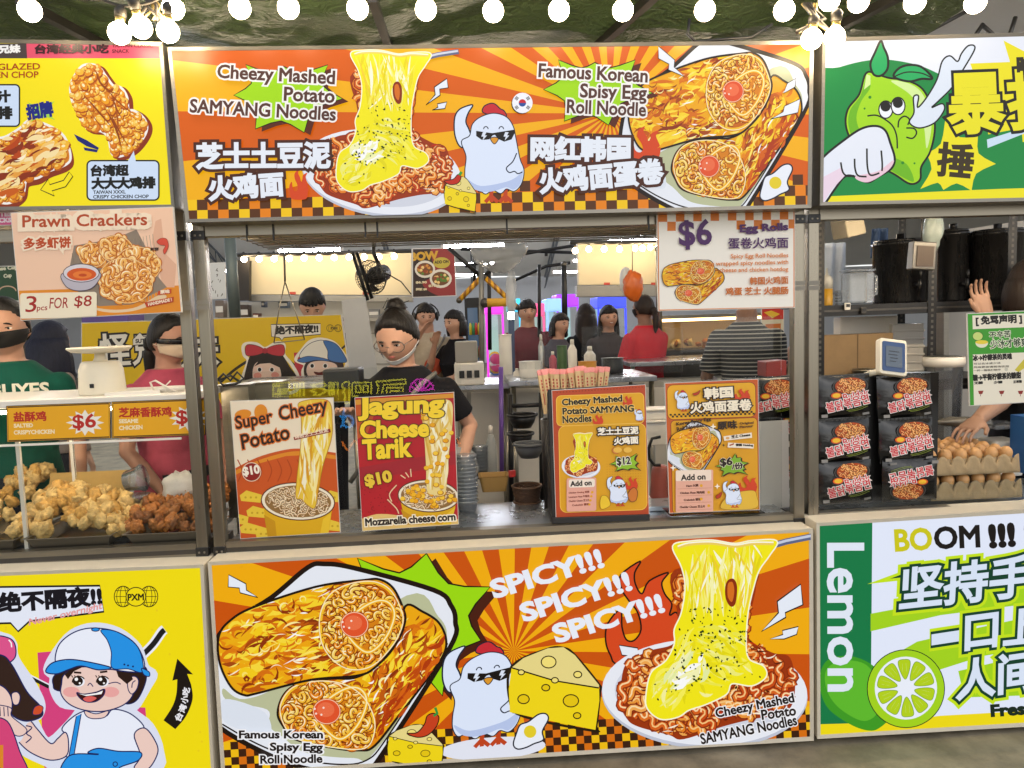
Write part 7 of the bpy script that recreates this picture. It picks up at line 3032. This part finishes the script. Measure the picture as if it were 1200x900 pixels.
for k in range(3):
    mb = MB()
    a_ = 2.094 * k + .4
    mb.sheet(lambda u, v: MF @ V((math.cos(a_ + (v - .5) * 1.2 * u) * rf * (.15 + .72 * u), .016 * (v - .5), math.sin(a_ + (v - .5) * 1.2 * u) * rf * (.15 + .72 * u))), 8, 6, mat('fan_blade', '#2c2a28', .35))
    part(mb, 'blade', t, solid=.002)
mb = MB()
mb.tube([MF @ V((0, -.03, 0)), MF @ V((0, .04, 0)), MF @ V((0, .16, 0)), MF @ V((0, .18, 0))], [.03, .06, .055, .03], BLKP, 14)
part(mb, 'motor', t)
mb = MB()
mb.tube([MF @ V((0, .12, .04)), P(438, 296, 2.3), P(438, 280, 2.3)], .014, BLKP, 8)
part(mb, 'bracket', t)
mb = MB()
mb.tube([MF @ V((0, .15, 0)), P(452, 320, 2.25), P(470, 330, 2.25), P(482, 345, 2.25)], .004, BLKP, 6)
part(mb, 'flex', t)

# hanging bags
mb = MB()
q0, q1 = P(736, 318, 3.6), P(741, 288, 3.6)
bag(P(742, 335, 3.6), .085, .06, .13, mat('orange_bag_plastic', '#d5651c', .35, var=.15, bump=.3), 21, 'plastic_bag', 'bright orange plastic bag hanging in front of the cream sign back')
bag(P(733, 330, 3.65), .05, .05, .12, mat('white_bag_plastic', '#cfccc4', .35, var=.1), 25, 'plastic_bag', 'white plastic bag hanging behind the orange bag')
mb.tube([P(741, 318, 3.6), q1], .004, DARKC, 6)
tag(mb.build('bag_string', None), 'thin cord holding the orange bag', 'cord')
CLB = mat('clear_bag_plastic', '#d3d6d8', .2, var=.12, bump=.4, alpha=.45)
t = thing('clear_bag', 'big clear plastic bag of cups hanging under the wire shelf', 'plastic bag', P(590, 330, 1.4))
mb = MB()
mb.loft([[P(585 + 34 * w * math.cos(k * .3927), yy + 3 * math.sin(k * 2.1 + w * 5), 1.5 + .14 * w * math.sin(k * .3927)) for k in range(16)] for w, yy in ((.95, 286), (1, 294), (.85, 305), (.5, 313), (.2, 318))], CLB)
part(mb, 'bag_body', t)
mb = MB()
mb.loft([[P(599 + 6 * w * math.cos(k * .5236), yy, 1.5 + .03 * w * math.sin(k * .5236)) for k in range(12)] for w, yy in ((.6, 316), (1.1, 335), (1, 355), (.8, 365))], CLB)
part(mb, 'bag_tail', t)

# dark food sign
CH = crop(480, 250, 4.0)
a = board('food_sign', 'dark red hanging food sign with two bowls and gold capitals', [(484, 292), (532, 291), (534, 346), (484, 348)], 4.4, t=.05, base='#2c1a18')
a.T = CH
a.poly(smooth([(100, 165), (215, 160), (220, 390), (120, 380), (60, 330), (120, 280)], 4), '#8a2a2c')
a.on('bowl_print')
for x, y, r in ((72, 262, 48), (146, 306, 52)):
    a.dot(x, y, r, '#d8d0c0', r * .85)
    a.dot(x, y, r * .8, '#6a4020', r * .62)
    a.scatter(ell(x, y, r * .7, r * .5), 24, lambda p: a.dot(p[0], p[1], 7, a.seed.choice(['#c98a3a', '#8a3a1c', '#4f7a2a', '#e3c27a', '#a85a2a']), n=7))
a.dot(150, 232, 40, '#b8a43a', 26)
a.on('lettering')
a.text('BOW', 6, 222, 132, 214, 36, [('#c99a2c', 3)])
a.text('ADD ON', 118, 236, 182, 232, 13, [('#3a2a10', 1)])
for k in range(3):
    a.text(('$6.90', '$7.90', '拌饭 $8')[k], 30 + 60 * (k == 1), 330 + k * 16, 80 + 60 * (k == 1), 329 + k * 16, 11, [('#d8c8a0', .8)])
a.build(a.root)

# poles, hazard-striped braces
HAZ = bpy.data.materials.new('hazard_tape')
HAZ.use_nodes = True
_n = HAZ.node_tree
_b = _n.nodes['Principled BSDF']
_w = _n.nodes.new('ShaderNodeTexWave')
_w.inputs['Scale'].default_value = 7
_c = _n.nodes.new('ShaderNodeValToRGB')
_c.color_ramp.interpolation = 'CONSTANT'
_c.color_ramp.elements[0].color = lin('#8a5a1c')
_c.color_ramp.elements[1].position = .5
_c.color_ramp.elements[1].color = lin('#d8a01c')
_tc = _n.nodes.new('ShaderNodeTexCoord')
_n.links.new(_tc.outputs['Object'], _w.inputs['Vector'])
_n.links.new(_w.outputs[0], _c.inputs[0])
_n.links.new(_c.outputs[0], _b.inputs['Base Color'])
YEL = mat('yellow_paint', '#c9982a', .5, var=.15)
for pts, y, r, mt, lab in (([(538, 352), (564, 325)], 3.2, .022, HAZ, 'hazard taped brace leaning from the dark fridge to the pole'), ([(568, 325), (606, 360)], 3.2, .022, HAZ, 'hazard taped brace running down towards the lamp'),
                           ([(525, 290), (566, 326)], 3.2, .018, BLKM, 'black brace above the hazard taped pair, falling towards the pole'), ([(566, 326), (582, 308)], 3.2, .018, BLKM, 'short black brace rising to the clear bag'),
                           ([(568, 355), (598, 354)], 3.1, .035, YEL, 'short yellow bar fixed across the poles'), ([(564, 308), (565, 460)], 3.15, .022, mat('grey_pole', '#77756e', .45, .6), 'grey steel pole behind the hazard taped braces'),
                           ([(573, 308), (574, 410)], 3.6, .018, BLKM, 'thin black pole just behind the grey one'), ([(632, 310), (632, 395)], 4.9, .018, BLKM, 'thin black pole beside the maroon shirt'),
                           ([(661, 310), (662, 392)], 4.9, .03, BLKM, 'thick black pole behind the woman with the bob'), ([(771, 292), (773, 405)], 4.4, .03, STEEL, 'bright steel pole between the smiling woman and the red shirt'),
                           ([(269, 275), (276, 378)], 3.4, .045, mat('grey_green_pole', '#5a6462', .5, .4), 'thick grey green pole beside the steel post of the noodle stall'), ([(413, 296), (431, 352)], 2.1, .012, BLKM, 'first of two slanting black rods beside the fan'),
                           ([(418, 296), (436, 350)], 2.15, .012, BLKM, 'second of two slanting black rods beside the fan'), ([(587, 430), (588, 560)], 1.6, .014, mat('purple_grip', '#6a4a9c', .4), 'purple mop handle standing behind the kraft bowl')):
    mb = MB()
    mb.tube([P(*e, y) for e in pts], r, mt, 10)
    if r > .02:
        for e in pts:
            mb.ball(P(*e, y), r * 1.15, DARKC, 10, 6)
    tag(mb.build('pole', None), lab, 'pole')
# thin roof rods seen through the window
for i, pts in enumerate((((540, 292), (672, 296)), ((545, 312), (600, 300), (640, 293), (672, 288)), ((600, 330), (640, 312), (668, 308)), ((556, 300), (556, 330)), ((640, 296), (640, 300)))):
    mb = MB()
    mb.tube([P(x, y, 6.5) for x, y in pts], .022, BLKM, 6)
    tag(mb.build('roof_rod', None), ('straight dark roof rod above the maroon shirt', 'curved dark roof rod rising towards the small bulbs', 'short bent roof rod over the woman with the bob', 'short upright roof rod by the clear bag', 'stubby roof rod hanging over the aisle')[i], 'rod')

# arcade machines
def claw(px0, px1, py0, py1, y, lab, glow, body):
    a_, b_ = P(px0, py0, y), P(px1, py1, y)
    w_, z0, z1 = b_.x - a_.x, 0, a_.z
    root = thing('claw_machine', lab, 'arcade machine', ((a_.x + b_.x) / 2, y + .4, 0), 'glowing claw machines in the hall')
    mb = MB()
    mb.box((a_.x, y, 0), (b_.x, y + .8, z1 * .45), mat('arcade_body_' + body[1:], body, .4))
    part(mb, 'cabinet', root, bevel=.02)
    mb = MB()
    mb.box((a_.x, y, z1 * .9), (b_.x, y + .8, z1), mat('arcade_glow_' + glow[1:], glow, .4, emit=.75))
    part(mb, 'lit_header', root, bevel=.02)
    mb = MB()
    for x in (a_.x, b_.x - .03):
        mb.box((x, y, z1 * .451), (x + .03, y + .05, z1 * .899), mat('arcade_glow_' + glow[1:], glow, .4, emit=.75))
    part(mb, 'lit_edge_frame', root)
    mb = MB()
    mb.box((a_.x + .06, y + .7, z1 * .451), (b_.x - .06, y + .75, z1 * .899), mat('arcade_inside', '#8fb0a8', .5, emit=.5, ecol='#a8d0c4'))
    part(mb, 'lit_interior', root)
    mb = MB()
    for k in range(26):
        mb.ball((RN.uniform(a_.x + .12, b_.x - .12), y + RN.uniform(.2, .6), z1 * .46 + RN.uniform(.05, .25)), .09, mat('plush_%d' % (k % 4), ('#c95a7a', '#d8b43a', '#5a8ac9', '#d8d4c8')[k % 4], .9), 8, 6)
    part(mb, 'plush_fold_pattern', root)
    mb = MB()
    mb.box((a_.x + .051, y + .01, z1 * .452), (b_.x - .051, y + .014, z1 * .898), GLASS)
    part(mb, 'glass', root)


for args in ((568, 592, 352, 420, 8.0, 'claw machine glowing magenta behind the grey pole', '#e03ad0', '#b8b0c8'), (596, 612, 350, 420, 9.0, 'claw machine glowing cyan behind the lamp', '#3ac8e8', '#8aa0b8'),
             (612, 640, 356, 420, 8.4, 'claw machine with a pink red frame behind the maroon shirt', '#e85a8a', '#a8b4c4'), (640, 660, 350, 420, 9.4, 'claw machine glowing pale blue behind the woman with the bob', '#8ab8ff', '#9aa8c0'),
             (652, 680, 345, 420, 9.9, 'claw machine glowing violet with a green top', '#a03af0', '#7a6ab0'), (700, 735, 348, 400, 10.5, 'claw machine glowing deep blue behind the smiling woman', '#3a4af0', '#6a74a8')):
    claw(*args)
mb = MB()
q0, q1 = P(544, 349, 6.0), P(565, 430, 6.0)
t = thing('drinks_fridge', 'dark upright drinks fridge with a glass door behind the woman in black', 'fridge', ((q0.x + q1.x) / 2, 6.3, 0))
mb.box((q0.x, 6.02, 0), (q1.x, 6.5, q0.z), BLKM)
part(mb, 'cabinet', t, bevel=.01)
mb = MB()
mb.box((q0.x + .03, 6.0, .3), (q1.x - .03, 6.018, q0.z - .12), mat('fridge_glass', '#31465c', .1, emit=.12, ecol='#6a90b8'))
part(mb, 'glass_door', t)
for k in range(5):
    mb = MB()
    z = .5 + k * .27
    for j in range(4):
        mb.lathe([(.016, 0), (.018, .1), (.008, .14)], (q0.x + .06 + j * .033, 5.985, z), mat('bottle_mix_%d' % ((k + j) % 3), ('#b8402c', '#c9b83a', '#3a8a5c')[(k + j) % 3], .3), 8)
    part(mb, 'bottle_pattern', t)
# lamp in the aisle
p = P(599, 370, 3.4)
t = thing('work_lamp', 'small bright square lamp on the blue upright', 'lamp', p)
mb = MB()
mb.box((p.x - .03, p.y, p.z - .035), (p.x + .03, p.y + .03, p.z + .035), BLKP)
part(mb, 'lamp_case', t)
mb = MB()
mb.box((p.x - .026, p.y - .004, p.z - .03), (p.x + .026, p.y - .0005, p.z + .03), mat('work_lamp_glow', '#ffffff', .3, emit=14))
part(mb, 'lamp_face', t)
mb = MB()
mb.bar(P(599, 352, 3.44), P(600, 470, 3.44), .05, .05, mat('blue_upright', '#3a4a6a', .5, var=.1))
part(mb, 'upright', t)

# worktables and kitchen gear in the middle of the noodle stall
def table(px0, px1, py, y, dep, lab):
    q0, q1 = P(px0, py, y), P(px1, py, y)
    t = thing('worktable', lab, 'table', ((q0.x + q1.x) / 2, y + dep / 2, 0))
    mb = MB()
    mb.box((q0.x, y, q0.z - .035), (q1.x, y + dep, q0.z), STOP)
    part(mb, 'table_top', t, bevel=.004)
    for x in (q0.x + .03, q1.x - .03):
        for yy in (y + .03, y + dep - .03):
            mb = MB()
            mb.tube([(x, yy, 0), (x, yy, q0.z - .036)], .018, STEEL, 8)
            part(mb, 'leg', t)
    mb = MB()
    mb.box((q0.x + .03, y + .03, .3), (q1.x - .03, y + dep - .03, .33), STOP)
    part(mb, 'under_shelf', t)
    return q0.z


zt1 = table(596, 770, 447, 2.0, .7, 'steel worktable behind the chopsticks')
zt2 = table(532, 598, 452, 2.3, .6, 'smaller steel worktable behind the woman with the bun')
zt3 = table(738, 930, 425, 3.3, .8, 'steel counter before the lit food display')
zt4 = table(262, 420, 452, 1.5, .6, 'steel side table behind the cheese posters')
# white kitchen cupboards under the tables
for q, y, lab in (([(600, 450), (700, 449), (700, 610), (600, 610)], 2.75, 'white kitchen cupboard under the worktable behind the chopsticks'), ([(500, 455), (598, 455), (598, 610), (500, 610)], 2.95, 'white kitchen cupboard behind the purple mop handle'),
                  ([(700, 449), (940, 440), (940, 610), (700, 610)], 3.2, 'pale cupboard row behind the egg roll menu card')):
    t = thing('kitchen_cupboard', lab, 'cupboard', P((q[2][0] + q[3][0]) / 2, 610, y))
    mb = MB()
    sheet_quad(mb, q, .3, mat('cupboard_grey_white', '#a9a49b', .45, var=.08), y)
    part(mb, 'carcass', t, bevel=.004)
    for k in range(2):
        mb = MB()
        x0 = q[0][0] + 3 + k * (q[1][0] - q[0][0]) / 2
        x1 = x0 + (q[1][0] - q[0][0]) / 2 - 5
        sheet_quad(mb, [(x0, q[0][1] + 5), (x1, q[0][1] + 5), (x1, 600), (x0, 600)], .008, WHT, y - .01)
        d_ = part(mb, 'door', t, bevel=.002)
        mb = MB()
        sheet_quad(mb, [(x1 - 6, q[0][1] + 12), (x1 - 4, q[0][1] + 12), (x1 - 4, q[0][1] + 26), (x1 - 6, q[0][1] + 26)], .008, STEEL, y - .022)
        part(mb, 'handle', d_)


def jar(px, py, w_px, h_px, y, mt, name, lab, cat, neck=True, z=None):
    p = P(px, py, y)
    r, h = w_px / 2 / ppm(y), h_px / ppm(y)
    b = p.z - h if z is None else z
    t = thing(name, lab, cat, (p.x, y + r, b))
    mb = MB()
    h2 = p.z - b
    mb.lathe([(r * .95, 0), (r, .01), (r, h2 * (.7 if neck else .96))] + ([(r * .4, h2 * .86)] if neck else [(r * .98, h2 * .97)]), (p.x, y + r, b), mt, 18)
    part(mb, 'body', t)
    mb = MB()
    mb.lathe([(r * (.45 if neck else 1.06), h2 * (.862 if neck else .972)), (r * (.4 if neck else 1.06), h2), (.001, h2 * 1.01)], (p.x, y + r, b), mt if not neck else WHT, 16)
    part(mb, 'cap' if neck else 'lid', t)


jar(671, 398, 11, 32, 2.3, WHT, 'squeeze_bottle', 'tall white squeeze bottle on the worktable behind the chopsticks', 'bottle', z=zt1)
jar(692, 406, 14, 20, 2.2, WHT, 'pump_bottle', 'white pump bottle on the worktable near the woman in charcoal', 'bottle', z=zt1)
jar(634, 392, 7, 38, 2.4, mat('silver_flask', '#a8a8a4', .3, .8), 'steel_flask', 'slim silver flask standing on the worktable', 'flask', z=zt1)
jar(622, 424, 26, 20, 2.2, WHT, 'rice_tub', 'white square lidded tub on the worktable', 'tub', False, zt1)
jar(648, 412, 9, 30, 2.35, mat('pink_red_bottle', '#a84a5a', .4), 'sauce_bottle', 'pink red sauce bottle on the worktable', 'bottle', z=zt1)
jar(659, 405, 12, 40, 2.45, mat('green_pack', '#4a6a3c', .5, var=.3), 'tea_canister', 'green tea canister between the bottles on the worktable', 'canister', False, zt1)
jar(690, 424, 22, 12, 2.1, mat('mustard_tin', '#c98a2a', .5, var=.2), 'mustard_tin', 'low amber tin on the worktable', 'tin', False, zt1)
jar(720, 420, 26, 20, 2.3, BLKP, 'black_pot', 'black round pot beside the red shirt', 'pot', False, zt1)
jar(592, 392, 15, 34, 2.6, WHT, 'white_jug', 'tall white jug stack beside the mop handle', 'jug', False, zt2)
jar(606, 432, 9, 12, 2.4, WHT, 'milk_bottle', 'small white bottle on the smaller worktable', 'bottle', z=zt2)
jar(545, 420, 20, 24, 2.5, DARKC, 'blender_base', 'grey kitchen blender on the smaller worktable', 'blender', False, zt2)
jar(575, 500, 12, 60, 1.2, mat('clear_bottle_grey', '#b8bab6', .2, alpha=.6), 'water_bottle', 'tall clear bottle standing behind the kraft bowl', 'bottle', z=.86)
for px, py, w, y, lab in ((612, 486, 34, 1.1, 'black wok on a stand beside the kitchen cupboards'), (610, 508, 30, .95, 'steel pot hanging on the stand under the wok'), (620, 520, 36, .8, 'grey lidded bucket behind the wicker basket')):
    p = P(px, py, y)
    r = w / 2 / ppm(y)
    t = thing('cooking_pot', lab, 'pot', (p.x, y, p.z - r))
    mt = BLKP if 'wok' in lab else (STEEL if 'steel' in lab else mat('bucket_grey', '#55585c', .5, var=.1))
    mb = MB()
    mb.lathe([(r * .6, -r * .9), (r * .85, -r * .5), (r, 0), (r * .97, 0), (r * .8, -r * .5)], (p.x, y, p.z), mt, 22)
    part(mb, 'bowl_body', t)
    mb = MB()
    mb.tube([V((p.x + r * 1.02 * math.cos(k * .35), y + r * 1.02 * math.sin(k * .35), p.z)) for k in range(18)], .007, mt, 6, closed=True)
    part(mb, 'rim', t)
for pts in ([(598, 470), (600, 610)], [(632, 468), (634, 610)], [(596, 476), (640, 474)], [(600, 535), (634, 533)]):
    pass
t = thing('pot_stand', 'dark steel stand carrying the wok and pots', 'stand', P(616, 610, 1.1))
for pts in ([(598, 462), (600, 640)], [(634, 460), (636, 640)]):
    mb = MB()
    mb.tube([P(x, y, 1.15) for x, y in pts], .014, BLKM, 8)
    part(mb, 'leg', t)
mb = MB()
mb.tube([P(597, 476, 1.15), P(638, 474, 1.15)], .012, BLKM, 8)
part(mb, 'top_bar', t)
bag(P(535, 545, .75), .10, .08, .11, mat('clear_bag_grey', '#b4b6b4', .25, var=.15, alpha=.6), 31, 'plastic_bag', 'bulging clear bag of lids behind the crimson poster')
t = thing('cash_register', 'white till with a key panel on the smaller worktable', 'till', P(553, 445, 2.3))
mb = MB()
q0, q1 = P(532, 426, 2.28), P(568, 450, 2.28)
mb.box((q0.x, 2.28, zt2), (q1.x, 2.5, q0.z), WHT)
part(mb, 'till_body', t, bevel=.01)
for k in range(3):
    mb = MB()
    mb.cbox(((q0.x * (3 - k) + q1.x * (k + 1)) / 4, 2.272, (zt2 + q0.z) / 2), (.035, .012, .05), BLKP)
    part(mb, 'key_block', t)
mb = MB()
mb.box((q0.x + .01, 2.3, q0.z + .001), (q1.x - .04, 2.4, P(545, 400, 2.3).z), mat('till_screen_back', '#9a958c', .5))
part(mb, 'screen', t, bevel=.01)

# clear dividers on the far counter
for q, y, lab in (([(604, 385), (646, 384), (646, 432), (604, 433)], 2.2, 'clear divider before the maroon shirt'), ([(682, 383), (735, 382), (735, 432), (682, 433)], 2.2, 'clear divider before the smiling woman'), ([(735, 385), (800, 384), (800, 436), (735, 437)], 2.6, 'clear divider beside the red shirt')):
    mb = MB()
    sheet_quad(mb, q, .006, GLASS2, y)
    tag(mb.build('clear_divider', None), lab + ' on the worktable', 'screen')

# lit food display at the far stall
q0, q1 = P(768, 374, 4.4), P(912, 406, 4.4)
t = thing('food_display', 'warmly lit glass food display behind the red shirt and the striped jersey', 'display case', ((q0.x + q1.x) / 2, 4.6, 0))
mb = MB()
mb.box((q0.x, 4.4, .5), (q1.x, 4.9, q1.z), DARKC)
part(mb, 'counter_base', t)
mb = MB()
mb.box((q0.x, 4.4, q0.z), (q1.x, 4.9, q0.z + .03), STEELH)
part(mb, 'top_shelf', t)
mb = MB()
mb.box((q0.x + .02, 4.43, q0.z - .03), (q1.x - .02, 4.47, q0.z - .004), mat('warm_display_lamp', '#ffd9a0', .4, emit=7, ecol='#ffd08a'))
part(mb, 'lamp_strip', t)
mb = MB()
mb.box((q0.x, 4.86, q1.z), (q1.x, 4.88, q0.z), mat('display_back', '#b89a6a', .6))
part(mb, 'back_panel', t)
mb = MB()
mb.box((q0.x, 4.398, q1.z), (q1.x, 4.402, q0.z), GLASS)
part(mb, 'glass_pane', t)
for i in range(34):
    o = RN.choice(PIECES) if PIECES else protos[i % 2][i % 4].copy()
    COL.objects.link(o)
    o.location = (RN.uniform(q0.x + .1, q1.x - .1), RN.uniform(4.5, 4.78), q1.z + RN.uniform(.03, .09))
    o.scale = (1.1,) * 3
    o.rotation_euler = (RN.uniform(0, 6), RN.uniform(0, 6), 0)
    tag(o, 'piece of fried food in the lit display behind the red shirt', 'fried food', 'fried pieces in the far food display')
mb = MB()
a = board('price_card', 'orange and white price card beside the striped jersey', [(893, 362), (918, 361), (918, 404), (893, 405)], 4.3, base='#d8c9a8')
a.poly([(893, 362), (918, 361), (918, 374), (893, 375)], '#c9301c')
a.poly([(895, 366), (904, 364), (914, 368), (905, 373)], '#e8b82a')
a.poly([(897, 380), (915, 379), (915, 396), (897, 397)], '#c96a1c')
a.build(a.root)

# far left: small green sign, white board with strokes
a = board('drink_sign', 'small dark green sign with cream lettering behind the prawn cracker board', [(-30, 313), (22, 312), (24, 352), (-30, 354)], 2.6, base='#2c4a30')
a.T = CE
a.on('lettering')
a.text('Cheese Cup', -60, 402, 92, 388, 24, [('#d8d4b8', 1.4)])
a.text('Cup', 22, 436, 62, 430, 24, [('#d8d4b8', 1.4)])
a.line(ell(40, 500, 44, 26, 0, 20, 180, 360), 6, '#c9a88a')
a.build(a.root)
a = board('stroke_board', 'white board with loose dark brush strokes beside the grey green pole', [(244, 309), (263, 308), (264, 349), (245, 350)], 4.6, base='#c9c8c2')
for i in range(14):
    x, y = RN.uniform(246, 261), RN.uniform(314, 345)
    a.line([(x, y), (x + RN.uniform(-2, 2), y + RN.uniform(1, 4))], .8, '#4a4238')
a.build(a.root)
mb = MB()
sheet_quad(mb, [(277, 305), (292, 305), (292, 352), (277, 352)], .08, mat('dark_board', '#241f1b', .6, var=.2), 4.7)
tag(mb.build('dark_panel', None), 'narrow dark panel beside the cream sign back', 'panel')
# violet counter edge behind the prawn board, wall behind the drinks stall
mb = MB()
sheet_quad(mb, [(95, 366), (150, 364), (150, 380), (95, 382)], .3, mat('violet_box', '#5a4688', .5, var=.1), 3.2)
tag(mb.build('violet_crate', None, bevel=.01), 'violet crate behind the yellow cartoon panel', 'crate')
t = thing('stall_wall', 'plain grey partition wall behind the drink urns', 'partition', P(1170, 600, 1.6))
mb = MB()
sheet_quad(mb, [(1110, 272), (1420, 225), (1420, 640), (1110, 640)], .05, mat('grey_partition', '#9b968e', .7, var=.06, scale=2), 1.5)
part(mb, 'wall_panel', t)
mb = MB()
sheet_quad(mb, [(1106, 270), (1112, 270), (1112, 640), (1106, 640)], .08, ALU, 1.48)
part(mb, 'edge_trim', t)
for q, y, c, lab in (([(1022, 268), (1042, 268), (1042, 302), (1022, 302)], 2.2, '#3c4f6c', 'navy apron hanging behind the water pitcher'), ([(965, 285), (990, 285), (992, 345), (965, 345)], 2.6, '#a8b0bc', 'pale cloth hanging behind the sauce bottle')):
    mb = MB()
    A_, B_ = P(*q[0], y), P(*q[2], y)
    mb.sheet(lambda u, v: V((A_.x + (B_.x - A_.x) * u, y + .02 * math.sin(u * 14 + v * 2), A_.z + (B_.z - A_.z) * v)), 24, 10, mat('hung_cloth_' + c[1:], c, .9, var=.1))
    tag(mb.build('hanging_cloth', None, solid=.003), lab, 'cloth')
# dark gap below the light boxes: feet of the counters
# neon sign of the stall opposite, behind the viewer, mirrored in the acrylic guard
NY, NM, NB, NO = (mat('neon_' + n, c, .4, emit=NEON_E, ecol=c) for n, c in (('yellow', '#e8e03a'), ('magenta', '#ff2ae0'), ('blue', '#3aa8ff'), ('orange', '#ff8a2a')))


def mirror(px, py, d=3.9):
    """where something must stand before the guard (y = .2) to be mirrored at that pixel"""
    p = P(px, py, .2 + d)
    return V((p.x, .2 - d, p.z))


t = thing('neon_sign', 'neon sign of outlined yellow characters with a magenta fan, mirrored in the acrylic guard', 'neon sign', mirror(400, 500))
mb = MB()
G_ = ([(315, 145), (385, 140), (385, 166), (335, 169), (335, 178), (390, 175), (390, 201), (315, 206), (315, 192), (372, 188), (372, 186), (315, 188), (315, 158), (368, 153), (315, 156)], 'r 404 144 417 202', 'r 430 140 446 202',
      [(475, 152), (530, 142), (546, 150), (512, 166), (550, 172), (530, 186), (476, 206), (502, 182), (474, 176), (505, 161)], 'r 556 140 566 200', 'r 576 140 592 238',
      [(612, 142), (641, 135), (641, 232), (622, 229), (622, 186), (611, 183), (624, 166), (612, 161)], 'r 655 140 736 198', 'r 670 154 690 182', 'r 701 154 721 182',
      [(755, 136), (880, 126), (885, 145), (790, 150), (776, 206), (757, 206), (766, 160)], 'r 802 162 872 202', 'r 818 176 856 188')
for g in G_:
    if isinstance(g, str):
        x0, y0, x1, y1 = (float(e) for e in g.split()[1:])
        g = [(x0, y0), (x1, y0), (x1, y1), (x0, y1)]
    g = [q for k in range(len(g)) for q in (g[k], ((g[k][0] + g[(k + 1) % len(g)][0]) / 2, (g[k][1] + g[(k + 1) % len(g)][1]) / 2))]
    mb.tube([mirror(234 + x / 3.659, 410 + y / 3.659) for x, y in g], .0095, NY, 6, closed=True)
part(mb, 'outline_lettering', t)
mb = MB()
for k in range(7):
    a_ = R(10 + 30 * k)
    mb.tube([mirror(494, 460), mirror(494 + 14 * math.cos(a_), 457 - 13 * math.sin(a_))], 0.009, NM, 6)
mb.tube([mirror(494 + 14 * math.cos(R(x)), 457 - 13 * math.sin(R(x))) for x in range(0, 200, 18)], 0.009, NM, 6)
part(mb, 'fan_tube', t)
mb = MB()
for cx in (396, 408):
    mb.tube([mirror(cx + 6 * math.cos(q * .45), 494 + 7 * math.sin(q * .45)) for q in range(14)], .012, NB, 6, closed=True)
mb.tube([mirror(403, 478), mirror(402, 500)], .012, NB, 6)
part(mb, 'ring_tube', t)
mb = MB()
mb.tube([mirror(272 + q * 3.4, 530 - q * .2 + 6 * math.sin(q * 1.3)) for q in range(80)], .010, NO, 6)
part(mb, 'squiggle_tube', t)
mb = MB()
c0, c1 = mirror(250, 560), mirror(540, 420)
mb.box((c0.x, c0.y - .1, min(c0.z, c1.z)), (c1.x, c0.y - .05, max(c0.z, c1.z)), BLKP)
part(mb, 'backing_board', t)
# ---------------------------------------------------------------- camera, light, sky
cd = bpy.data.cameras.new('camera')
co = bpy.data.objects.new('camera', cd)
COL.objects.link(co)
M3 = Matrix((CR, CU, -CF)).transposed()
co.matrix_world = Matrix.Translation(CAMP) @ M3.to_4x4()
cd.sensor_width = 36
cd.lens = 36 * FPX / 1200
cd.clip_start = .05
cd.clip_end = 500
SC.camera = co
w = bpy.data.worlds.new('World')
SC.world = w
w.use_nodes = True
nt = w.node_tree
sky = nt.nodes.new('ShaderNodeTexSky')
sky.sky_type = 'NISHITA'
sky.sun_disc = False
sky.sun_elevation = R(38)
sky.sun_rotation = R(160)
bg = nt.nodes['Background']
hs = nt.nodes.new('ShaderNodeHueSaturation')
hs.inputs['Saturation'].default_value = .2
nt.links.new(sky.outputs[0], hs.inputs['Color'])
nt.links.new(hs.outputs[0], bg.inputs[0])
bg.inputs[1].default_value = SKYS
SC.view_settings.view_transform = 'Standard'
SC.view_settings.look = 'None'
SC.view_settings.exposure = EXPO
SC.view_settings.gamma = 1
SC.cycles.max_bounces = 8
SC.cycles.transparent_max_bounces = 16
SC.cycles.use_denoising = True
SC.cycles.sample_clamp_indirect = 4
